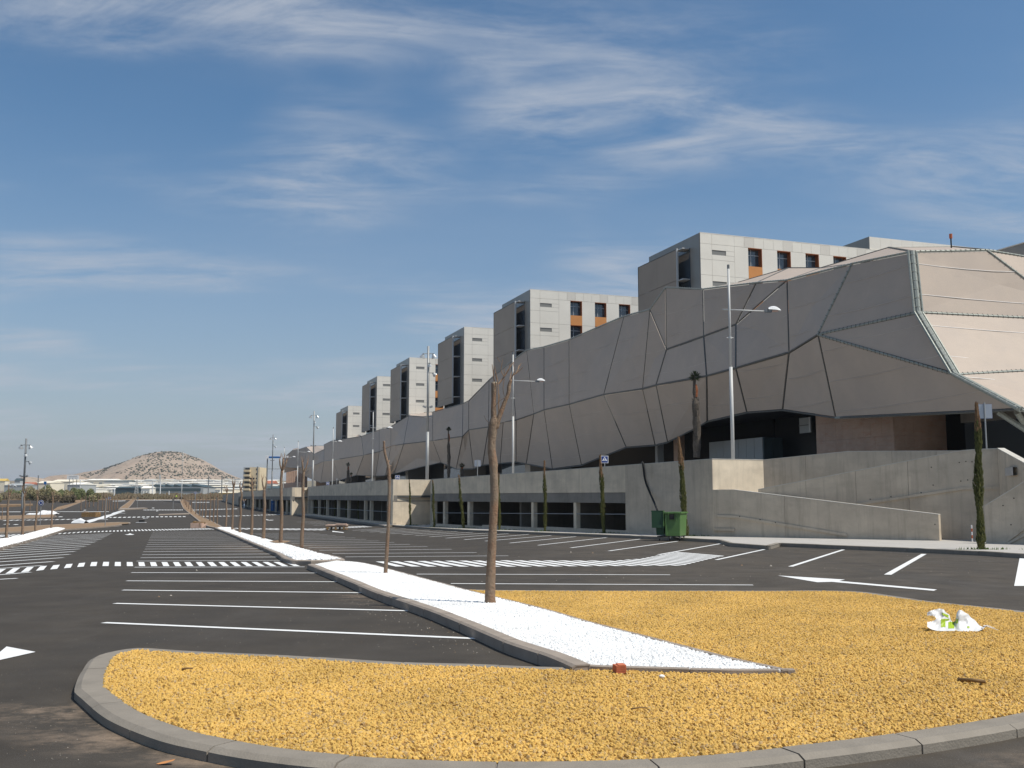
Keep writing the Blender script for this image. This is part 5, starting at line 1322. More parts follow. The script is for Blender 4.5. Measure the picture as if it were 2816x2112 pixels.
def mast(px, pt, pb, label, px2=None, Y=None, spec=0, dark=False):
    rx = ray(px, 1300)[0]; Y = Y or 31.8/(VX*rx+VY); b = at(px2 or px, pb+4, Y); H = at(px, pt, Y).z-b.z
    r = empty('floodlight_mast', b, label=label, cat='floodlight mast', group='tall masts carrying clustered floodlights')
    m = M_POLED if dark else M_METW
    MB().tube([(0, 0, -1), (0, 0, H*.36)], .21, 12).build('lower_pole', m, r, smooth=True)
    MB().tube([(0, 0, H*.36), (0, 0, H)], .14, 12).build('upper_pole', m, r, smooth=True)
    def flood(x, z, ang, s=1.0, y=-.12, m_=None):
        o = empty('floodlight', (x, y, z)); o.parent = r
        R = Matrix.Rotation(ang, 3, 'Y') @ Matrix.Rotation(.35, 3, 'X')
        prof = [(0, .0), (.12, .02), (.2, .14), (.33, .38), (.36, .46)]; n = 12; vs = []; fs = []
        for rr, zz in prof:
            for k in range(n): vs.append(R @ Vector((cos(2*pi*k/n)*rr*s, sin(2*pi*k/n)*rr*s, -zz*s)))
        for i in range(len(prof)-1):
            for k in range(n): fs.append((i*n+k, i*n+(k+1) % n, (i+1)*n+(k+1) % n, (i+1)*n+k))
        MB().add(vs, fs).build('reflector', M_LAMPB, o)
        vs = [R @ Vector((cos(2*pi*k/n)*.35*s, sin(2*pi*k/n)*.35*s, -.45*s)) for k in range(n)]
        MB().add(vs, [tuple(range(n))]).build('lens', M_GRW, o, fix=False)
        MB().tube([Vector((-x*.85, -y*.7, .1)), Vector((0, 0, .05))], .05, 6).build('bracket', m, o)
        MB().box((0, 0, .03), (.2, .2, .16)).build('housing', m, o)
    flood(-.62, H-1.05, .35); flood(.62, H-1.05, -.35)
    flood(.22, H-2.3, -.1, .8, y=-.5)
    flood(.62, H-3.5, -.9, .85)
    MB().tube([(-.3, 0, H*.545), (.3, 0, H*.545)], .05, 6).build('crossbar', m, r)
    for s_ in (-1, 1):
        MB().box((s_*.42, -.1, H*.545), (.42, .3, .22), tilt=Matrix.Rotation(-.4*s_, 3, 'Y')).build('spotlight', M_METW, r)
    return r
mast(1173, 952, 1318, 'tall floodlight mast nearest the camera, rising beside the fourth tower', px2=1174.5)
mast(859.5, 1130, 1338, 'second floodlight mast, left of the towers against the sky')
mast(747, 1195, 1347, 'third floodlight mast before the far left corner of the mesh building', dark=True)
mast(62.5, 1206, 1430, 'dark floodlight mast standing alone at the left edge of the car park', Y=150, px2=60, dark=True)
# far gantry beside the third mast
g = at(733, 1350, 300)
gr = empty('steel_gantry', g, label='distant steel pole with a blue and white crossbar left of the third mast', cat='gantry')
s = 300/FPX
MB().tube([(0, 0, -2), (0, 0, 88*s)], .18, 6).build('pole', M_POLED, gr)
MB().box((26*s, 0, 93*s), (62*s, .4, .6)).build('crossbar', M_WPLA, gr); MB().box((20*s, -.3, 91.5*s), (30*s, .4, .5)).build('blue_bar', M_BLUEP, gr)
MB().tube([(0, 0, 60*s), (44*s, 0, 60*s)], .07, 5).build('cable', M_POLED, gr); MB().box((-3*s, 0, 90*s), (4*s, .6, 13*s)).build('insulator', M_WPLA, gr)
for i, (x, t, b, Y, dk) in enumerate([(1213/2.2*0+706.5, 1283, 1345, 330, 1), (609.5, 1310, 1350, 420, 1), (573, 1310, 1345, 600, 1), (104, 1307, 1340, 600, 1), (440, 1326, 1365, 500, 0), (418.5, 1324, 1368, 430, 0), (464, 1350, 1372, 400, 0), (313.5, 1345, 1372, 400, 0), (220, 1320, 1345, 700, 0)]):
    p = at(x, b, Y); p.z = gz(Y)-.5
    r = empty('utility_pole', p, label='slim utility pole far off before the industrial sheds', cat='pole', group='distant utility poles')
    MB().tube([(0, 0, 0), (0, 0, at(x, t, Y).z-p.z)], .16*Y/400+.05, 6).build('pole', M_POLED if dk else M_WPLA, r)
# lattice pylons
def pylon(px, pt, pb, Y, label, w=9):
    p = at(px, pb, Y); p.z = gz(Y); H = at(px, pt, Y).z-p.z; s_ = Y/FPX; m = MB(); W_ = w*s_/2
    for sx in (-1, 1):
        for sy in (-1, 1): m.tube([(sx*W_, sy*W_, 0), (sx*W_*.25, sy*W_*.25, H)], .09*Y/500, 4)
    k = 6
    for i in range(k):
        a, b = i/k, (i+1)/k; wa, wb = W_*(1-.75*a), W_*(1-.75*b)
        m.tube([(-wa, -wa, a*H), (wb, -wb, b*H)], .05*Y/500, 4); m.tube([(wa, -wa, a*H), (-wb, -wb, b*H)], .05*Y/500, 4)
    for q in (.62, .78, .94): m.tube([(-W_*1.1, 0, q*H), (W_*1.1, 0, q*H)], .06*Y/500, 4)
    m.build('pylon', M_POLE, None, loc=p, label=label, cat='pylon', kind=None)
pylon(375, 1321, 1358, 620, 'pale lattice pylon in front of the dark shed, left one')
pylon(438, 1306, 1356, 640, 'taller lattice pylon in front of the dark saw-tooth hall')

# ------------------------------------------------------------------ signs
def text(body, size, m, parent, loc, rot, name='lettering', ext=.002):
    c = bpy.data.curves.new(name, 'FONT'); c.body = body; c.size = size; c.extrude = ext; c.align_x = 'CENTER'; c.align_y = 'CENTER'; c.materials.append(m)
    o = bpy.data.objects.new(name, c); COL.objects.link(o); o.parent = parent; o.location = loc; o.rotation_euler = rot; return o
def crossing_sign(px, pc, w, label, pb):
    rx = ray(px, 1300)[0]; Y = 30.2/(VX*rx+VY); c = at(px, pc, Y); s_ = w*Y/FPX; b = at(px, pb+5, Y)
    r = empty('crossing_sign', b, label=label, cat='road sign', group='blue pedestrian crossing signs')
    z = c.z-b.z
    MB().box((0, 0, z), (s_, .03, s_)).build('plate', M_SIGNW, r)
    MB().box((0, -.018, z), (s_*.86, .01, s_*.86)).build('blue_face', M_BLUE, r)
    MB().add([(-s_*.36, -.028, z-s_*.2), (s_*.36, -.028, z-s_*.2), (0, -.028, z+s_*.38)], [(0, 1, 2)]).build('white_triangle', M_SIGNW, r, fix=False)
    # walking figure and the bars of the crossing
    f = MB(); q = s_*.01; y = -.034
    def fx(x, zz, w_, h_, a=0): f.box((x*s_, y, z+zz*s_), (w_*s_, .004, h_*s_), tilt=Matrix.Rotation(a, 3, 'Y'))
    fx(0, .20, .055, .055); fx(0, .10, .07, .14); fx(-.05, -.03, .035, .16, .35); fx(.05, -.03, .035, .16, -.35); fx(-.06, .1, .025, .1, .5); fx(.06, .1, .025, .1, -.5)
    for k in (-2, -1, 0, 1, 2): fx(k*.085, -.15, .045, .04, .2*k)
    f.build('pictogram', M_BLUE, r)
    MB().tube([(0, .03, -.5), (0, .03, z+s_*.3)], .03, 8).build('post', M_METW, r)
crossing_sign(1663, 1263.5, 20, 'square blue pedestrian crossing sign above the last garage bay', 1277)
crossing_sign(1093, 1313, 12, 'small square blue crossing sign above the sunlit concrete block', 1321)
crossing_sign(901, 1329.5, 8.5, 'smallest blue crossing sign, above the left bays', 1336)
def sign_back(px, pt, pc, w, pb, label, leanx=0, YY=None):
    rx = ray(px, 1300)[0]; Y = YY or 30.4/(VX*rx+VY); b = at(px+leanx, pb+3, Y); c = at(px, pc, Y); s_ = w*Y/FPX; z = c.z-b.z
    r = empty('sign_back', b, rz=-.18, label=label, cat='road sign', group='grey backs of square road signs')
    MB().box((0, .03, z), (s_, .025, s_)).build('plate', M_SIGNB, r)
    MB().box((0, .045, z), (s_*1.03, .01, s_*1.03)).build('rim', M_BLUE, r)
    MB().tube([(0, -.01, -1), (0, -.01, at(px, pt, Y).z-b.z)], .035, 10).build('post', M_METW, r)
sign_back(2709, 1107, 1131, 39, 1228, 'grey back of a square sign beside the tallest cypress tip at the right', leanx=4, YY=50)
sign_back(1313, 1263, 1274, 17, 1308, 'small grey sign back on the wall left of the forked tree')
sign_back(925.5, 1313, 1318, 3.5, 1334, 'thin pale sign post seen edge-on above the left bays')
def round_sign(px, pc, d, pb, label, Y=None, face=True):
    b = G(px, pb, .1) if Y is None else at(px, pb, Y); Y = b.y; c = at(px, pc, Y); s_ = d*Y/FPX/2; z = c.z-b.z
    r = empty('roundabout_sign', b, label=label, cat='road sign', group='round blue roundabout signs')
    def disc(rad, y, m, nm):
        n = 24; vs = [(cos(2*pi*k/n)*rad, y, z+sin(2*pi*k/n)*rad) for k in range(n)]+[(cos(2*pi*k/n)*rad, y+.01, z+sin(2*pi*k/n)*rad) for k in range(n)]
        MB().add(vs, [tuple(range(n)), tuple(range(n, 2*n))[::-1]]+[((k+1) % n, k, n+k, n+(k+1) % n) for k in range(n)]).build(nm, m, r)
    disc(s_, 0, M_SIGNW, 'plate'); disc(s_*.90, -.012, M_BLUE, 'blue_ring')
    # three chasing white arrows
    a_ = MB()
    for k in range(3):
        base = 2*pi*k/3+.5; ro, ri = s_*.66, s_*.46; n = 7; vs = []
        for i in range(n+1):
            t = base+i/n*1.35
            vs += [(cos(t)*ro, -.022, z+sin(t)*ro), (cos(t)*ri, -.022, z+sin(t)*ri)]
        a_.add(vs, [(i*2, i*2+2, i*2+3, i*2+1) for i in range(n)])
        t = base; t2 = base-.42
        a_.add([(cos(t)*s_*.80, -.022, z+sin(t)*s_*.80), (cos(t)*s_*.32, -.022, z+sin(t)*s_*.32), (cos(t2)*s_*.56, -.022, z+sin(t2)*s_*.56)], [(0, 1, 2)])
    a_.build('white_arrows', M_SIGNW, r, fix=False)
    MB().tube([(0, .04, -.2), (0, .04, z+s_*.6)], max(.035, .9*Y/FPX), 8).build('post', M_METW, r)
round_sign(109.5, 1383, 16, 1441, 'large round blue sign with white circling arrows at the left of the car park')
round_sign(288.5, 1371, 3.0, 1446, 'pale post with an edge-on sign between the plastic sheeting and the lane')
round_sign(299.5, 1370, 8.5, 1404, 'small round blue sign among the far left saplings')
round_sign(535.5, 1355.5, 7.5, 1400, 'small round blue sign above the saplings of the third tree island')
for i, (x, y, b_, lb) in enumerate([(377, 1370, 1397, 'dark back of a round sign in the middle of the far lane'), (475.5, 1374, 1400, 'dark back of a round sign near the far street lamp'), (596, 1371.5, 1390, 'dark blue sign back between saplings right of the third island')]):
    p = G(x, b_); r = empty('round_sign', p, label=lb, cat='road sign'); Y = p.y; z = at(x, y, Y).z-p.z; s_ = 3.4*Y/FPX; n = 16
    MB().tube([(0, 0, z), (0, .03, z)], s_, n).build('plate', M_TEND, r); MB().tube([(0, .05, 0), (0, .05, z)], .05, 6).build('post', M_METW, r)

# ------------------------------------------------------------------ palms on the forecourt
def palm(px, pt, pb, w, label, seed, v=38, fan=True):
    random.seed(seed); rx = ray(px, 1300)[0]; Y = v/(VX*rx+VY); b = at(px, pb+8, Y); H = at(px, pt, Y).z-b.z; R = w*Y/FPX/2
    r = empty('palm_tree', b, label=label, cat='palm', group='tied fan palms on the forecourt')
    mb = MB(); pts = [Vector((sin(t*5)*.06, 0, t*H*.93)) for t in [i/14 for i in range(15)]]
    rad = [R*(1.05 if t < .55 else 1.0 if t < .66 else .55 if t < .8 else .42)*(1+.10*sin(t*60)) for t in [i/14 for i in range(15)]]
    mb.tube(pts, rad, 12); mb.v = [tuple(Vector(q)+Vector((noise.noise(Vector(q)*5)*.07, noise.noise(Vector(q)*5+Vector((3, 0, 0)))*.07, 0))) for q in mb.v]
    mb.build('trunk', M_PALMT, r)
    # old leaf bases
    m = MB()
    for i in range(260):
        t = random.uniform(.05, .66); a = random.uniform(0, 2*pi); c = Vector((cos(a)*R*.95, sin(a)*R*.95, t*H)); o_ = Vector((cos(a), sin(a), 0)); sd = Vector((-sin(a), cos(a), 0))*R*.16
        m.add([c-sd, c+sd, c+o_*R*.25+Vector((0, 0, R*.5))], [(0, 1, 2)])
    m.build('leaf_bases', M_PALMT, r, fix=False, kind='stuff')
    m = MB(); m.tube([Vector((0, 0, H*.68)), Vector((.05, 0, H*.76)), Vector((0, 0, H*.82))], [R*.6, R*.62, R*.45], 8); m.build('red_fibre', M_PALMR, r)
    m = MB(); C = Vector((0, 0, H*.90))
    for i in range(170):
        a = random.uniform(0, 2*pi); el = random.uniform(-.7, 1.5); L = R*random.uniform(1.4, 2.5)*(.8 if el < 0 else 1)
        d = Vector((cos(a)*cos(el), sin(a)*cos(el), sin(el))); e = C+d*L+Vector((0, 0, -.1*L)); sd = d.cross(Vector((0, 0, 1))).normalized()*L*.07
        m.add([C+d*L*.2, C+d*L*.65-sd, e, C+d*L*.65+sd], [(0, 1, 2, 3)])
    m.build('frond_tuft', M_PALML, r, fix=False)
palm(1916, 1014, 1250, 19, 'large tied palm with a tuft at the top before the dark podium recess', 1)
palm(1233, 1166, 1310, 8.5, 'tied palm left of the big forked tree in front of the mesh skin', 2)
palm(1270, 1277, 1308, 9, 'short dark palm just above the wall, left of the forked tree', 3)
palm(956.5, 1272, 1325, 7, 'small dark palm above the left bays', 4)
palm(965, 1300, 1326, 5, 'very short palm beside the small dark palm above the left bays', 5)
random.seed(99)
# ------------------------------------------------------------------ waste container
bp = G(1834, 1488)
bn = empty('waste_container', bp, rz=0, label='green four-wheeled waste container with its shaded lid hanging open, parked before the wall', cat='waste container')
ez = Vector((.94, -.10, 0)).normalized(); eb = Vector((.40, .92, 0)).normalized()
def bc(a, b, z): return ez*a+eb*b+Vector((0, 0, z))
Wd, Ln = .78, 1.28
def taper(name, a0, a1, b0, b1, z0, z1, ins, m, par=bn):
    vs = [bc(a, b, z0) for a, b in ((a0+ins, b0+ins), (a1-ins, b0+ins), (a1-ins, b1-ins), (a0+ins, b1-ins))]+[bc(a, b, z1) for a, b in ((a0, b0), (a1, b0), (a1, b1), (a0, b1))]
    return MB().add(vs, [(3, 2, 1, 0), (4, 5, 6, 7), (0, 1, 5, 4), (1, 2, 6, 5), (2, 3, 7, 6), (3, 0, 4, 7)]).build(name, m, par)
body = taper('body', -.10, .66, 0, Ln, .22, 1.30, .05, M_GREEN)
bev = body.modifiers.new('bevel', 'BEVEL'); bev.width = .03; bev.segments = 2
taper('rim', -.14, .71, -.05, Ln+.05, 1.30, 1.37, -.0, M_GREEN)
for a in (-.04, .46): taper('handle', a-.02, a+.16, -.12, -.05, 1.31, 1.365, 0, M_GREEN)
taper('rib', .10, .13, -.045, -.0, .95, 1.3, 0, M_GREEN); taper('rib', .44, .47, -.045, -.0, .95, 1.3, 0, M_GREEN)
taper('corner_rib', -.06, .02, -.01, .05, .26, 1.28, .0, M_GREEN)
taper('lock_plate', .16, .36, -.06, -.001, 1.02, 1.27, 0, M_RUB)
# the lid hangs down outside the left side
taper('lid', -.70, -.14, -.02, .05, .62, 1.42, .0, M_GREEND)
taper('lid_rim', -.15, -.115, -.05, .10, .70, 1.44, .0, M_GREEN)
taper('lid_lip', -.72, -.18, -.02, .14, 1.38, 1.44, 0, M_GREEND)
taper('side_shell', -.56, -.101, .05, Ln*.9, .28, 1.36, .05, M_GREEND)
for a, b in ((-.38, .12), (.12, .06), (.58, .06), (.05, Ln-.1), (.5, Ln-.1)):
    w = MB(); c = bc(a, b, .1); w.tube([c-ez*.025, c+ez*.025], .1, 12).build('wheel', M_RUB, bn)
    MB().tube([c+Vector((.04, 0, .02)), c+Vector((.05, 0, .14))], .018, 5).build('fork', M_METW, bn)
taper('under_frame', -.48, .62, .05, Ln-.1, .19, .23, 0, M_RUB)
# hose coming over the wall
a_w = on_line(1768, C0, A1p)[0]
hp = [at(1766, 1272, a_w.y+.35), at(1767.5, 1272.5, a_w.y-.03), at(1769, 1285, a_w.y-.10), at(1774, 1320, a_w.y-.3), at(1785, 1350, a_w.y-.6), at(1796, 1375, a_w.y-1.5), at(1804, 1394, a_w.y-2.6), at(1808, 1404, a_w.y-3.4)]
hp = arc(hp, 4); h0 = hp[0].copy()
MB().tube([p-h0 for p in hp], .055, 8).build('rubbish_hose', M_RUB, None, loc=h0, smooth=True, label='black corrugated hose hanging over the wall into the green container', cat='hose')
# hollow bricks against the wall
def brick(px, pb, w, h, label, d=.24, rz=0, hh=.1, m=M_BRICK):
    p = G(px, pb, hh); s_ = p.y/FPX; L = w*s_; H = h*s_; r = empty('hollow_brick', p, rz=rz, label=label, cat='brick'); mb = MB(); t = min(L, H)*.12
    for z in (t/2, H*.5, H-t/2): mb.box((0, 0, z), (L, d, t if z != H*.5 else t*.7))
    for x in (-L/2+t/2, 0, L/2-t/2): mb.box((x, 0, H/2), (t, d, H-.002))
    mb.build('shell', m, r); MB().box((0, .03, H/2), (L-t, d-.08, H-t)).build('cavity', M_BRICK, r); return r
brick(1926.5, 1468, 16, 13, 'hollow red brick against the wall right of the leaning cypress', hh=.14)
brick(1778.5, 1464, 13, 10, 'hollow red brick against the wall left of the green container', hh=.14)
brick(1728, 1461, 9, 7, 'small red brick at the foot of the wall pier, left of the container', hh=.14)
# brick at the edge of the pebbles: two parts, ribbed
p = G(1703, 1849, .085); r = empty('hollow_brick', p, rz=.12, label='orange ribbed brick on the edge strip between white pebbles and ochre gravel', cat='brick'); s_ = p.y/FPX
for x, w, z0, z1, ry in ((-13*s_/1.6, 10*s_, 0, 20*s_, .1), (5*s_, 21*s_, 0, 22*s_, 0)):
    m = MB(); n = 4
    for k in range(n): m.box((x, 0, z0+(z1-z0)*(k+.5)/n), (w, .11, (z1-z0)/n-.003), ry)
    m.box((x, .01, (z0+z1)/2), (w-.006, .10, z1-z0-.004), ry); m.build('brick_half', M_BRICK, r)
# stick, leaf, pebble, small debris
def stick(px0, py0, px1, py1, w, h, label, m=M_WOOD, name='stick', cat='stick'):
    a, b = G(px0, py0, h), G(px1, py1, h+.01); o_ = a.copy(); pts = [a-o_, (a-o_).lerp(b-o_, .5)+Vector((0, 0, .006)), b-o_]
    return MB().tube(pts, [w, w*.9, w*.8], 7).build(name, m, None, loc=o_, smooth=True, label=label, cat=cat)
stick(2634, 1870, 2710, 1874.5, .018, .095, 'short brown wooden stake lying on the ochre gravel below the plastic bag')
stick(1734, 1950, 1780, 1946, .006, .1, 'thin dry twig lying on the gravel right of centre')
stick(500, 1841, 530, 1838, .010, .1, 'dark twig lying on the gravel in the left part of the island')
lf = G(452, 2103, .0)
n = 7; vs = [(-.05, 0, .005), (-.02, .02, .012), (.03, .028, .02), (.06, .012, .03), (.055, -.01, .025), (.01, -.016, .012), (-.03, -.012, .006)]
MB().add(vs, [tuple(range(7))]).build('fallen_leaf', M_ORNG, None, loc=lf, label='curled orange leaf on the asphalt at the bottom left', cat='leaf', fix=False)
c = G(1820, 1860, .1); mb = MB(); 
bm = bmesh.new(); bmesh.ops.create_icosphere(bm, subdivisions=2, radius=.02); me = bpy.data.meshes.new('pebble'); bm.to_mesh(me); bm.free(); me.materials.append(M_WHT)
o = obj('stray_pebble', me, None, c, label='single white pebble lying on the ochre gravel just below the wedge', cat='pebble'); o.scale = (1.3, 1, .8)
# loose bits on the asphalt: one object, hundreds of crumbs
db = MB()
def crumb(px, py, s, hh=.0):
    p = G(px, py, hh); a = random.uniform(0, 3.14); dx, dy = cos(a)*s, sin(a)*s; h = s*random.uniform(.4, .8); k = random.uniform(.5, 1)
    db.add([(p.x-dx, p.y-dy, p.z), (p.x+dy*k, p.y-dx*k, p.z), (p.x+dx, p.y+dy, p.z), (p.x-dy*k, p.y+dx*k, p.z), (p.x+dx*.1, p.y, p.z+h)], [(0, 1, 4), (1, 2, 4), (2, 3, 4), (3, 0, 4)], 0 if random.random() < .6 else 1)
for i in range(420):
    t = random.random(); x = 900+t*480+random.gauss(0, 60); y = 1600+t*190+random.gauss(0, 26)
    if y < 1800 and x < 600+(y-1470)*2.7 and y > 1580: crumb(x, y, random.choice((.004, .006, .007, .010)))
for i in range(160): crumb(random.uniform(700, 1400), random.uniform(1780, 1815)-(1400-random.uniform(700, 1400))*.0, random.uniform(.005, .012)) if False else None
for i in range(260): crumb(random.uniform(300, 1300), random.uniform(1590, 1780), random.uniform(.003, .007))
for i in range(220): crumb(random.uniform(0, 300), random.uniform(1600, 2100), random.uniform(.002, .0045))
for i in range(110): crumb(random.uniform(1300, 2700), random.uniform(1480, 1600), random.uniform(.008, .018))
for x, y in [(2120, 1557), (2040, 1555), (2290, 1497), (1990, 1500), (1570, 1519), (1630, 1521), (1640, 1470)]: crumb(x, y, .05)
for x, y in [(437, 1641), (470, 1638), (540, 1567), (2520, 2072*0+1975), (541, 1569)]: crumb(x, y, .025)
db.build('scattered_grit', [mat('grit_pale', (.42, .38, .32), rough=.9), M_SOIL], None, fix=False, kind='stuff', label='pale grit and mortar crumbs scattered over the asphalt', cat='grit')

# ------------------------------------------------------------------ plastic bag
bg = G(2560, 1737, .085); Yb = bg.y; s_ = Yb/FPX
br = empty('plastic_bag', bg, label='crumpled white plastic carrier bag with green print on the ochre gravel', cat='plastic bag')
TOP = [(2550, 1684), (2558, 1680), (2570, 1676), (2583, 1673.5), (2594, 1675), (2602, 1685), (2611, 1690), (2615, 1706), (2622, 1711), (2628, 1706), (2631, 1684), (2637, 1677), (2645, 1678), (2653, 1684), (2663, 1689), (2670, 1698), (2682, 1706), (2692, 1719), (2706, 1726)]
def interp(T, x):
    for (a, ya), (b, yb) in zip(T, T[1:]):
        if x <= b: return ya+(yb-ya)*(x-a)/(b-a)
    return T[-1][1]
BOT = [(2550, 1724), (2562, 1731), (2580, 1735.5), (2620, 1735), (2660, 1736.5), (2690, 1736), (2706, 1729)]
def bag_sheet(name, x0, x1, nx, ny, off, m, skip=None, ylim=None):
    vs = []; fs = []
    for i in range(nx+1):
        x = x0+(x1-x0)*i/nx; yt, yb = interp(TOP, x), interp(BOT, x)
        for j in range(ny+1):
            t = j/ny; y = yb+(yt-yb)*t
            d = .03+.20*t**.7+off+.05*noise.noise(Vector((x*.06, y*.04, 2)))+.012*noise.noise(Vector((x*.2+y*.15, y*.1, 7)))*(.4+t)
            vs.append(at(x, y, Yb+d)-bg)
    for i in range(nx):
        for j in range(ny):
            x = x0+(x1-x0)*(i+.5)/nx; yt, yb = interp(TOP, x), interp(BOT, x); y = yb+(yt-yb)*(j+.5)/ny
            if skip and skip(x, y): continue
            q = i*(ny+1)+j; fs.append((q, q+ny+1, q+ny+2, q+1))
    return MB().add(vs, fs).build(name, m, br, smooth=True, fix=False)
hole_ = lambda x, y: ((x-2555)/19)**2+((y-1701)/8.5)**2 < 1
bag_sheet('bag_film', 2550, 2706, 70, 22, 0, M_BAG, hole_)
def green(x, y):
    return (2590 < x < 2609 and 1684+(x-2590)*.45 < y < 1690+(x-2590)*.5) or (2588 < x < 2600 and 1702 < y < 1724) or (2588 < x < 2610 and 1702 < y < 1706.5) or (2608 < x < 2624 and 1710 < y < 1728) or (2622 < x < 2635 and 1703 < y < 1714) or (2660 < x < 2667 and 1722 < y < 1727)
bag_sheet('green_print', 2580, 2680, 90, 40, -.006, M_BAGG, lambda x, y: not green(x, y))
MB().tube([at(2700, 1728, Yb)-bg, at(2712, 1722, Yb+.05)-bg, at(2728, 1727, Yb+.04)-bg, at(2745, 1733, Yb)-bg], [.012, .006, .004, .003], 4).build('torn_strip', M_BAG, br)
MB().tube([at(2704, 1721, Yb)-bg, at(2716, 1720, Yb+.05)-bg, at(2735, 1727, Yb+.04)-bg], [.006, .004, .003], 4).build('torn_strip', M_BAG, br)

# ------------------------------------------------------------------ rubbish on the left
def crumple(name, px0, px1, pyb, pyt, depth, label, cat, m, seed, n=14, stretch=1):
    random.seed(seed); a, b = G(px0, pyb), G(px1, pyb); H = at(px0, pyt, a.y).z-a.z; r = []; vs = []; fs = []; k = 8
    for i in range(n+1):
        for j in range(k+1):
            t = i/n; q = j/k; c = a.lerp(b, t)-a; h = sin(pi*q)**.6*H*(.7+.4*noise.noise(Vector((t*5, q*3, seed))))*min(1, sin(pi*min(max(t, .02), .98))*3)
            vs.append((c.x+random.uniform(-.06, .06), c.y+q*depth+random.uniform(-.06, .06), c.z+h+.02+random.uniform(-.05, .08)*H))
    for i in range(n):
        for j in range(k): q = i*(k+1)+j; fs.append((q, q+1, q+k+2, q+k+1))
    return MB().add(vs, fs).build(name, m, None, loc=a, fix=False, label=label, cat=cat)
crumple('plastic_roll', 95, 147, 1415.5, 1403.5, 2.2, 'fat roll of crumpled white plastic lying behind the round blue sign', 'plastic roll', M_WPLA, 1)
crumple('plastic_sheet', 70, 98, 1415.5, 1410.5, 1.5, 'thin tail of white plastic left of the fat plastic roll', 'plastic sheet', M_WPLA, 2)
# long diagonal drift of white sheeting
random.seed(5)
dp = [(194, 1438.5, 1431.5), (214, 1438.6, 1424.5), (228, 1438.8, 1431), (240, 1434.5, 1429.5), (256, 1430.5, 1425.5), (272, 1426.5, 1421.5), (288, 1421.5, 1416.5), (300, 1418, 1414), (311, 1414, 1409.5), (328, 1408, 1404), (336, 1406.5, 1403)]
vs = []; fs = []; o_ = G(194, 1438.5)
for i, (x, yb, yt) in enumerate(dp):
    a = G(x, yb); h = at(x, yt, a.y+.6).z-a.z
    for j, (f, hh) in enumerate(((0, .02), (.25, .75), (.6, 1), (1.1, .7), (1.7, .02))):
        vs.append((a.x+random.uniform(-.15, .15)-o_.x, a.y+f-o_.y, a.z+h*hh*random.uniform(.8, 1.15)-o_.z))
for i in range(len(dp)-1):
    for j in range(4): q = i*5+j; fs.append((q, q+5, q+6, q+1))
MB().add(vs, fs).build('plastic_sheeting', M_WPLA, None, loc=o_, fix=False, label='long diagonal heap of white plastic sheeting behind the orange soil strip', cat='plastic sheeting')
def open_box(px0, px1, pyb, pyt, m, label, cat='crate', name='wooden_crate', d=1.6):
    a, b = G(px0, pyb), G(px1, pyb); r = empty(name, a, label=label, cat=cat); L = b.x-a.x; H = at(px0, pyt, a.y).z-a.z
    for (c, dd) in (((L/2, 0, H/2), (L, .08, H)), ((L/2, d, H/2), (L, .08, H)), ((.04, d/2, H/2), (.08, d-.1, H-.01)), ((L-.04, d/2, H/2), (.08, d-.1, H-.01))): MB().box(c, dd).build('board', m, r)
    for i in range(9):
        MB().box((L*random.uniform(.1, .9), d*random.uniform(.2, .8), H*random.uniform(.6, .9)), (.5, .4, .3), random.uniform(0, 3), tilt=Matrix.Rotation(random.uniform(-.4, .4), 3, 'X')).build('rubble', M_WOOD if i % 2 else M_SOIL, r)
    return r
open_box(224, 262.5, 1421.5, 1409.5, M_WOOD, 'open brown crate of rubble between the plastic sheeting and the far lane')
open_box(524, 554, 1452.3, 1438.3, M_PINK, 'pale pink crate of rubble at the tip of the brown soil tree island', d=1.1)
a = G(553, 1452.3); P = [Vector((0, 0, 0)), Vector((.02, .02, .30)), Vector((.45, .3, .36)), Vector((.2, .2, 0))]
MB().slab(P, (0.3, -.95, 0), .06).build('loose_board', M_PINK, None, loc=a, label='pale loose board leaning right of the pink crate', cat='board')
# pallet stack on the second crossing
pa = G(894, 1458.5); r = empty('pallet_stack', pa, label='flat stack of wooden pallets lying on the far crossing right of the trees', cat='pallets'); L = (950-894)*pa.y/FPX
for i in range(3): MB().box((L/2, .6, .08+i*.14), (L, 1.0, .06)).build('board', M_PINK if i == 2 else M_WOOD, r)
for i in range(5): MB().box((L*(i+.5)/5, .1, .15), (.12, .12, .22)).build('block', M_BLACK if i % 2 else M_WOOD, r)
MB().box((L*.75, .3, .42), (L*.5, .5, .1)).build('board', M_PINK, r)
for i, (x, y, w, lb) in enumerate([(386, 1438.4, 26, 'flat white and black sheet lying in the middle of the lane'), (399, 1426.4, 9, 'small white sheet on the lane beyond the flat black one'), (335, 1412.5, 14, 'white bent sheet at the end of the plastic sheeting'), (286, 1430.5, 14, 'low white scrap below the plastic sheeting')]):
    p = G(x-w/2, y); L = w*p.y/FPX; r = empty('flat_debris', p, label=lb, cat='debris')
    MB().box((L*.5, .2, .06), (L, .4, .04), .03).build('sheet', M_WPLA, r)
    if i == 0: MB().box((L*.32, .8, .16), (L*.5, .3, .22)).build('dark_piece', M_RUB, r)
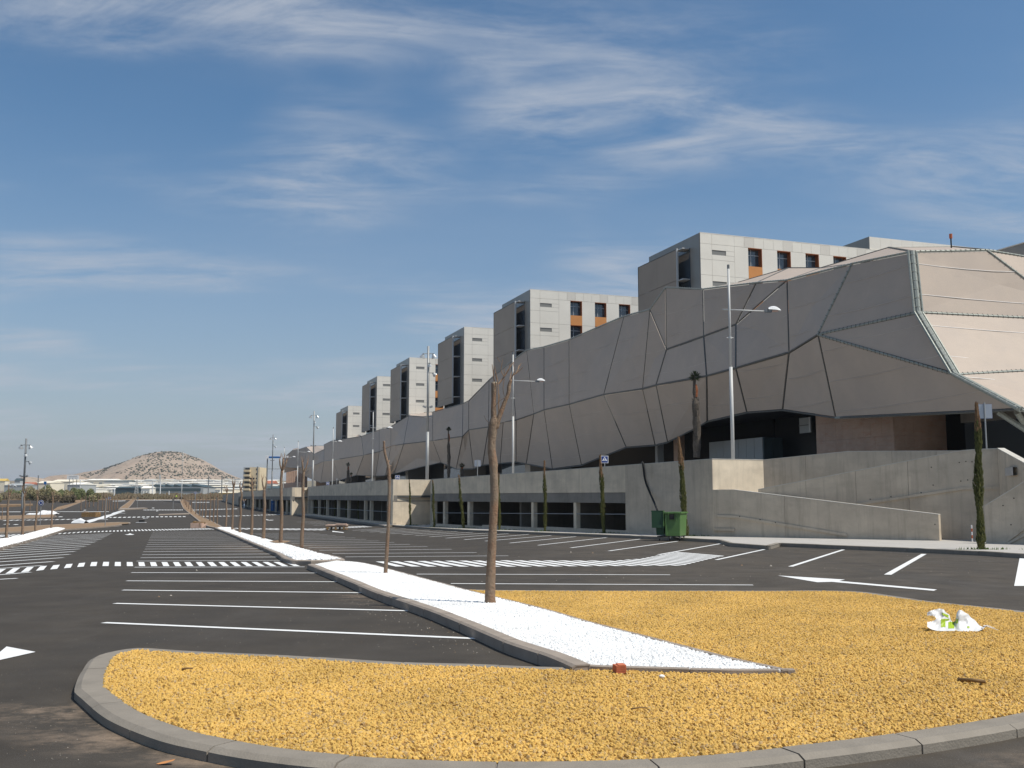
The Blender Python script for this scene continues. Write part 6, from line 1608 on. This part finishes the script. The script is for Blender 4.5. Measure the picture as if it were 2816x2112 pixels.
# ------------------------------------------------------------------ portable toilets, people-free kerbside, van
def toilet(px, pb, pt, label, w=8):
    p = G(px, pb, .14); s_ = p.y/FPX; H = at(px, pt, p.y).z-p.z; w_ = w*s_; r = empty('portable_toilet', p, label=label, cat='portable toilet', group='blue portable toilets by the wall')
    MB().box((0, w_/2, H*.44), (w_, w_, H*.88)).build('cabin', M_BLUEP, r); MB().box((0, -.03, H*.42), (w_*.74, .05, H*.76)).build('door', M_BLUEP, r)
    MB().add([(-w_*.54, -.06, H*.88), (w_*.54, -.06, H*.88), (w_*.54, w_*1.04, H*.88), (-w_*.54, w_*1.04, H*.88), (-w_*.4, w_*.1, H), (w_*.4, w_*.1, H), (w_*.4, w_*.9, H), (-w_*.4, w_*.9, H)], [(3, 2, 1, 0), (4, 5, 6, 7), (0, 1, 5, 4), (1, 2, 6, 5), (2, 3, 7, 6), (3, 0, 4, 7)]).build('roof', M_WPLA, r)
    MB().box((w_*.2, -.06, H*.62), (w_*.16, .03, H*.06)).build('vent', M_WPLA, r)
toilet(748.5, 1405.5, 1373.2, 'blue portable toilet behind the third tree trunk, left of a pair'); toilet(759, 1406.5, 1373.2, 'blue portable toilet, right of the pair, lidded in white', 9)
toilet(653.6, 1383.8, 1362.5, 'far blue portable toilet, left of the distant pair', 5.5); toilet(659, 1384.6, 1362.5, 'far blue portable toilet, right of the distant pair', 5.5)
def vehicle(px, pb, wpx, label, cat, name, front=True, h=1.9, w=1.75, L=4.2, side=False, col=None):
    p = at(px, pb, 1) ; p = G(px, pb, .02) if px > 300 else at(px, pb, 420); r = empty(name, p, label=label, cat=cat, rz=pi/2 if side else 0)
    s_ = wpx*p.y/FPX/(L if side else w); m = col or M_CAR
    prof = [(0, .35), (0, .95), (.25, 1.05), (1.0, 1.15), (1.5, h), (3.9, h), (4.2, 1.1), (4.2, .35)] if not side else [(0, .35), (0, .8), (.9, .95), (1.5, h), (3.2, h), (4.0, 1.0), (4.2, .4)]
    vs = [(-w/2*s_, y*s_, z*s_) for y, z in prof]+[(w/2*s_, y*s_, z*s_) for y, z in prof]; n = len(prof)
    MB().add(vs, [tuple(range(n)), tuple(range(n, 2*n))[::-1]]+[(i, (i+1) % n, n+(i+1) % n, n+i) for i in range(n)]).build('body', m, r)
    MB().add([(-w*.42*s_, 1.02*s_, 1.22*s_), (w*.42*s_, 1.02*s_, 1.22*s_), (w*.38*s_, 1.42*s_, (h-.1)*s_), (-w*.38*s_, 1.42*s_, (h-.1)*s_)], [(0, 1, 2, 3)]).build('windscreen', M_GLASSD, r, fix=False)
    for sx in (-1, 1): MB().box((sx*w/2*s_, 2.3*s_, (h*.5+.5)*s_), (.03, 1.7*s_, .4*s_)).build('side_window', M_GLASSD, r)
    for x in (-1, 1):
        for y in (.8, 3.3): MB().tube([(x*(w/2-.2)*s_, y*s_, .33*s_), (x*(w/2+.01)*s_, y*s_, .33*s_)], .33*s_, 12).build('wheel', M_RUB, r)
        MB().box((x*w*.36*s_, -.02, .75*s_), (.3*s_, .05, .16*s_)).build('headlight', M_GLASSB, r)
vehicle(624.5, 1379.5, 14.5, 'small white van driving towards us by the far end of the pavement', 'van', 'parked_van')
vehicle(45, 1339, 17, 'white car on the road above the bushes at far left', 'car', 'parked_car', side=True, h=1.45)

# ------------------------------------------------------------------ people far off
def person(px, pb, label, top, legs, walk=.18, h=.14):
    p = G(px, pb, h); r = empty('person', p, rz=random.uniform(-.5, .5), label=label, cat='person')
    V = [(0, 0, .95, .15), (0, 0, 1.15, .15), (0, 0, 1.38, .17), (0, 0, 1.50, .06), (0, 0, 1.57, .06), (0, -.01, 1.68, .10), (0, -.01, 1.74, .07),
         (.10, 0, .88, .10), (.12, -walk, .50, .07), (.12, -walk*.8, .08, .045), (.12, -walk*.8-.16, .04, .04), (-.10, 0, .88, .10), (-.12, walk, .50, .07), (-.12, walk*1.3, .08, .045), (-.12, walk*1.3-.16, .04, .04),
         (.19, 0, 1.40, .07), (.25, walk*.6, 1.15, .05), (.25, walk*.3, .88, .035), (-.19, 0, 1.40, .07), (-.25, -walk*.6, 1.15, .05), (-.25, -walk*.9, .90, .035)]
    E = [(0, 1), (1, 2), (2, 3), (3, 4), (4, 5), (5, 6), (0, 7), (7, 8), (8, 9), (9, 10), (0, 11), (11, 12), (12, 13), (13, 14), (2, 15), (15, 16), (16, 17), (2, 18), (18, 19), (19, 20)]
    me = bpy.data.meshes.new('skeleton'); me.from_pydata([v[:3] for v in V], E, []); o = bpy.data.objects.new('body', me); COL.objects.link(o)
    md = o.modifiers.new('skin', 'SKIN'); sv = me.skin_vertices[0].data
    for i, v in enumerate(V): sv[i].radius = (v[3], v[3]*.8)
    sv[0].use_root = True
    o.modifiers.new('sub', 'SUBSURF').levels = 1
    dg = bpy.context.evaluated_depsgraph_get(); m2 = bpy.data.meshes.new_from_object(o.evaluated_get(dg))
    o.modifiers.clear(); o.data = m2; m2.name = 'body'; m2.materials.clear()
    for m in (top, legs, M_SKIN, M_RUB): m2.materials.append(m)
    for f in m2.polygons:
        c = f.center
        f.material_index = 3 if c.z > 1.70 or (c.z > 1.6 and c.y > .03) or c.z < .09 else 2 if c.z > 1.47 or (abs(c.x) > .2 and c.z < .93) else 1 if c.z < .93 else 0
        f.use_smooth = True
    o.parent = r; return r
M_SKIN = mat('skin', (.42, .25, .17), rough=.6)
person(797, 1408.5, 'person in a dark top and blue jeans by the wall right of the blue toilets', mat('dark_top', (.06, .05, .06)), mat('blue_jeans', (.09, .14, .26)))
person(485, 1374, 'tiny distant person in a lime vest at the end of the lane', mat('lime_vest', (.45, .60, .08)), mat('dark_trousers', (.04, .05, .07)), h=.02)
person(670, 1398, 'person in pale blue trousers standing among the far cypress stakes', mat('grey_jacket', (.07, .08, .10)), mat('pale_jeans', (.28, .38, .55)))
# red and white marker post by the ramp
p = G(2674, 1490, .14); r = empty('marker_post', p, label='short red and white striped post before the ramp, left of the tall cypress', cat='post')
for i in range(5): MB().tube([(0, 0, i*.14), (0, 0, i*.14+.14)], .03, 8).build('stripe', M_BRICK if i % 2 else M_SIGNW, r)

# ------------------------------------------------------------------ scrub and bushes
def leafy(name, label, cat, loc, rx, ry, rz, n, m, seed, size=.16, group=None, lobes=5, mesh=None, trunk=True):
    random.seed(seed)
    r = empty(name, loc, label=label, cat=cat, group=group)
    mb = MB(); L = [(random.uniform(-.55, .55), random.uniform(-.5, .5), random.uniform(.25, .75), random.uniform(.3, .6)) for _ in range(lobes)]
    for i in range(n):
        cx, cy, cz, rr = random.choice(L)
        d = Vector((random.gauss(0, 1), random.gauss(0, 1), random.gauss(0, .8))).normalized()*rr*random.uniform(.55, 1.08)
        c = Vector(((cx+d.x)*rx, (cy+d.y)*ry, max(.03, cz+d.z*.8)*rz)); a = Vector((random.uniform(-1, 1), random.uniform(-1, 1), random.uniform(-.3, 1))).normalized()*size*random.uniform(.6, 1.5); b = a.cross(Vector((random.uniform(-1, 1), random.uniform(-1, 1), random.uniform(-1, 1)))).normalized()*size*.55
        mb.add([c, c+a*.5+b, c+a, c+a*.5-b], [(0, 1, 2, 3)])
    mb.build('foliage', m, r, fix=False)
    if trunk:
        st = MB()
        for k in range(4): e = Vector((random.uniform(-.5, .5)*rx, random.uniform(-.4, .4)*ry, rz*.55)); st.tube([(e.x*.2, e.y*.2, -.1), e*.5+Vector((0, 0, .1)), e], [.09*rz/4, .06*rz/4, .03], 4)
        st.build('stems', M_BARK, r)
bs = [(-12, 1340, 24, 0), (22, 1341, 22, 1), (52, 1346, 24, 1), (74, 1339, 25, 0), (100, 1343, 22, 0), (124, 1338, 24, 1), (146, 1341, 20, 0), (166, 1345, 18, 1), (186, 1346, 16, 0), (205, 1343, 18, 1), (225, 1344, 20, 1), (243, 1346, 18, 1), (262, 1352, 16, 0), (150, 1360, 12, 2), (176, 1361, 12, 2), (200, 1361, 10, 2), (115, 1360, 12, 2)]
for i, (x, t, w, k) in enumerate(bs):
    Y = 300+(i*37 % 40)+(30 if k == 1 else 0) if k < 2 else 285; z0 = gz(Y)-.3; p = at(x, 1370, Y); p.z = z0; H = at(x, t, Y).z-z0; R = w*Y/FPX
    leafy('bush', ['olive-grey feathery bush in the hedge line at far left', 'greener leafy bush in the hedge line at far left', 'low brown dry bush in front of the hedge line at far left'][k], 'bush', p, R, 3.0, H, 5200 if k < 2 else 1800, [M_LEAF, M_LEAFD, M_SCRUB][k], 200+i, .26, group='bushes of the hedge line at far left')
# the scrub band on both sides behind the lot
random.seed(77); sb = MB()
for i in range(15000):
    x = random.uniform(-60, 690); Y = random.uniform(352, 480) if x > 250 else random.uniform(345, 420)
    rx = ray(x, 1366)[0]; h = random.uniform(.2, 1.0)*(1.9+1.2*noise.noise(Vector((x*.03, Y*.02, 0)))+(0 if x > 250 else .6)); z = gz(Y)-.1
    s_ = random.uniform(.25, .6); a = random.uniform(0, 3.14); px_ = rx*Y
    sb.add([(px_-s_*cos(a), Y-s_*sin(a), z+h*.3), (px_+s_*cos(a), Y+s_*sin(a), z+h*.3), (px_+s_*.5*cos(a+.4), Y+s_*.4, z+h), (px_-s_*.4, Y, z+h*.9)], [(0, 1, 2, 3)])
sb.build('dry_scrub', M_SCRUB, None, fix=False, kind='stuff', label='band of dry brown scrub beyond the far end of the car park', cat='scrub')
# bare earth beyond the last crossing
sheet_rows('dirt_verge', M_SOIL, 338, 360, lambda y: (-180, 10), .03, 10, 1, kind='structure')

# ------------------------------------------------------------------ hill and lesser ridges
HP = [(150, 1327), (180, 1318), (220, 1306), (257, 1297), (288, 1292), (306, 1288.5), (336, 1280), (376, 1267), (403, 1254), (430, 1246), (450, 1243), (471, 1242), (500, 1244), (522, 1253), (545, 1260), (568, 1272), (590, 1286), (613, 1297), (636, 1307), (658, 1315), (690, 1325), (730, 1335)]
def hill(name, HP, Yr, dep, label, seed, step=8, m=M_HILL):
    def hz_(x):
        for (a, ya), (b, yb) in zip(HP, HP[1:]):
            if x <= b: return ya+(yb-ya)*(x-a)/(b-a)
        return HP[-1][1]
    x0, x1 = HP[0][0], HP[-1][0]; nx = int((x1-x0)/step); ny = 26; vs = []; fs = []
    for i in range(nx+1):
        x = x0+(x1-x0)*i/nx; rx = ray(x, 1300)[0]; base = gz(Yr)-12; Ht = at(x, hz_(x), Yr).z-base
        edge = 1
        for j in range(ny+1):
            q = (j/ny)*2-1; Y = Yr+q*dep*(.5+.5*min(1, Ht/60)); f = cos(q*pi/2)**1.15
            n_ = 5*noise.noise(Vector((x*.05, q*3, seed)))+2.5*noise.noise(Vector((x*.16, q*9, seed)))
            z = base+Ht*f+(n_*(1-f)*1.2 if q < 0 else 0)*min(1, Ht/40)
            vs.append((rx*Yr*(1+(Y-Yr)/Yr*.5), Y, z))
    for i in range(nx):
        for j in range(ny): a = i*(ny+1)+j; fs.append((a, a+ny+1, a+ny+2, a+1))
    me = MB().add(vs, fs).mesh(name, m, smooth=True, fix=False)
    return obj(name, me, None, kind='structure'), vs
ho, hv = hill('hill', HP, 2000, 430, '', 3)
hill('hill', [(40, 1345), (58, 1316), (66, 1311.5), (90, 1312), (110, 1314.5), (130, 1319), (170, 1330)], 1250, 120, '', 5)
hill('hill', [(100, 1345), (128, 1315), (142, 1309), (160, 1307), (180, 1305), (200, 1306), (222, 1309), (250, 1318), (280, 1330)], 1500, 150, '', 6)
# shrubs dotted over the near flank
random.seed(31); sh = MB(); front = [Vector(v) for v in hv]
bm = bmesh.new(); me_ = ho.data; bm.from_mesh(me_); bm.faces.ensure_lookup_table()
fl = [f for f in bm.faces if f.calc_center_median().y < 1960]
for i in range(5600):
    f = random.choice(fl); vsf = [v.co for v in f.verts]; a, b = random.random(), random.random()
    c = vsf[0].lerp(vsf[1], a).lerp(vsf[3].lerp(vsf[2], a), b)
    hgt = (c.z-25)/65
    dn = noise.noise(Vector((c.x*.014, c.z*.035, 1.3)))+.35*noise.noise(Vector((c.x*.05, c.z*.1, 4)))
    if random.random() > .25+dn*1.6 or hgt < .06 or hgt > .97: continue
    s_ = random.uniform(.8, 1.9); n = 5; ring = [(c.x+cos(2*pi*k/n+a)*s_*1.25, c.y+sin(2*pi*k/n+a)*s_, c.z-.3) for k in range(n)]
    ring2 = [(c.x+cos(2*pi*k/n+a+.5)*s_*.8, c.y+sin(2*pi*k/n+a+.5)*s_*.7, c.z+s_*.75) for k in range(n)]
    sh.add(ring+ring2, [(k, (k+1) % n, n+(k+1) % n, n+k) for k in range(n)]+[tuple(range(n, 2*n))])
bm.free()
sh.build('hill_shrubs', M_BUSHD, None, fix=False, kind='stuff', label='dark shrubs dotted over the flank of the hill', cat='shrubs')

# ------------------------------------------------------------------ industrial estate
def shed(px0, px1, pyb, pyt, Y, m, label, roof=None, mono=False, group='pale sheds of the industrial estate', dep=26, cat='warehouse', doors=0):
    a = at(px0, pyb, Y); L = (px1-px0)*Y/FPX; z0 = min(gz(Y), a.z)-1; z1 = at(px0, pyt, Y).z; H = z1-z0
    r = empty('warehouse', (a.x, Y, z0), label=label, cat=cat, group=group)
    hw = H*.82
    MB().box((L/2, dep/2, hw/2), (L, dep, hw)).build('wall', m, r)
    rf = roof or M_WHW
    MB().add([(-.3, -.4, hw), (L+.3, -.4, hw), (L+.3, dep/2, H), (-.3, dep/2, H), (-.3, dep+.4, hw), (L+.3, dep+.4, hw)], [(0, 1, 2, 3), (3, 2, 5, 4), (0, 3, 4), (1, 5, 2)]).build('roof', rf, r)
    for i in range(doors):
        MB().box((L*(i+.5)/doors, -.05, hw*.35), (L/doors*.35, .2, hw*.7)).build('door', M_GRW, r)
LB = ['in the lowest row of the estate', 'in the second lowest row of the estate', 'in the third lowest row of the estate', 'in the third highest row of the estate', 'in the second highest row of the estate', 'in the topmost row, under the hill']
ORD = 'first second third fourth fifth sixth seventh eighth ninth tenth eleventh twelfth thirteenth fourteenth fifteenth sixteenth seventeenth eighteenth nineteenth twentieth twenty-first twenty-second twenty-third'.split(); cnt = [-1]*6
random.seed(8)
for row, (pb, pt, Y) in enumerate([(1352, 1343, 800), (1346, 1336, 930), (1340, 1330.5, 1050), (1334, 1325.5, 1180), (1328.5, 1320.5, 1300), (1324, 1318, 1400)]):
    x = 165+row*5+random.uniform(-10, 10) if row > 1 else 205
    while x < 745:
        w = random.uniform(14, 46); 
        if not (row == 0 and 325 < x < 560):
            cnt[row] += 1
            m = random.choice((M_WHW, M_WHW, M_CRW, M_WHW, M_GRW if row < 4 else M_CRW)); rf = random.choice((M_WHW, M_WHW, M_CRW, M_WHW, M_GRW))
            shed(x, x+w, pb+random.uniform(-.8, .8), pt+random.uniform(-1.3, 1.3), Y+random.uniform(-25, 25), m, (lambda k: f'{ORD[k] if k < len(ORD) else "last"} shed from the left {LB[row]}')(cnt[row]), rf, doors=random.choice((0, 2, 3)))
        x += w+random.uniform(.5, 4)
shed(240, 313, 1330, 1316.5, 1150, M_CRW, 'cream shed with two grey doors on the rise left of the hill foot', M_WHW, doors=3, group=None)
shed(285, 355, 1324, 1320.5, 1120, M_WHW, 'long dark blue roofed shed right of the cream shed at the hill foot', M_DKT, group=None)
shed(141, 198, 1333, 1318, 900, M_CRW, 'cream shed with dark openings below the white billboard', M_CRW, doors=4, group=None)
shed(60, 92, 1332, 1326, 800, M_REDR, 'low red shed beside the far left road', M_REDR, group=None, dep=8)
shed(-10, 14, 1324, 1316, 900, M_CRW, 'yellowish shed at the extreme left of the horizon', M_YELW, group=None, dep=8)
shed(40, 55, 1326, 1315, 950, M_GRW, 'small blue-grey block left of the far left mast', M_DKT, group=None, dep=8)
shed(12, 60, 1333, 1329, 780, M_GRW, 'long grey shed behind the white car', M_GRW, group=None)
shed(98, 138, 1334, 1322, 820, M_CRW, 'sandy shed between the red shed and the billboard', M_CRW, group=None)
shed(185, 222, 1340, 1326, 700, M_GRW, 'grey and pink shed under the right side of the billboard', M_WHW, doors=3, group=None)
shed(318, 408, 1347, 1337, 640, M_DKT, 'long low dark blue canopy shed left of the saw-tooth hall', M_DKT, group=None, dep=14)
shed(388, 412, 1347, 1337, 600, M_WHW, 'small white building between the dark canopy and the saw-tooth hall', M_WHW, group=None, doors=3, dep=10)
shed(600, 640, 1364, 1352, 520, M_YELW, 'yellow walled unit behind the white van', M_CRW, group=None, dep=12, doors=3)
shed(575, 600, 1362, 1353, 530, M_CRW, 'low cream unit left of the yellow walled one', M_DKT, group=None, dep=12)
shed(704, 750, 1335, 1321, 560, M_WHW, 'white building with an orange band behind the cream flats', M_REDR, group=None, dep=12)
shed(728, 775, 1350, 1336, 420, M_GRW, 'greenish unit behind the third floodlight mast', M_DKT, group=None, dep=12)
# saw-tooth hall
Y = 610; a = at(415, 1354, Y); s_ = Y/FPX; z0 = gz(Y)-1; r = empty('sawtooth_hall', (a.x, Y, z0), label='dark teal hall with a saw-tooth roof in front of the white sheds', cat='factory')
base = (a.z-z0); L = (558-415)*s_; zt = at(415, 1339, Y).z-z0
MB().box((L/2, 12, zt/2), (L, 24, zt)).build('wall', M_GRW, r)
xs = [418, 452, 476, 500, 525, 560]
for i in range(5):
    x0 = (xs[i]-415)*s_; x1 = (xs[i+1]-415)*s_; hh = 8.0*s_
    MB().add([(x0, -.1, zt+.01), (x1, -.1, zt+.01), (x0+.4 if i else x0+8*s_, -.1, zt+hh), (x0, 24, zt+.01), (x1, 24, zt+.01), (x0+.4 if i else x0+8*s_, 24, zt+hh)], [(0, 1, 2), (5, 4, 3), (0, 2, 5, 3), (1, 4, 5, 2), (0, 3, 4, 1)]).build('roof_tooth', M_DKT, r)
MB().box((L/2, -.2, zt*.72), (L*.9, .2, zt*.3)).build('band', M_DKT, r)
# billboard
Y = 650; a = at(200, 1330, Y); s_ = Y/FPX; r = empty('billboard', (a.x, Y, gz(Y)-1), label='large white billboard standing on the rise left of the hill', cat='billboard'); z = at(200, 1312.8, Y).z-gz(Y)+1
MB().box((0, 0, z), (32*s_, .4, 11.5*s_)).build('panel', M_SIGNW, r)
for x in (-10, 0, 10): MB().tube([(x*s_, .3, 0), (x*s_, .3, z)], .2, 6).build('post', M_POLED, r)
MB().box((1*s_, -.25, z+2.6*s_), (22*s_, .1, .9*s_)).build('print_line', M_GRW, r)
for x in (-8, 0, 9): MB().box((x*s_, -.25, z-2.5*s_), (1.6*s_, .1, 3*s_)).build('print_mark', M_GRW, r)
# blue direction sign on a post
Y = 350; a = at(123.5, 1342, Y); s_ = Y/FPX; r = empty('direction_sign', (a.x, Y, gz(Y)), label='small blue direction sign above the bushes at left', cat='road sign'); z = at(123.5, 1328, Y).z-gz(Y)
MB().box((0, 0, z), (7*s_, .2, 8*s_)).build('plate', M_BLUEP, r); MB().tube([(0, .2, 0), (0, .2, z)], .15, 6).build('post', M_POLE, r)
# cream block of flats
Y = 420; x0, x1, yt, yb = 668, 713, 1285, 1352; a = at(x0, yb, Y); s_ = Y/FPX; z0 = gz(Y)-1; H = at(x0, yt, Y).z-z0; L = (x1-x0)*s_
r = empty('apartment_block', (a.x, Y, z0), label='cream block of flats with stacked balconies behind the left end of the wall', cat='flats')
MB().box((L*.20, 6, H/2), (L*.40, 12, H-.01)).build('stair_wing', M_GRW, r)
MB().box((L*.70, 5.5, H/2), (L*.60, 12, H)).build('wall', M_CREAM, r)
fl = 12.6*s_
for i in range(5):
    z = H-2.5*s_-i*fl
    MB().box((L*.26, -.9, z-7.2*s_), (L*.36, 1.8, 5.5*s_)).build('balcony', M_CREAM, r)
    w_ = MB().box((L*.26, -.06, z-1.8*s_), (L*.30, .1, 4.6*s_)).build('balcony_window', M_GLASSD, r)
    MB().box((L*.84, -.56, z-3*s_), (L*.1, .06, 4.2*s_)).build('window', M_GLASSD, r)
    if i > 1: MB().box((L*.72, -.7, z-8*s_), (L*.42, .4, .9*s_)).build('slab_edge', M_CRW, r); MB().box((L*.55, -.56, z-3.5*s_), (L*.3, .06, 5*s_)).build('window', M_GLASSD, r)
# small white tall block far right of the flats
# ------------------------------------------------------------------ air
hz_m = bpy.data.materials.new('haze'); hz_m.use_nodes = True; nt = hz_m.node_tree; nt.nodes.remove(nt.nodes['Principled BSDF'])
pv = nt.nodes.new('ShaderNodeVolumePrincipled'); pv.inputs['Color'].default_value = (.80, .86, .95, 1); pv.inputs['Density'].default_value = HAZE_D
pv.inputs['Anisotropy'].default_value = .2
nt.links.new(pv.outputs[0], [n for n in nt.nodes if n.type == 'OUTPUT_MATERIAL'][0].inputs['Volume'])
MB().box((0, 4300, 58), (14200, 9800, 122)).build('haze', hz_m, None, kind='stuff', label='thin pale air over the whole place', cat='haze')
